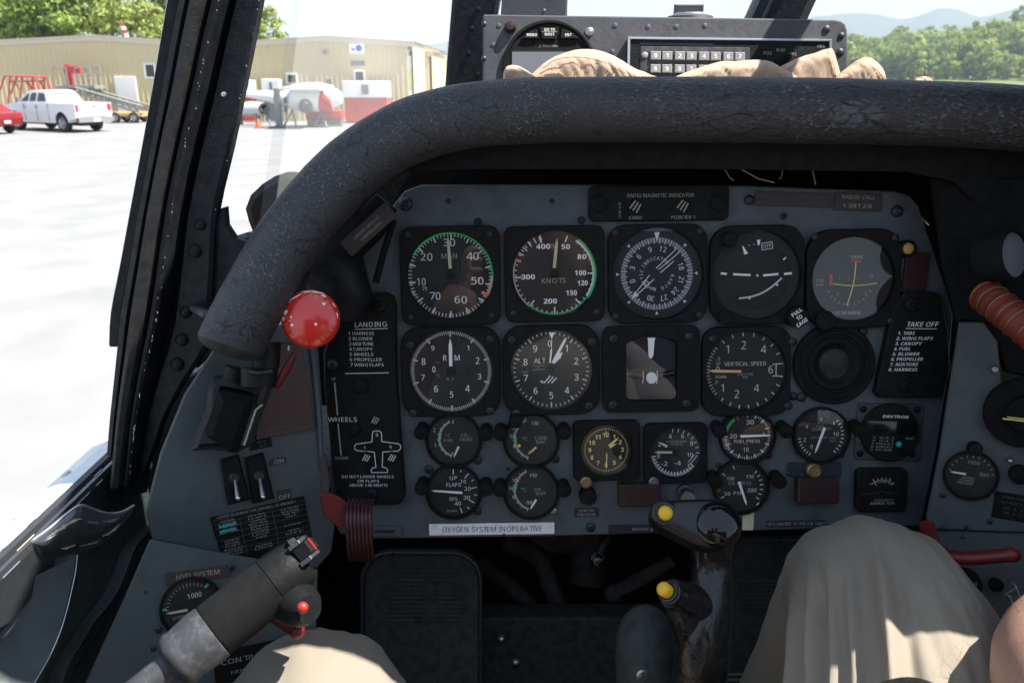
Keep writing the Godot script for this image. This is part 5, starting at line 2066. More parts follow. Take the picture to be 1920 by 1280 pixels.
	ticks(mb, 0, 352.8, 49, 66, 71, 1.5, Z)
	ticks(mb, 0, 324, 9, 62, 71, 2.4, Z)
	part(mb, "scale", M.ink, g)
	mb = MB.new()
	for k in 10:
		var a := deg_to_rad(36.0 * k)
		text(mb, str(k), sin(a) * 50 - (2 if k == 0 else 0), cos(a) * 49, 12 if k != 0 else 11, Z)
	text(mb, "ALT", -21, 17, 9, Z, 21)
	part(mb, "lettering", M.ink_bright, g)
	print_on(g, M.ink_dim, [["CALIBRATED", -23, 8, 2.6, 22], ["TO", -23, 4, 2.6, 5], ["20,000 FEET", -23, 0, 2.6, 22], ["IN HG", 46, 9, 3, 12], ["FEET", -50, 8, 3, 12], ["1000", -50, -4, 3, 12]])
	mb = MB.new()
	mb.flat(PackedVector2Array([Vector2(-4, 70), Vector2(8, 70), Vector2(2, 58)]), 7.4)
	stroke(mb, [Vector2(2, 60), Vector2(1, 38)], 1.2, 7.4)
	stroke(mb, [Vector2(1, 38), Vector2(-2, 14)], 3.2, 7.4)
	part(mb, "thin_pointer", M.ink_bright, g)
	mb = MB.new()
	mb.prism(PackedVector2Array([Vector2(1, 14), Vector2(6, 11), Vector2(18, 22), Vector2(22, 33), Vector2(16, 30), Vector2(29, 56), Vector2(28, 60), Vector2(23, 54)]), 6.0, 7.0)
	part(mb, "thick_pointer", M.ink_bright, g)
	mb = MB.new()
	for k in 3:
		stroke(mb, [Vector2(-13 + k * 7, -25), Vector2(-2 + k * 6, -12 - k * 2)], 2.4, Z)
	mb.flat(PackedVector2Array([Vector2(-22, -22), Vector2(-15, -26), Vector2(-15, -20)]), Z)
	part(mb, "striped_flag", M.ink, g)
	hub(g, 5)
	screws(g, [[76, 52], [-72, 58], [70, -68], [-66, -80]], 9, 15)
	# turn and slip, oblong window
	turn_and_slip()
	# vertical speed
	g = gauge("vertical_speed_gauge", "vertical speed gauge with cream figures and an amber needle", 1396, 694, 74, rrect(82, 84, 30))
	mb = MB.new()
	ticks(mb, 232, 308, 15, 66, 72, 1.5, Z)
	ticks(mb, 323, 440, 7, 65, 72, 2.0, Z)
	ticks(mb, 100, 218, 8, 65, 72, 2.2, Z)
	tick(mb, 90, 57, 58, 16, Z)
	stroke(mb, [Vector2(58, 11), Vector2(58, -11)], 2.0, Z)
	stroke(mb, [Vector2(52, 11), Vector2(66, 12)], 2.0, Z)
	stroke(mb, [Vector2(52, -11), Vector2(63, -11)], 2.0, Z)
	part(mb, "scale", M.ink_cream, g)
	print_on(g, M.ink_cream, [["1", -33, 41, 14], ["2", -3, 48, 15], ["4", 34, 40, 14], ["6", 48, 1, 14], ["4", 22, -33, 14], ["2", -15, -44, 15], ["1", -42, -32, 14], [".5", -50, 23, 6], ["UP", -50, 14, 5], ["0", -51, 3, 11], ["DOWN", -45, -11, 5, 19], [".5", -54, -21, 6], ["VERTICAL SPEED", 0, 13, 7, 78]])
	print_on(g, M.ink_dim, [["1000 FT PER", 0, -7, 4, 30], ["MIN", 0, -12, 4]])
	needle(g, "needle", Vector2(-8, -1), Vector2(-70, 1), 4.5, 5.0, M.ink_amber)
	screws(g, [[-64, 62], [84, 54], [78, -66]], 8, 15)
	# blank port with a rubber cover
	var root := thing("panel_vent", "round black blanking cover with concentric ribs and no dial", "cover", on(1562, 681, PANEL, 0.0006, TILT))
	mb = MB.new()
	mb.lathe([Vector2(76, 0), Vector2(76, 8), Vector2(73, 11), Vector2(68, 11), Vector2(66, 8), Vector2(63, 8), Vector2(61, 11), Vector2(57, 11), Vector2(55, 7), Vector2(51, 7), Vector2(48, 12), Vector2(42, 13), Vector2(37, 10), Vector2(34, 6), Vector2(28, 4), Vector2(0, 4)], 64)
	part(mb, "ribbed_cover", M.cap_plastic, root)
	mb = MB.new()
	mb.lathe([Vector2(28, 4), Vector2(27, 6), Vector2(20, 7.5), Vector2(0, 8.5)], 40)
	part(mb, "centre_cap", M.rubber, root)

func turn_and_slip() -> void:
	var root := thing("turn_slip_gauge", "turn and slip gauge with an arched window and white ball", "gauge", on(1219, 690, PANEL, 0.0006, TILT), "panel gauges")
	var win := PackedVector2Array()
	for p in [[-46, -52], [-40, -57], [40, -57], [46, -52], [47, 48]]:
		win.push_back(Vector2(p[0], p[1]))
	for i in 7:
		var t := i / 6.0
		win.push_back(Vector2(lerpf(47, -46, t), 48 + sin(PI * t) * 14))
	var outer := rrect(90, 81, 14, 5)
	# frame between outline and window, sampled by angle
	var mb := MB.new()
	var k := 72
	var a := []
	var b := []
	for i in k:
		var d := Vector2(cos(TAU * i / k), sin(TAU * i / k)) * 300.0
		for pass_ in 2:
			var poly: PackedVector2Array = outer if pass_ == 0 else win
			var best := Vector2.ZERO
			for j in poly.size():
				var h = Geometry2D.segment_intersects_segment(Vector2.ZERO, d, poly[j], poly[(j + 1) % poly.size()])
				if h != null and h.length() > best.length():
					best = h
			(a if pass_ == 0 else b).push_back(best)
	for i in k:
		var j := (i + 1) % k
		mb.quad(v3(a[i], 0), v3(a[j], 0), v3(a[j], 13), v3(a[i], 13))
		mb.quad(v3(a[i], 13), v3(a[j], 13), v3(b[j] * 1.04, 13), v3(b[i] * 1.04, 13))
		mb.quad(v3(b[i] * 1.04, 13), v3(b[j] * 1.04, 13), v3(b[j], 3), v3(b[i], 3))
	part(mb, "bezel", M.bezel, root)
	mb = MB.new()
	mb.flat(win, 3.0)
	part(mb, "dial_face", M.dial_blue, root)
	mb = MB.new()
	mb.prism(PackedVector2Array([Vector2(-6, 58), Vector2(9, 58), Vector2(7, 52), Vector2(5, 26), Vector2(2, 20), Vector2(-2, 20), Vector2(-4, 26), Vector2(-5, 52)]), 5.0, 6.5)
	part(mb, "turn_needle", M.ink_bright, root)
	mb = MB.new()
	var tb := []
	for i in 13:
		var t := i / 12.0 * 2.0 - 1.0
		tb.push_back(Vector3(t * 44, -14 + t * t * 5.0, 3.6))
	mb.tube(tb, 6.0, 12)
	part(mb, "level_tube", M.lens_black, root)
	mb = MB.new()
	mb.ball(Vector3(1, -17, 9.4), Vector3(10, 11, 1.4))
	part(mb, "ball", M.ink, root)
	for x in [-15, 11]:
		mb = MB.new()
		mb.tube([Vector3(x, -4, 10.4), Vector3(x + 1, -16, 10.6), Vector3(x - 1, -28, 10.4)], 0.8, 6)
		part(mb, "index_wire", M.ink, root)
	mb = MB.new()
	mb.flat(win, 12.2)
	part(mb, "glass", M.glass, root)
	screws(root, [[-72, -66], [66, -66], [-70, 58], [70, 60]], 9, 13)

# ---------------------------------------------------------------- small gauges
func P2(cx: float, cy: float, x: float, y: float) -> Vector2:
	return Vector2(x - cx, cy - y)
func small(nm: String, label: String, cx: float, cy: float, r: float, words: Array, dim: Array = [], pl: Plane_ = null) -> Node3D:
	var g := gauge(nm, label, cx, cy, r, circle(r + 6.0, 40), 11.0, null, "small round engine gauges", pl)
	for k in 2:
		var src: Array = words if k == 0 else dim
		if src.is_empty():
			continue
		var rows := []
		for w in src:
			rows.push_back([w[0], w[1] - cx, cy - w[2], w[3], w[4] if w.size() > 4 else 0.0])
		print_on(g, M.ink if k == 0 else M.ink_dim, rows)
	return g
func line_needle(g: Node3D, cx: float, cy: float, s: Array, w: float, m: Material) -> void:
	needle(g, "needle", P2(cx, cy, s[0], s[1]), P2(cx, cy, s[2], s[3]), w, w * 0.7, m, 5.0)
func side_scale(g: Node3D, o: Vector2, green: Array, r := 37.0) -> void:
	var mb := MB.new()
	for k in 41:
		tick(mb, 202 + k * 3.3, r, r + (6.0 if k % 5 == 0 else 4.0), 1.0, Z, o)
	part(mb, "scale", M.ink, g)
	if green.size():
		mb = MB.new()
		band(mb, green[0], green[1], r - 1.5, r + 1.0, Z + 0.2, o)
		part(mb, "green_arc", M.ink_green, g)

func small_gauges() -> void:
	var g := small("cylinder_head_gauge", "cylinder head temperature gauge, marked CYL HEAD", 851, 824, 47, [["3", 850, 789, 6], ["2", 815, 804, 7], ["1", 816, 833, 6], ["0", 848, 849, 5]], [["°C", 840, 815, 6], ["X100", 840, 824, 5, 17], ["CYL.", 873, 815, 6, 16], ["HEAD", 874, 823, 6, 23]])
	side_scale(g, Vector2(8, 3), [268, 288], 33)
	line_needle(g, 851, 824, [860, 836, 850, 857], 4.5, M.ink)
	g = small("carburettor_gauge", "carburettor temperature gauge, marked CARB TEMP", 996, 824, 47, [["150", 1003, 792, 6, 13], ["100", 967, 801, 6, 12], ["50", 961, 816, 6, 10], ["0", 964, 835, 6]], [["°C", 984, 821, 7], ["CARB", 1014, 820, 6, 22], ["TEMP.", 1014, 828, 6, 21], ["-50", 993, 846, 5, 9]])
	side_scale(g, Vector2(8, 3), [258, 276])
	var mb := MB.new()
	mb.flat(circle(3.0, 10, P2(996, 824, 973, 834)), Z + 0.3)
	part(mb, "yellow_dot", M.ink_yellow, g)
	line_needle(g, 996, 824, [1005, 837, 989, 851], 4.5, M.ink_amber)
	g = small("flap_gauge", "flap position gauge, marked UP FLAPS DOWN", 851, 920, 47, [["UP", 851, 894, 7, 13], ["FLAPS", 851, 907, 7, 27], ["10", 869, 901, 6, 10], ["20", 877, 915, 7, 12], ["30", 875, 932, 7, 12], ["DEG", 850, 934, 6, 14], ["40", 858, 943, 7, 12]], [["DOWN", 847, 957, 4, 18]])
	mb = MB.new()
	for a in [0, 20, 40, 60, 80, 100, 120, 140, 160]:
		tick(mb, a, 33 if int(a) % 40 == 0 else 39, 44, 1.8, Z)
	part(mb, "scale", M.ink, g)
	line_needle(g, 851, 920, [867, 922, 809, 917], 4.5, M.ink_bright)
	g = small("oil_temperature_gauge", "oil temperature gauge, marked OIL TEMP", 996, 920, 47, [["150", 1000, 889, 6, 13], ["100", 967, 898, 6, 12], ["50", 960, 913, 6, 10], ["0", 963, 930, 6], ["-50", 991, 941, 6, 13]], [["°C", 982, 916, 7], ["OIL", 1009, 916, 5, 13], ["TEMP", 1013, 924, 5, 20]])
	side_scale(g, Vector2(8, 3), [270, 292])
	mb = MB.new()
	tick(mb, 305, 34, 44, 2.2, Z + 0.4, Vector2(8, 3))
	part(mb, "red_line", M.ink_red, g)
	line_needle(g, 996, 920, [1005, 935, 993, 954], 4.0, M.ink_bright)
	# clock
	g = gauge("clock", "square cased aircraft clock with yellow numerals", 1136, 842, 47, rrect(62, 57, 10), 13.0)
	mb = MB.new()
	for k in 12:
		var a := deg_to_rad(30.0 * (k + 1))
		text(mb, str(k + 1), sin(a) * 30.5, cos(a) * 28.5, 8.0, Z, 0.0, 0.0, true)
	part(mb, "numerals", M.ink_yellow, g)
	mb = MB.new()
	ticks(mb, 0, 354, 59, 38.5, 41, 1.3, Z)
	part(mb, "minute_track", M.ink_yellow, g)
	print_on(g, M.ink_faint, [["30", -2, -43, 4], ["20", 24, -37, 4], ["40", -26, -37, 4], ["15", 45, 2, 4], ["45", -46, 2, 4]])
	needle(g, "minute_hand", Vector2(5, 8), Vector2(24, 24), 4.0, 4.0, M.ink_yellow)
	needle(g, "hour_hand", Vector2(6, 6), Vector2(20, 12), 6.0, 4.0, M.ink_yellow, 5.0)
	needle(g, "second_hand", Vector2(1, -6), Vector2(0, -36), 2.0, 1.6, M.ink_yellow)
	mb = MB.new()
	mb.tube([Vector3(0, 36, 6.0), Vector3(0, 26, 6.0)], 0.9, 6)
	part(mb, "stop_hand", M.ink_yellow, g)
	hub(g, 3)
	# accelerometer
	g = gauge("accelerometer", "square cased accelerometer with two white needles", 1265, 847, 47, rrect(59, 57, 12), 13.0, M.dial_blue)
	mb = MB.new()
	for k in 31:
		tick(mb, -100 - k * 4.4, 40 if k % 2 else 37, 45, 1.2 if k % 2 else 2.0, Z)
	for k in 8:
		tick(mb, -6 + k * 14, 39, 45, 1.6, Z)
	stroke(mb, [Vector2(24, -19), Vector2(31, -12), Vector2(36, -4)], 1.2, Z)
	stroke(mb, [Vector2(24, -25), Vector2(32, -19), Vector2(41, -6)], 1.2, Z)
	part(mb, "scale", M.ink, g)
	print_on(g, M.ink, [["4", -9, 31, 8], ["6", 14, 31, 8], ["8", 31, 17, 8], ["10", 28, -5, 8, 10], ["-4", 5, -20, 8, 12], ["-2", -20, -21, 8, 12], ["0", -31, -6, 8], ["2", -29, 16, 8]])
	print_on(g, M.ink_dim, [["ACCELERATION", 2, 21, 3.5, 38], ["G UNITS", 3, 16, 3.5, 22]])
	needle(g, "needle", Vector2(-6, 1), Vector2(-39, 2), 4.0, 4.0, M.ink_cream)
	needle(g, "needle", Vector2(-15, 12), Vector2(-31, 21), 5.0, 4.0, M.ink_cream, 5.0)
	hub(g, 5)
	# fuel pressure
	g = small("fuel_pressure_gauge", "fuel pressure gauge with its needle level, marked FUEL PRESS", 1400, 817, 47, [["30", 1405, 790, 8, 14], ["20", 1374, 816, 8, 13], ["10", 1398, 842, 8, 10], ["0", 1431, 813, 6], ["FUEL PRESS", 1400, 826, 6, 48]], [["PSI", 1399, 832, 3]])
	mb = MB.new()
	ticks(mb, -12, 270, 47, 39, 43, 1.2, Z)
	ticks(mb, 0, 270, 12, 36, 44, 2.2, Z)
	part(mb, "scale", M.ink, g)
	mb = MB.new()
	ticks(mb, -76, -38, 9, 38, 43, 2.0, Z + 0.2)
	part(mb, "green_arc", M.ink_green, g)
	mb = MB.new()
	tick(mb, -28, 36, 44, 2.5, Z + 0.3)
	tick(mb, -98, 34, 46, 2.5, Z + 0.3)
	part(mb, "red_line", M.ink_red, g)
	line_needle(g, 1400, 817, [1387, 816, 1443, 815], 5.0, M.ink_bright)
	g = small("fuel_quantity_gauge", "fuel quantity gauge with a slanting needle", 1538, 815, 48, [["6", 1538, 785, 6], ["8", 1562, 792, 6], ["4", 1511, 798, 6], ["10", 1566, 813, 7, 10], ["2", 1508, 823, 7], ["0", 1521, 836, 7]], [["FUEL", 1537, 798, 4, 17], ["QUANTITY", 1539, 804, 5, 36], ["LBS X 100", 1534, 819, 4, 30], ["FULL", 1560, 820, 3.5, 12], ["OUT", 1560, 826, 3.5, 11]])
	mb = MB.new()
	ticks(mb, 48, 140, 9, 38, 43, 2.0, Z)
	ticks(mb, 210, 262, 6, 38, 43, 1.8, Z)
	part(mb, "scale", M.ink, g)
	line_needle(g, 1538, 815, [1544, 800, 1527, 848], 5.0, M.ink_bright)
	g = small("oil_pressure_gauge", "oil pressure gauge behind the control stick head", 1388, 911, 47, [["100", 1369, 895, 6, 14], ["150", 1405, 892, 6, 14], ["50", 1363, 924, 6, 11], ["PSI", 1382, 923, 6, 14], ["200", 1409, 918, 7, 17]], [["OIL PRESS", 1386, 904, 6, 43]])
	mb = MB.new()
	ticks(mb, 45, 125, 6, 36, 42, 1.8, Z)
	ticks(mb, -120, -20, 3, 36, 43, 1.8, Z)
	part(mb, "scale", M.ink, g)
	mb = MB.new()
	tick(mb, 262, 38, 44, 5, Z)
	part(mb, "red_line", M.ink_red, g)
	line_needle(g, 1388, 911, [1384, 901, 1399, 946], 5.0, M.ink_bright)
	# digital air temperature
	var root := thing("digital_gauge", "round digital clock and temperature gauge on a grey square flange", "gauge", on(1666, 809, PANEL, 0.0006, -0.03), "panel gauges")
	mb = MB.new()
	mb.prism(rrect(62, 54, 7), 0.0, 3.0, 1.0)
	part(mb, "flange", M.worn_grey, root)
	mb = MB.new()
	mb.lathe([Vector2(55, 2), Vector2(55, 8), Vector2(53, 10), Vector2(0, 10)], 48)
	part(mb, "face", M.bezel, root)
	mb = MB.new()
	mb.box(Vector3(-46, -2, 9), Vector3(46, 22, 10.6), 0.5)
	part(mb, "display", M.lens_black, root)
	mb = MB.new()
	text(mb, "DAVTRON", 6, 31, 5.2, 10.8, 47, 0.0, true, 0.2)
	part(mb, "lettering", M.ink, root)
	mb = MB.new()
	var rows := ["F  O.A.T.", "C  O.A.T.", "P  PRES.ALT", "D  DENS.ALT", "V  VOLTAGE"]
	for k in 5:
		text(mb, rows[k], -12 - k * 1.0, -9.5 - k * 5.7, 3.4, 10.8, 40, 0.0, false, 0.2)
	text(mb, "SELECT", 36, -9, 3.2, 10.8, 17)
	part(mb, "lettering", M.ink_dim, root)
	mb = MB.new()
	mb.xf.origin = Vector3(16, -21, 10)
	mb.lathe([Vector2(5.5, 0), Vector2(5.5, 2.5), Vector2(4, 4), Vector2(0, 4.4)], 18)
	part(mb, "button", M.ink_cyan, root)
	screws(root, [[-52, 42], [48, 44], [-52, -42], [46, -40]], 6.5, 3, M.bezel)
	# load meter
	root = thing("load_meter", "black rectangular load meter with a curved scale window", "gauge", on(1648, 915, PANEL, 0.0006, TILT), "panel gauges")
	mb = MB.new()
	mb.prism(rrect(47, 41, 10), 0.0, 15.0, 2.5)
	part(mb, "case", M.bezel, root)
	mb = MB.new()
	band(mb, -50, 50, 24, 25.2, 15.4, Vector2(-2, -4))
	ticks_at(mb, Vector2(-2, -4), -50, 50, 6, 25, 30)
	text(mb, "LOAD", -2, 17, 4, 15.4, 18)
	text(mb, "75", 13, 21, 4, 15.4)
	text(mb, "1.25", 15, 13, 4, 15.4)
	stroke(mb, [Vector2(-18, 22), Vector2(-12, 10)], 1.6, 15.6)
	text(mb, "CALIBRATED TO", 2, -18, 3, 15.4, 36)
	text(mb, "AMMETER", 0, -24, 5, 15.4, 46)
	part(mb, "lettering", M.ink_dim, root)
	mb = MB.new()
	mb.tube([Vector3(-40, -6, 15), Vector3(-10, -5, 15.4), Vector3(0, -1, 15.6), Vector3(10, -5, 15.4), Vector3(36, -6, 15)], 1.2, 6)
	part(mb, "window_rim", M.screw, root)

func ticks_at(mb: MB, o: Vector2, a0: float, a1: float, n: int, r0: float, r1: float) -> void:
	for k in n + 1:
		tick(mb, lerpf(a0, a1, float(k) / n), r0, r1, 1.2, 15.4, o)

# ---------------------------------------------------------------- fittings
func tape(nm: String, label: String, category: String, cx: float, cy: float, w: float, h: float, words: Array, m: Material, ink: Material, rot := TILT, pl: Plane_ = null, bold := false, z := 2.0, group := "") -> Node3D:
	var root := thing(nm, label, category, on(cx, cy, pl if pl else PANEL, 0.0004, rot), group)
	var mb := MB.new()
	mb.prism(rrect(w * 0.5, h * 0.5, minf(2.0, h * 0.15), 3), 0.0, z, 0.4)
	part(mb, "plate", m, root)
	mb = MB.new()
	for q in words:
		text(mb, q[0], q[1], q[2], q[3], z + 0.4, q[4] if q.size() > 4 else 0.0, q[5] if q.size() > 5 else 0.0, bold)
	if words.size():
		part(mb, "lettering", ink, root)
	return root
func knob(nm: String, label: String, cat: String, cx: float, cy: float, prof: Array, m: Material, group := "", pl: Plane_ = null, lean := Vector2.ZERO) -> Node3D:
	var root := thing(nm, label, cat, on(cx, cy, pl if pl else PANEL, 0.0005), group)
	var mb := MB.new()
	mb.xf.basis = Basis(Vector3.RIGHT, lean.x) * Basis(Vector3.UP, lean.y)
	mb.lathe(prof, 24)
	part(mb, "body", m, root)
	return root

func panel_fittings() -> void:
	# post lights
	var pl_labels := {}
	var spots := [[793, 800, "left of the cylinder head gauge"], [912, 802, "right of the cylinder head gauge"], [939, 802, "left of the carburettor gauge"], [1056, 800, "right of the carburettor gauge"], [794, 902, "left of the flap gauge"], [912, 903, "right of the flap gauge"], [938, 905, "left of the oil temperature gauge"], [1056, 906, "right of the oil temperature gauge"], [967, 779, "above the carburettor gauge"], [1342, 797, "left of the fuel pressure gauge"], [1464, 797, "between the fuel pressure and fuel quantity gauges"], [1600, 795, "right of the fuel quantity gauge"], [1334, 890, "left of the oil pressure gauge"], [1452, 890, "right of the oil pressure gauge"]]
	for s in spots:
		var root := thing("post_light", "small black post light " + s[2], "lamp", on(s[0], s[1], PANEL, 0.0005), "post lights between the gauges")
		var mb := MB.new()
		mb.xf.basis = Basis(Vector3.RIGHT, 0.15)
		mb.lathe([Vector2(11, 0), Vector2(11, 20), Vector2(13, 22), Vector2(13, 34), Vector2(11, 37), Vector2(0, 38)], 20)
		part(mb, "shade", M.cap_plastic, root)
		mb = MB.new()
		mb.xf.basis = Basis(Vector3.RIGHT, 0.15)
		mb.xf.origin = Vector3(0, -4, 0)
		mb.lathe([Vector2(5, 36), Vector2(5, 39.5), Vector2(4, 40.5), Vector2(0, 40.5)], 12)
		part(mb, "cap", M.bezel, root)
	# loose screws beside the small gauges
	for s in [[896, 862, "below the cylinder head gauge"], [1041, 860, "below the carburettor gauge"], [895, 957, "below the flap gauge"], [1038, 957, "below the oil temperature gauge"], [1440, 852, "below the fuel pressure gauge"], [1576, 850, "below the fuel quantity gauge"], [1424, 947, "below the oil pressure gauge"]]:
		var root := thing("mounting_screw", "steel gauge mounting screw " + s[2], "screw", on(s[0], s[1], PANEL, 0.0005), "gauge mounting screws")
		part_mesh(screw_shape(8.0), "head", M.steel if s[0] == 1038 or s[0] == 1424 else M.screw, root)
	# landing checklist and wheel indicator
	var cx := 685.0
	var cy := 745.0
	var root := thing("landing_placard", "tall black LANDING checklist and wheel indicator panel", "placard", on(cx, cy, PANEL, 0.0005))
	var mb := MB.new()
	var outline := PackedVector2Array()
	for p in [[662, 548], [728, 546], [742, 554], [747, 570], [746, 700], [752, 800], [759, 925], [754, 940], [742, 946], [640, 946], [630, 935], [622, 850], [612, 720], [612, 660], [632, 600], [648, 560]]:
		outline.push_back(P2(cx, cy, p[0], p[1]))
	mb.prism(outline, 0.0, 18.0, 3.0)
	part(mb, "case", M.bezel, root)
	var zz := 18.4
	mb = MB.new()
	text(mb, "LANDING", 701 - cx, cy - 606, 8.5, zz, 59, TILT * 1.5)
	stroke(mb, [P2(cx, cy, 672, 615), P2(cx, cy, 731, 613.5)], 1.3, zz)
	stroke(mb, [P2(cx, cy, 652, 697), P2(cx, cy, 732, 695.5)], 1.3, zz)
	var ls := ["1 HARNESS", "2 BLOWER", "3 MIXTURE", "4 CANOPY", "5 WHEELS", "6 PROPELLER", "7 WING FLAPS"]
	var lw := [47.0, 44, 45, 43, 44, 59, 62]
	for k in 7:
		text(mb, ls[k], 659 + lw[k] * 0.5 + k * 0.4 - cx, cy - (622.5 + k * 9.7), 5.6, zz, lw[k])
	text(mb, "WHEELS", 645 - cx, cy - 783, 8, zz, 54)
	text(mb, "DO NOT LOWER WHEELS", 690 - cx, cy - 891.5, 5, zz, 97)
	text(mb, "OR FLAPS", 691 - cx, cy - 900, 5, zz, 40)
	text(mb, "ABOVE 140 KNOTS", 691 - cx, cy - 908, 5, zz, 72)
	text(mb, "N", 708.5 - cx, cy - 812, 5.5, zz)
	text(mb, "L", 686.5 - cx, cy - 835, 5.5, zz)
	text(mb, "R", 734 - cx, cy - 835, 5.5, zz)
	var ac := []
	for p in [[408, 840], [412, 831], [420, 828], [443, 828], [452, 832], [457, 842], [458, 886], [546, 898], [558, 905], [560, 918], [556, 930], [545, 938], [462, 944], [458, 1026], [478, 1032], [488, 1044], [486, 1057], [400, 1058], [396, 1046], [404, 1034], [424, 1028], [416, 944], [322, 936], [311, 928], [310, 910], [320, 900], [405, 888], [408, 840]]:
		ac.push_back(P2(cx, cy, 560 + p[0] / 2.909, 520 + p[1] / 2.909))
	stroke(mb, ac, 1.5, zz)
	part(mb, "lettering", M.ink, root)
	mb = MB.new()
	text(mb, "UP", 630.5 - cx, cy - 707, 5.5, zz)
	text(mb, "DOWN", 642 - cx, cy - 856, 5.5, zz, 23)
	stroke(mb, [P2(cx, cy, 632, 714), P2(cx, cy, 636, 774)], 2.4, zz)
	stroke(mb, [P2(cx, cy, 636.5, 791), P2(cx, cy, 641, 850)], 2.4, zz)
	part(mb, "wheel_lines", M.ink_dim, root)
	for s in [[706, 784, M.ink_dim], [688, 855, M.ink_cream], [736, 855, M.ink_cream]]:
		mb = MB.new()
		mb.xf.origin = v3(P2(cx, cy, s[0], s[1]), 17.0)
		mb.lathe([Vector2(12, 0), Vector2(12, 2), Vector2(11, 2.6), Vector2(10.5, 1.6), Vector2(0, 1.6)], 24)
		var ind := part(mb, "wheel_indicator", M.bezel, root)
		mb = MB.new()
		for k in 3:
			var o := P2(cx, cy, s[0], s[1])
			stroke(mb, [o + Vector2(-7 + k * 4, -5 - k * 1.0), o + Vector2(-1 + k * 4, 6 - k * 1.5)], 2.0, 19.0)
		part(mb, "stripes", s[2], ind)
	for s in [[680, 719, 15], [667, 803, 12]]:
		mb = MB.new()
		mb.xf.origin = v3(P2(cx, cy, s[0], s[1]), 18.0)
		mb.lathe([Vector2(s[2], 0), Vector2(s[2] - 1, 4), Vector2(s[2] - 4, 6), Vector2(0, 6)], 24)
		part(mb, "dimmer_knob", M.cap_plastic, root)
	for s in [[630, 680, 10], [718, 568, 15], [697, 926, 13]]:
		part_mesh(screw_shape(s[2]), "screw", M.screw if s[2] == 10 else M.cap_plastic, root, Transform3D(Basis(), v3(P2(cx, cy, s[0], s[1]), 17.6)))
	# take off checklist
	cx = 1705.0
	cy = 650.0
	root = thing("takeoff_placard", "black TAKE OFF checklist panel with slanting white letters", "placard", on(cx, cy, PANEL, 0.0005))
	mb = MB.new()
	outline = PackedVector2Array()
	for p in [[1684, 546], [1738, 546], [1752, 556], [1768, 620], [1776, 690], [1766, 738], [1758, 744], [1646, 744], [1639, 734], [1652, 650], [1664, 580]]:
		outline.push_back(P2(cx, cy, p[0], p[1]))
	mb.prism(outline, 0.0, 18.0, 3.0)
	part(mb, "case", M.bezel, root)
	mb = MB.new()
	text(mb, "TAKE OFF", 1719 - cx, cy - 606, 8.5, zz, 58, 0.0, true, 0.25)
	stroke(mb, [P2(cx, cy, 1688, 614), P2(cx, cy, 1745, 614.5)], 1.4, zz)
	ls = ["1. TABS", "2. WING FLAPS", "3. CANOPY", "4. FUEL", "5. BLOWER", "6. PROPELLER", "7. MIXTURE", "8. HARNESS"]
	lw = [31.0, 67, 49, 31, 50, 59, 52, 53]
	for k in 8:
		text(mb, ls[k], 1674 - k * 2.0 + lw[k] * 0.5 - cx, cy - (622.5 + k * 9.7), 5.8, zz, lw[k], 0.0, true, 0.25)
	part(mb, "lettering", M.ink, root)
	print_on(root, M.ink_faint, [["457", 54, -24, 7, 16]])
	part_mesh(screw_shape(14), "screw", M.cap_plastic, root, Transform3D(Basis(), v3(P2(cx, cy, 1697, 570), 17.6)))
	part_mesh(screw_shape(12), "screw", M.cap_plastic, root, Transform3D(Basis(), v3(P2(cx, cy, 1692, 722), 17.6)))
	# radio magnetic indicator selector
	cx = 1234.0
	cy = 381.0
	root = thing("indicator_selector", "black RADIO MAGNETIC INDICATOR switch plate above the compass gauge", "switch plate", on(cx, cy, PANEL, 0.0005, 0.01))
	mb = MB.new()
	mb.prism(rrect(131, 33, 12), 0.0, 9.0, 2.0)
	part(mb, "plate", M.bezel, root)
	mb = MB.new()
	text(mb, "RADIO MAGNETIC INDICATOR", 3, 14, 6.5, 9.4, 124)
	text(mb, "CARD", -44, -27, 6, 9.4, 24)
	text(mb, "POINTER 1", 45, -27, 6, 9.4, 44)
	for k in 4:
		text(mb, "GYRO"[k], -73, -1 - k * 7.6, 5.5, 9.4)
	part(mb, "lettering", M.ink_dim, root)
	for x in [-44, 44]:
		mb = MB.new()
		mb.xf.origin = Vector3(x, -6, 8.6)
		mb.lathe([Vector2(14, 0), Vector2(14, 1), Vector2(12.5, 1.6), Vector2(12, 0.6), Vector2(0, 0.6)], 28)
		var ind := part(mb, "flag_window", M.bezel, root)
		mb = MB.new()
		for k in 3:
			stroke(mb, [Vector2(x - 10 + k * 6, -9 - k * 4), Vector2(x + 0 + k * 5, 4 - k * 3)], 2.6, 9.7)
		part(mb, "stripes", M.ink_dim, ind)
	for x in [-112, 112]:
		mb = MB.new()
		mb.xf.origin = Vector3(x, 0, 9)
		mb.lathe([Vector2(17, 0), Vector2(16, 3), Vector2(12, 5), Vector2(0, 5.5)], 24)
		part(mb, "fastener", M.cap_plastic, root)
	tape("volt_placard", "brown placard of worn lettering beside the radio call plate", "placard", 1488, 374, 146, 27, [["VOLT", -56, 6, 5, 24], ["PERMISSIBLE", 34, 6, 5, 54], ["NL NO", -56, -6, 4, 20], ["CERT ONLY", 40, -6, 4, 50]], M.placard_brown, M.ink_faint, -0.03)
	tape("radio_call_placard", "brown RADIO CALL placard with the number 138129", "placard", 1609, 378, 90, 34, [["RADIO CALL", 0, 8, 6.5, 62], ["138129", -2, -8, 7, 54]], M.placard_brown, M.ink_dim, -0.03)
	part_mesh(screw_shape(10), "screw", M.screw, tape("placard_tab", "small tab screwed beside the brown placard", "tab", 1405, 375, 18, 22, [], M.panel, M.ink))
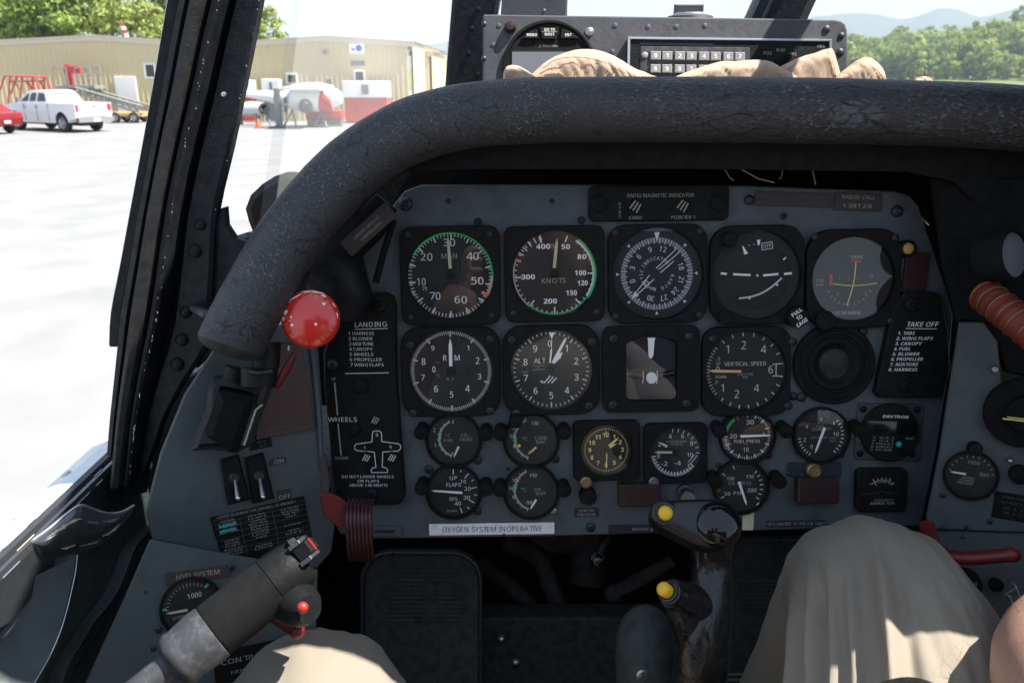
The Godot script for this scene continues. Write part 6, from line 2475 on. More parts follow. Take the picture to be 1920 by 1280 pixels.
	# stickers
	tape("warning_label", "white OXYGEN SYSTEM INOPERATIVE sticker under the gauges", "label", 922, 991, 235, 22, [["OXYGEN SYSTEM INOPERATIVE", 1, 0, 9.5, 187]], M.label_white, M.ink_dark, 0.014, null, false, 0.8)
	root = tape("warning_label", "small blue black LOW OIL PRESSURE tape above a slotted screw", "label", 1100, 960, 46, 17, [["LOW OIL", 0, 4, 4.5, 28], ["PRESSURE", 0, -4, 4.5, 34]], M.label_tape, M.ink_dim, TILT, null, false, 0.8)
	tape("warning_label", "dark RELEASE tape with an arrow below the brown lamp", "label", 1187, 991, 92, 17, [["RELEASE", 14, 0, 5, 30], ["→", 38, 0, 6]], M.label_tape, M.ink_dim, 0.01, null, false, 0.8)
	tape("warning_label", "dark GPS LIMITED TO VFR USE ONLY tape at the panel's lower edge", "label", 1493, 981, 114, 12, [["GPS LIMITED TO VFR USE ONLY", 0, 0, 5.5, 108]], M.label_tape, M.ink_dim, 0.012, null, false, 0.8)
	tape("paper_card", "cream paper card behind the control stick", "card", 1403, 975, 21, 38, [], M.ink_cream, M.ink_dim, -0.02, null, false, 0.8)
	root = thing("slotted_bracket", "grey slotted bracket at the panel's lower corner", "bracket", on(727, 995, PANEL, 0.0005))
	mb = MB.new()
	mb.box(Vector3(-27, -9, 0), Vector3(27, 10, 5), 1.0)
	part(mb, "body", M.panel, root)
	mb = MB.new()
	mb.box(Vector3(-24, -2, 4), Vector3(14, 4, 5.4))
	part(mb, "slot", M.hole, root)  # raised near-black bar painted as the shade in a slot
	# brown warning lamps
	for s in [[1196, 922, 39, 21, "brown rectangular warning lamp below the accelerometer"], [1527, 914, 38, 24, "dark red rectangular warning lamp below the fuel quantity gauge"]]:
		root = thing("warning_lamp", s[4], "lamp", on(s[0], s[1], PANEL, 0.0005, TILT))
		mb = MB.new()
		mb.prism(rrect(s[2], s[3], 4), 0.0, 24.0, 2.2)
		part(mb, "lens_block", M.lamp_brown, root)
		mb = MB.new()
		mb.box(Vector3(-s[2] + 8, s[3] - 9, 23.5), Vector3(s[2] - 4, s[3] - 7.4, 24.6))
		part(mb, "rim", M.screw, root)
	root = knob("test_button", "dark push knob under a brass collar beside the clock", "knob", 1101, 925, [Vector2(16, 0), Vector2(16, 22), Vector2(14, 26), Vector2(0, 27)], M.cap_plastic)
	mb = MB.new()
	mb.xf.origin = Vector3(-4, 26, 0)
	mb.lathe([Vector2(11, 0), Vector2(11, 20), Vector2(8.5, 22), Vector2(8, 18), Vector2(0, 18)], 20)
	part(mb, "collar", M.brass, root)
	root = knob("toggle_switch", "chrome ringed toggle switch above the stick head", "switch", 1283, 922, [Vector2(16, 0), Vector2(16, 8), Vector2(11, 10), Vector2(11, 26), Vector2(0, 27)], M.screw)
	mb = MB.new()
	mb.xf.origin = Vector3(0, -3, 26)
	mb.lathe([Vector2(13, 0), Vector2(14, 6), Vector2(13, 9), Vector2(9, 9), Vector2(8, 4), Vector2(0, 4)], 20)
	part(mb, "ring", M.steel, root)
	root = knob("set_knob", "small steel ringed set knob at the accelerometer's corner", "knob", 1224, 900, [Vector2(10, 0), Vector2(10, 16), Vector2(8, 18), Vector2(7, 15), Vector2(0, 15)], M.steel)
	root = knob("light_switch", "dark round switch on a placard below the fuel quantity gauge", "switch", 1522, 879, [Vector2(14, 0), Vector2(14, 14), Vector2(11, 17), Vector2(9, 14), Vector2(0, 14)], M.brass)
	mb = MB.new()
	mb.prism(rrect(50, 13, 4, 5, Vector2(4, 0)), 0.0, 4.0, 1.0)
	part(mb, "placard", M.label_tape, root)
	print_on(root, M.ink_dim, [["SAFE", -36, 5, 5, 20], ["MOVE", -36, -5, 5, 20]])
	root = knob("indicator_lamp", "amber round indicator lamp in a dark ring by the course gauge", "lamp", 1697, 466, [Vector2(16, 0), Vector2(16, 14), Vector2(13, 17), Vector2(12, 13), Vector2(0, 13)], M.cap_plastic)
	mb = MB.new()
	mb.ball(Vector3(0, 0, 13), Vector3(11, 11, 6))
	part(mb, "lens", M.gold, root)
	root = thing("red_tag", "dull red brown tag hanging beside the course gauge", "tag", on(1716, 508, PANEL, 0.0005, -0.08))
	mb = MB.new()
	mb.prism(rrect(22, 35, 4), 0.0, 6.0, 1.0)
	part(mb, "plate", M.lamp_brown, root)
	root = thing("loose_clip", "bright wire clip at the panel's upper corner", "clip", Transform3D())
	mb = MB.new()
	mb.tube([dep(1728, 408, 0.69), dep(1734, 414, 0.68), dep(1743, 422, 0.68)], 0.0009, 6)
	part(mb, "wire", M.chip, root)
	# map light behind the padded roll
	var mp := Plane_.new(PANEL.p + PANEL.b.z * 0.03, PANEL.b.z)
	root = thing("map_light", "dark map light housing with a maker's plate behind the roll", "lamp", Transform3D())
	mb = MB.new()
	mb.tube([hit(598, 520, mp), hit(640, 468, mp), hit(690, 418, mp), hit(722, 376, mp)], [0.014, 0.016, 0.016, 0.012], 20)
	part(mb, "housing", M.bezel, root)
	var mk := Plane_.new(hit(690, 430, mp) + PANEL.b.z * 0.017, PANEL.b.z)
	mb = MB.new()
	mb.xf = on(690, 430, mk, 0.0, 0.72)
	mb.prism(rrect(58, 17, 4), -6.0, 0.0, 1.0)
	var np := part(mb, "maker_plate", M.placard_brown, root)
	mb = MB.new()
	mb.xf = on(690, 430, mk, 0.0, 0.72)
	text(mb, "GRIMES MFG CO", 0, 4.5, 5, 0.5, 62)
	text(mb, "URBANA OHIO", 3, -6, 5, 0.5, 52)
	part(mb, "lettering", M.ink_dim, np)
	mb = MB.new()
	mb.tube([hit(738, 412, mp), hit(720, 470, mp), hit(704, 530, mp)], 0.0028, 8)
	part(mb, "stay_rod", M.matte, root)
	mb = MB.new()
	mb.tube([hit(596, 500, mp), hit(640, 520, mp), hit(652, 560, mp), hit(650, 600, mp)], [0.02, 0.024, 0.02, 0.012], 16)
	part(mb, "lamp_head", M.black, root)

# ---------------------------------------------------------------- port side
func left_side() -> void:
	var root := thing("side_switchboard", "grey painted port side panel below the padded roll's end", "panel", pl_xf(LSIDE))
	plate("plate", [[285, 1012], [272, 960], [300, 850], [345, 740], [410, 640], [560, 600], [596, 640], [604, 760], [608, 880], [628, 990], [622, 1035], [596, 1064], [575, 1070]], LSIDE, 0.0, 0.004, 0.0012, M.side_panel, root)
	plate("bright_edge", [[574, 600], [586, 600], [600, 760], [606, 880], [599, 880], [590, 760]], LSIDE, 0.004, 0.004, 0.001, M.panel, root)
	root = thing("port_console", "grey port console face around the hydraulic gauge", "panel", pl_xf(LCONS))
	plate("plate", [[280, 1012], [420, 1038], [596, 1068], [590, 1300], [150, 1300], [228, 1130]], LCONS, 0.0, 0.004, 0.001, M.side_panel, root)
	for q in [[433, 1064, 7], [297, 1180, 7], [287, 1215, 6], [272, 1110, 3]]:
		part_mesh(screw_shape(q[2] * mpp(q[0], q[1], LCONS)), "screw", M.screw, root, root.transform.affine_inverse() * Transform3D(LCONS.b, hit(q[0], q[1], LCONS) + LCONS.b.z * 0.0003))
	# maroon placard and red lever
	var cx := 540.0
	var cy := 735.0
	root = thing("defrost_placard", "dark maroon DEFROST placard beside the black pouch", "placard", on(cx, cy, LSIDE, 0.0045))
	var mb := MB.new()
	var outline := PackedVector2Array()
	for p in [[530, 640], [570, 642], [578, 720], [580, 812], [470, 812], [480, 740]]:
		outline.push_back(P2(cx, cy, p[0], p[1]))
	mb.prism(outline, 0.0, 3.0, 0.6)
	part(mb, "plate", M.maroon, root)
	mb = MB.new()
	text(mb, "COCKPIT AND", 504 - cx, cy - 797, 6, 3.4, 64, 0.03)
	text(mb, "WINDSHIELD DEFROST", 514 - cx, cy - 808, 6, 3.4, 88, 0.03)
	text(mb, "ON", 563 - cx, cy - 806, 5, 3.4, 9, 0.03)
	part(mb, "lettering", M.ink_faint, root)
	root = thing("defrost_lever", "red defrost lever against the maroon placard", "lever", Transform3D())
	mb = MB.new()
	mb.tube([dep(552, 662, 0.60), dep(538, 690, 0.60), dep(516, 726, 0.605)], [0.002, 0.0032, 0.0026], 8)
	part(mb, "arm", M.red_dark, root)
	mb = MB.new()
	mb.tube([dep(541, 648, 0.598), dep(540, 657, 0.598)], 0.001, 6)
	part(mb, "pin", M.chip, root)
	# black pouch and its bracket
	root = thing("oxygen_hose_pouch", "black leather pouch hanging under the padded roll's end", "pouch", Transform3D())
	var pp := Plane_.new(dep(440, 780, 0.605), Vector3(0.25, 0.12, 0.95))
	plate("flap", [[388, 724], [398, 714], [440, 712], [476, 728], [508, 706], [514, 720], [470, 838], [442, 853], [400, 846], [356, 848], [372, 800], [386, 770]], pp, 0.0, 0.02, 0.004, M.rubber, root)
	plate("body", [[410, 730], [478, 742], [474, 760], [448, 842], [432, 846], [388, 816], [386, 800]], pp, 0.008, 0.02, 0.006, M.matte, root)
	mb = MB.new()
	mb.tube([hit(492, 757, pp) + pp.b.z * 0.003, hit(480, 764, pp) + pp.b.z * 0.006, hit(458, 830, pp) + pp.b.z * 0.006], 0.0008, 6)
	part(mb, "bright_seam", M.ink_dim, root)
	root = thing("roll_bracket", "black stepped bracket and clamp below the padded roll", "bracket", Transform3D())
	for s in [[[500, 640], [498, 690], 26, 0.60], [[486, 690], [484, 724], 34, 0.60], [[445, 690], [438, 715], 24, 0.61]]:
		mb = MB.new()
		var r: float = s[2] * s[3] / F
		mb.tube([dep(s[0][0], s[0][1], s[3]), dep(s[1][0], s[1][1], s[3])], [r, r * 0.95], 20)
		part(mb, "barrel", M.black, root)
	mb = MB.new()
	mb.tube([dep(470, 696, 0.585), dep(486, 699, 0.58), dep(510, 695, 0.584)], 0.0016, 6)
	part(mb, "lip", M.screw, root)
	# red domed canopy knob
	canopy_knob()
	# two guarded toggles
	for s in [[437, 898, "guarded toggle switch beneath the black pouch"], [483, 895, "guarded toggle switch beside the ON and OFF tabs"]]:
		root = thing("toggle_switch", s[2], "switch", on(s[0], s[1], LSIDE, 0.0005, 0.06))
		mb = MB.new()
		mb.prism(PackedVector2Array([Vector2(-20, -45), Vector2(22, -45), Vector2(18, 47), Vector2(-16, 45)]), 0.0, 14.0, 4.0)
		part(mb, "guard", M.bezel, root)
		mb = MB.new()
		mb.xf.origin = Vector3(2, 6, 13)
		mb.lathe([Vector2(11, 0), Vector2(11, 4), Vector2(8, 7), Vector2(0, 7)], 18)
		part(mb, "bushing", M.screw, root)
		mb = MB.new()
		mb.tube([Vector3(2, 4, 16), Vector3(0, -12, 30), Vector3(-1, -28, 40)], [3.0, 3.6, 5.2], 12)
		part(mb, "bat", M.steel, root)
		mb = MB.new()
		mb.ball(Vector3(-1, -28, 40), Vector3(5.4, 5.4, 5.4))
		part(mb, "tip", M.chrome, root)
	tape("switch_tab", "dark tab lettered ON beside the toggle switches", "label", 521, 864, 30, 12, [["ON", 1, 0, 8, 17]], M.label_tape, M.ink_dim, 0.03, LSIDE)
	tape("switch_tab", "dark tab lettered OFF beside the toggle switches", "label", 533, 927, 26, 18, [["OFF", 0, -3, 8, 22]], M.label_tape, M.ink_dim, 0.03, LSIDE)
	tape("switch_tab", "small black tab below the maroon placard", "label", 488, 832, 42, 18, [["ANTI", 2, 4, 5, 18], ["ICE", 4, -4, 5, 13]], M.bezel, M.ink_faint, 0.03, LSIDE)
	tape("switch_tab", "small dark tab under the DEFROST lettering", "label", 487, 818, 22, 8, [], M.bezel, M.ink_faint, 0.03, LSIDE)
	# table placard
	cx = 490.0
	cy = 992.0
	root = thing("control_table_placard", "black table placard of worn lettering with two blue cells", "placard", on(cx, cy, LSIDE, 0.0005, -0.01))
	mb = MB.new()
	outline = PackedVector2Array()
	for p in [[400, 948], [576, 943], [584, 1042], [470, 1048], [424, 1034], [412, 1028]]:
		outline.push_back(P2(cx, cy, p[0], p[1]))
	mb.prism(outline, 0.0, 3.0, 0.6)
	part(mb, "plate", M.bezel, root)
	var ln := MB.new()
	var tx := MB.new()
	for y in [955, 962, 972, 984, 996, 1008, 1018, 1026]:
		stroke(ln, [P2(cx, cy, 404 + (y - 950) * 0.14, y + 0.5), P2(cx, cy, 577 + (y - 950) * 0.07, y - 4)], 0.7, 3.4)
	for x in [452, 513]:
		stroke(ln, [P2(cx, cy, x, 960), P2(cx, cy, x + 6, 1036)], 0.7, 3.4)
	part(ln, "ruled_lines", M.ink_faint, root)
	text(tx, "LOWER GUIDANCE FOR CONTROL OF AIRCRAFT", 486 - cx, cy - 950, 4, 3.4, 146, 0.01)
	var words := ["LEVER", "TRIM UP", "MIXTURE", "CONTROL", "TAB SET", "LOCK", "FLAPS", "RUDDER", "BOOST", "OFF", "AILERON", "NEUTRAL"]
	var wr := RandomNumberGenerator.new()
	wr.seed = 31
	for k in 13:
		for c in 3:
			if wr.randf() < 0.15:
				continue
			text(tx, words[wr.randi() % 12], [430.0, 484.0, 546.0][c] + k * 0.5 - cx, cy - (960.0 + k * 5.6), 3.0, 3.4, wr.randf_range(20, 36), 0.02)
	part(tx, "lettering", M.ink_dim, root)
	for y in [970, 980]:
		mb = MB.new()
		mb.flat(PackedVector2Array([P2(cx, cy, 413, y - 3), P2(cx, cy, 444, y - 4), P2(cx, cy, 445, y + 1), P2(cx, cy, 414, y + 2)]), 3.7)
		part(mb, "blue_cell", M.ink_cyan, root)
	# hydraulic gauge
	tape("hydraulic_placard", "worn dark HYD SYSTEM placard above the hydraulic gauge", "placard", 371, 1077, 122, 24, [["HYD.SYSTEM", 0, 1, 9, 80]], M.placard_brown, M.ink_dim, -0.06, LCONS)
	var g := small("hydraulic_gauge", "hydraulic pressure gauge with two green marks behind the throttle", 359, 1137, 54, [["1000", 367, 1115, 9, 26]], [["HYDRO", 337, 1151, 6, 30]], LCONS)
	mb = MB.new()
	ticks(mb, -85, 40, 14, 42, 48, 1.3, Z)
	part(mb, "scale", M.ink_dim, g)
	mb = MB.new()
	tick(mb, 43, 44, 53, 4, Z)
	tick(mb, -82, 46, 54, 4, Z)
	part(mb, "green_marks", M.ink_green, g)
	needle(g, "needle", Vector2(-8, -3), Vector2(-48, -1), 5.0, 4.0, M.ink_cream)
	# red tab and looped maroon cord
	root = thing("red_tab", "red fabric pull tab beside the landing placard", "tab", Transform3D())
	var tp := Plane_.new(dep(625, 950, 0.64), Vector3(0.2, 0.1, 0.95))
	plate("tab", [[598, 928], [612, 922], [640, 936], [656, 950], [650, 985], [634, 990], [608, 968]], tp, 0.0, 0.004, 0.001, M.red_dark, root)
	plate("stem", [[600, 862], [610, 850], [620, 905], [616, 926], [600, 926]], tp, 0.0, 0.004, 0.001, M.placard_brown, root)
	root = thing("looped_cord", "bundle of looped maroon cord hanging below the landing placard", "cord", Transform3D())
	for k in 7:
		mb = MB.new()
		var x := 651.0 + k * 7.2
		mb.tube([dep(x + 5, 938, 0.655), dep(x, 950, 0.635), dep(x - 1, 975, 0.630), dep(x + 1, 1010, 0.632), dep(x + 4, 1042, 0.645), dep(x + 6, 1050, 0.66)], 0.0017, 8)
		part(mb, "strand", M.maroon, root)

func canopy_knob() -> void:
	var kp := Plane_.new(dep(583, 598, 0.585), Vector3(0.05, 0.30, 0.95))
	var root := thing("canopy_knob", "domed red canopy knob with chipped paint and gold lettering", "knob", on(583, 598, kp))
	var mb := MB.new()
	var prof := [Vector2(20, -40), Vector2(24, -26), Vector2(44, -16), Vector2(54, -4), Vector2(55.5, 3)]
	for i in 9:
		var a := (i + 1) / 9.0 * PI * 0.5
		prof.push_back(Vector2(55.5 * cos(a), 3.0 + 24.0 * sin(a)))
	prof[prof.size() - 1] = Vector2(0.0, 27.0)
	mb.lathe(prof, 56)
	part(mb, "dome", M.red_knob, root)
	var on_dome := func(x: float, y: float) -> Transform3D:
		var q := sqrt(x * x + y * y) / 55.5
		var zz := 3.0 + 24.0 * sqrt(maxf(0.0, 1.0 - q * q))
		var nn := Vector3(x / 3080.0, y / 3080.0, (zz - 3.0) / 576.0).normalized()
		var right := Vector3.UP.cross(nn).normalized()
		return Transform3D(Basis(right, nn.cross(right), nn), Vector3(x, y, zz) + nn * 0.35)
	mb = MB.new()
	var s := "CANOPY - PUSH TO PULL   "
	for i in s.length():
		if s[i] == " ":
			continue
		var a := deg_to_rad(-10.0 + i * 14.2)
		var p := Vector2(sin(a), cos(a)) * 44.0
		mb.xf = on_dome.call(p.x, p.y)
		text(mb, s[i], 0, 0, 9.0, 0.0, 0.0, -a)
	part(mb, "lettering", M.gold, root)
	# chips down to primer: irregular flakes
	var cr := RandomNumberGenerator.new()
	cr.seed = 12
	for c in [[-26, 41, 16, 2.6], [-38, 32, 7, 2.2], [-44, 13, 6, 5], [-49, 1, 5, 4], [-33, 4, 3.2, 2.4], [-31, -11, 3.0, 4.0], [13, -10, 3.0, 3.0], [28, 28, 3.6, 3.0], [51, 6, 8, 1.8], [45, 26, 6, 1.6], [14, 50, 14, 2.6], [-4, 51, 10, 2.2], [27, 43, 6, 2.4], [-36, -3, 1.4, 1.2]]:
		mb = MB.new()
		var a := atan2(c[1], c[0])
		var xf: Transform3D = on_dome.call(c[0], c[1])
		mb.xf = xf * Transform3D(Basis(Vector3.BACK, a - PI * 0.5 if Vector2(c[0], c[1]).length() > 30.0 else a), Vector3.ZERO)
		var poly := PackedVector2Array()
		for k in 10:
			var t := TAU * k / 10.0
			poly.push_back(Vector2(cos(t) * c[2], sin(t) * c[3]) * cr.randf_range(0.65, 1.1))
		mb.flat(poly, -0.1)
		part(mb, "paint_chip", M.ink_bright, root)
	mb = MB.new()
	mb.tube([Vector3(0, 0, -38), Vector3(4, 8, -70), Vector3(10, 16, -110)], 20.0, 20)
	part(mb, "shaft", M.black, root)

# ---------------------------------------------------------------- starboard side
func right_side() -> void:
	var root := thing("starboard_switchboard", "grey painted starboard side panel beyond the main panel", "panel", pl_xf(RSIDE))
	plate("plate", [[1800, 604], [1846, 604], [1872, 640], [1880, 720], [1960, 800], [1960, 1000], [1742, 992], [1738, 970], [1762, 850]], RSIDE, 0.0, 0.004, 0.001, M.side_panel, root)
	plate("lower_plate", [[1738, 996], [1960, 1004], [1960, 1300], [1760, 1300]], RSIDE, -0.003, 0.004, 0.001, M.side_panel, root)
	for q in [[1768, 990, 5], [1812, 988, 5], [1752, 1004, 4], [1805, 1006, 4], [1856, 977, 6], [1768, 928, 6], [1850, 928, 6]]:
		part_mesh(screw_shape(q[2] * mpp(q[0], q[1], RSIDE)), "screw", M.screw, root, root.transform.affine_inverse() * Transform3D(RSIDE.b, hit(q[0], q[1], RSIDE) + RSIDE.b.z * 0.0003))
	# black housing above
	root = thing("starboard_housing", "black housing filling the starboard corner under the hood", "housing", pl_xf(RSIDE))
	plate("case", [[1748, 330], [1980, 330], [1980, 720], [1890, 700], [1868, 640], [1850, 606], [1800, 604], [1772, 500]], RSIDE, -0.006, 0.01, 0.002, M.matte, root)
	var mb := MB.new()
	root = thing("oxygen_gauge", "black oxygen cylinder pressure gauge on the starboard panel", "gauge", on(1820, 890, RSIDE, 0.0006, 0.0), "panel gauges")
	bezel(mb, circle(53, 40), 47, 0.0, 10.0, 3.0)
	part(mb, "bezel", M.bezel, root)
	mb = MB.new()
	mb.flat(circle(47.5, 40), 3.0)
	part(mb, "dial_face", M.dial, root)
	mb = MB.new()
	ticks(mb, -80, 80, 10, 38, 43, 1.6, Z)
	part(mb, "scale", M.ink_dim, root)
	print_on(root, M.ink_dim, [["1000", 2, 28, 7, 22], ["300", 24, 5, 6, 18], ["OXYGEN", -4, -6, 4.5, 22], ["CYLINDER", -6, -12, 4.5, 27], ["PRESSURE", -8, -18, 4.5, 29]])
	needle(root, "needle", Vector2(-10, 2), Vector2(-40, 3), 4.5, 3.5, M.ink)
	mb = MB.new()
	mb.flat(circle(48, 40), 8.0)
	part(mb, "glass", M.glass, root)
	root = knob("post_light", "black post light above the oxygen gauge", "lamp", 1826, 838, [Vector2(14, 0), Vector2(14, 22), Vector2(12, 26), Vector2(0, 27)], M.cap_plastic, "post lights between the gauges", RSIDE)
	tape("oxygen_table", "black lettered table plate at the starboard panel's edge", "placard", 1905, 951, 86, 58, [["OXYGEN DURATION", 0, 20, 4, 60], ["ALT  MAN  HOURS", 0, 8, 4, 60], ["25  2  1.5", 0, -4, 4, 46], ["30  2  1.0", 0, -14, 4, 46]], M.bezel, M.ink_faint, -0.02, RSIDE)
	root = thing("fuel_selector", "large black round selector with a cream pointer line", "knob", on(1915, 772, RSIDE, 0.002))
	mb = MB.new()
	mb.lathe([Vector2(74, 0), Vector2(74, 16), Vector2(68, 20), Vector2(40, 22), Vector2(36, 34), Vector2(0, 36)], 48)
	part(mb, "dial", M.matte, root)
	mb = MB.new()
	mb.box(Vector3(-42, -14, 36), Vector3(-2, -11, 37))
	mb.box(Vector3(-34, -9, 36), Vector3(0, -7, 37))
	part(mb, "pointer", M.ink_yellow, root)
	root = knob("lever_pin", "small steel pin on the selector's bracket", "pin", 1862, 690, [Vector2(8, 0), Vector2(8, 20), Vector2(6, 23), Vector2(0, 24)], M.steel, "selector pins", RSIDE)
	root = knob("lever_pin", "small steel pin under the selector", "pin", 1891, 860, [Vector2(6, 0), Vector2(6, 20), Vector2(4, 23), Vector2(0, 24)], M.steel, "selector pins", RSIDE)
	root = knob("rotary_switch", "black round knob beneath the selector", "knob", 1910, 887, [Vector2(20, 0), Vector2(20, 16), Vector2(17, 19), Vector2(0, 20)], M.matte, "", RSIDE)
	# red ribbed hose
	root = thing("ribbed_hose", "dull red ribbed hose end in the dark starboard corner", "hose", Transform3D())
	var path := []
	for q in [[1846, 552, 0.62], [1882, 580, 0.60], [1925, 615, 0.585], [1990, 670, 0.57]]:
		path.push_back(dep(q[0], q[1], q[2]))
	path = curve(path, 16)
	var radii := []
	for i in path.size():
		radii.push_back(0.0112 + 0.0011 * absf(sin(i * 0.72)))
	mb = MB.new()
	mb.tube(path, radii, 24)
	part(mb, "sleeve", M.hose_red, root)
	for i in 7:
		var a: Vector3 = path[3 + i * 6]
		var t: Vector3 = (path[4 + i * 6] - path[2 + i * 6]).normalized()
		mb = MB.new()
		var sd := t.cross(Vector3.UP).normalized()
		mb.xf = Transform3D(Basis(sd, t.cross(sd), t), a)
		var ring := []
		for k in 25:
			ring.push_back(Vector3(cos(TAU * k / 24.0), sin(TAU * k / 24.0), 0) * 0.0122)
		mb.tube(ring, 0.0005, 5, false, false)
		part(mb, "wire_ring", M.brass, root)
	# white lamp lens beyond
	root = thing("side_lamp", "white oval lamp lens in the dark starboard corner", "lamp", Transform3D())
	mb = MB.new()
	var lp := Plane_.new(dep(1900, 478, 0.60), Vector3(0.45, 0.30, 0.84))
	mb.xf = Transform3D(lp.b, lp.p)
	mb.lathe([Vector2(0.0185, -0.02), Vector2(0.0195, 0.0), Vector2(0.017, 0.003), Vector2(0.0165, 0.0)], 32)
	part(mb, "rim", M.matte, root)
	mb = MB.new()
	mb.xf = Transform3D(lp.b, lp.p)
	mb.lathe([Vector2(0.0166, 0.0), Vector2(0.011, 0.0012), Vector2(0, 0.002)], 32)
	part(mb, "lens", M.ring_grey, root)
	# red handle and its knob
	root = thing("brake_lever", "dark red bent handle lever under the starboard panel", "handle", Transform3D())
	mb = MB.new()
	path = []
	for q in [[1738, 985, 0.63], [1748, 1016, 0.61], [1768, 1038, 0.595], [1805, 1046, 0.585], [1850, 1044, 0.578], [1894, 1040, 0.572]]:
		path.push_back(dep(q[0], q[1], q[2]))
	mb.tube(curve(path, 5), 0.0058, 16, true, true, Vector2(1, 1), 0.8)
	part(mb, "lever", M.red_dark, root)
	mb = MB.new()
	mb.ball(dep(1898, 1040, 0.571), Vector3(0.0058, 0.0052, 0.0056))
	part(mb, "tip", M.red_dark, root)
	root = knob("rheostat_knob", "black rheostat knob half hidden by the knee", "knob", 1806, 1092, [Vector2(34, 0), Vector2(34, 16), Vector2(30, 20), Vector2(0, 21)], M.matte, "", RSIDE)
	mb = MB.new()
	text(mb, "POWER", 2, 9, 7, 21.5, 40)
	part(mb, "lettering", M.ink_dim, root)
	root = knob("wing_switch", "small black winged knob beside the rheostat", "knob", 1866, 1092, [Vector2(12, 0), Vector2(15, 14), Vector2(12, 18), Vector2(0, 19)], M.matte, "", RSIDE)
	# near-black sheet standing in for the shade in the gap between the panels
	root = thing("panel_gap_shade", "dark sheet standing in for shade in the gap between main and starboard panels", "bracket", Transform3D())
	plate("web", [[1776, 590], [1830, 590], [1800, 850], [1775, 1010], [1700, 1010], [1730, 850]], PANEL, -0.012, 0.004, 0.0, M.hole, root)

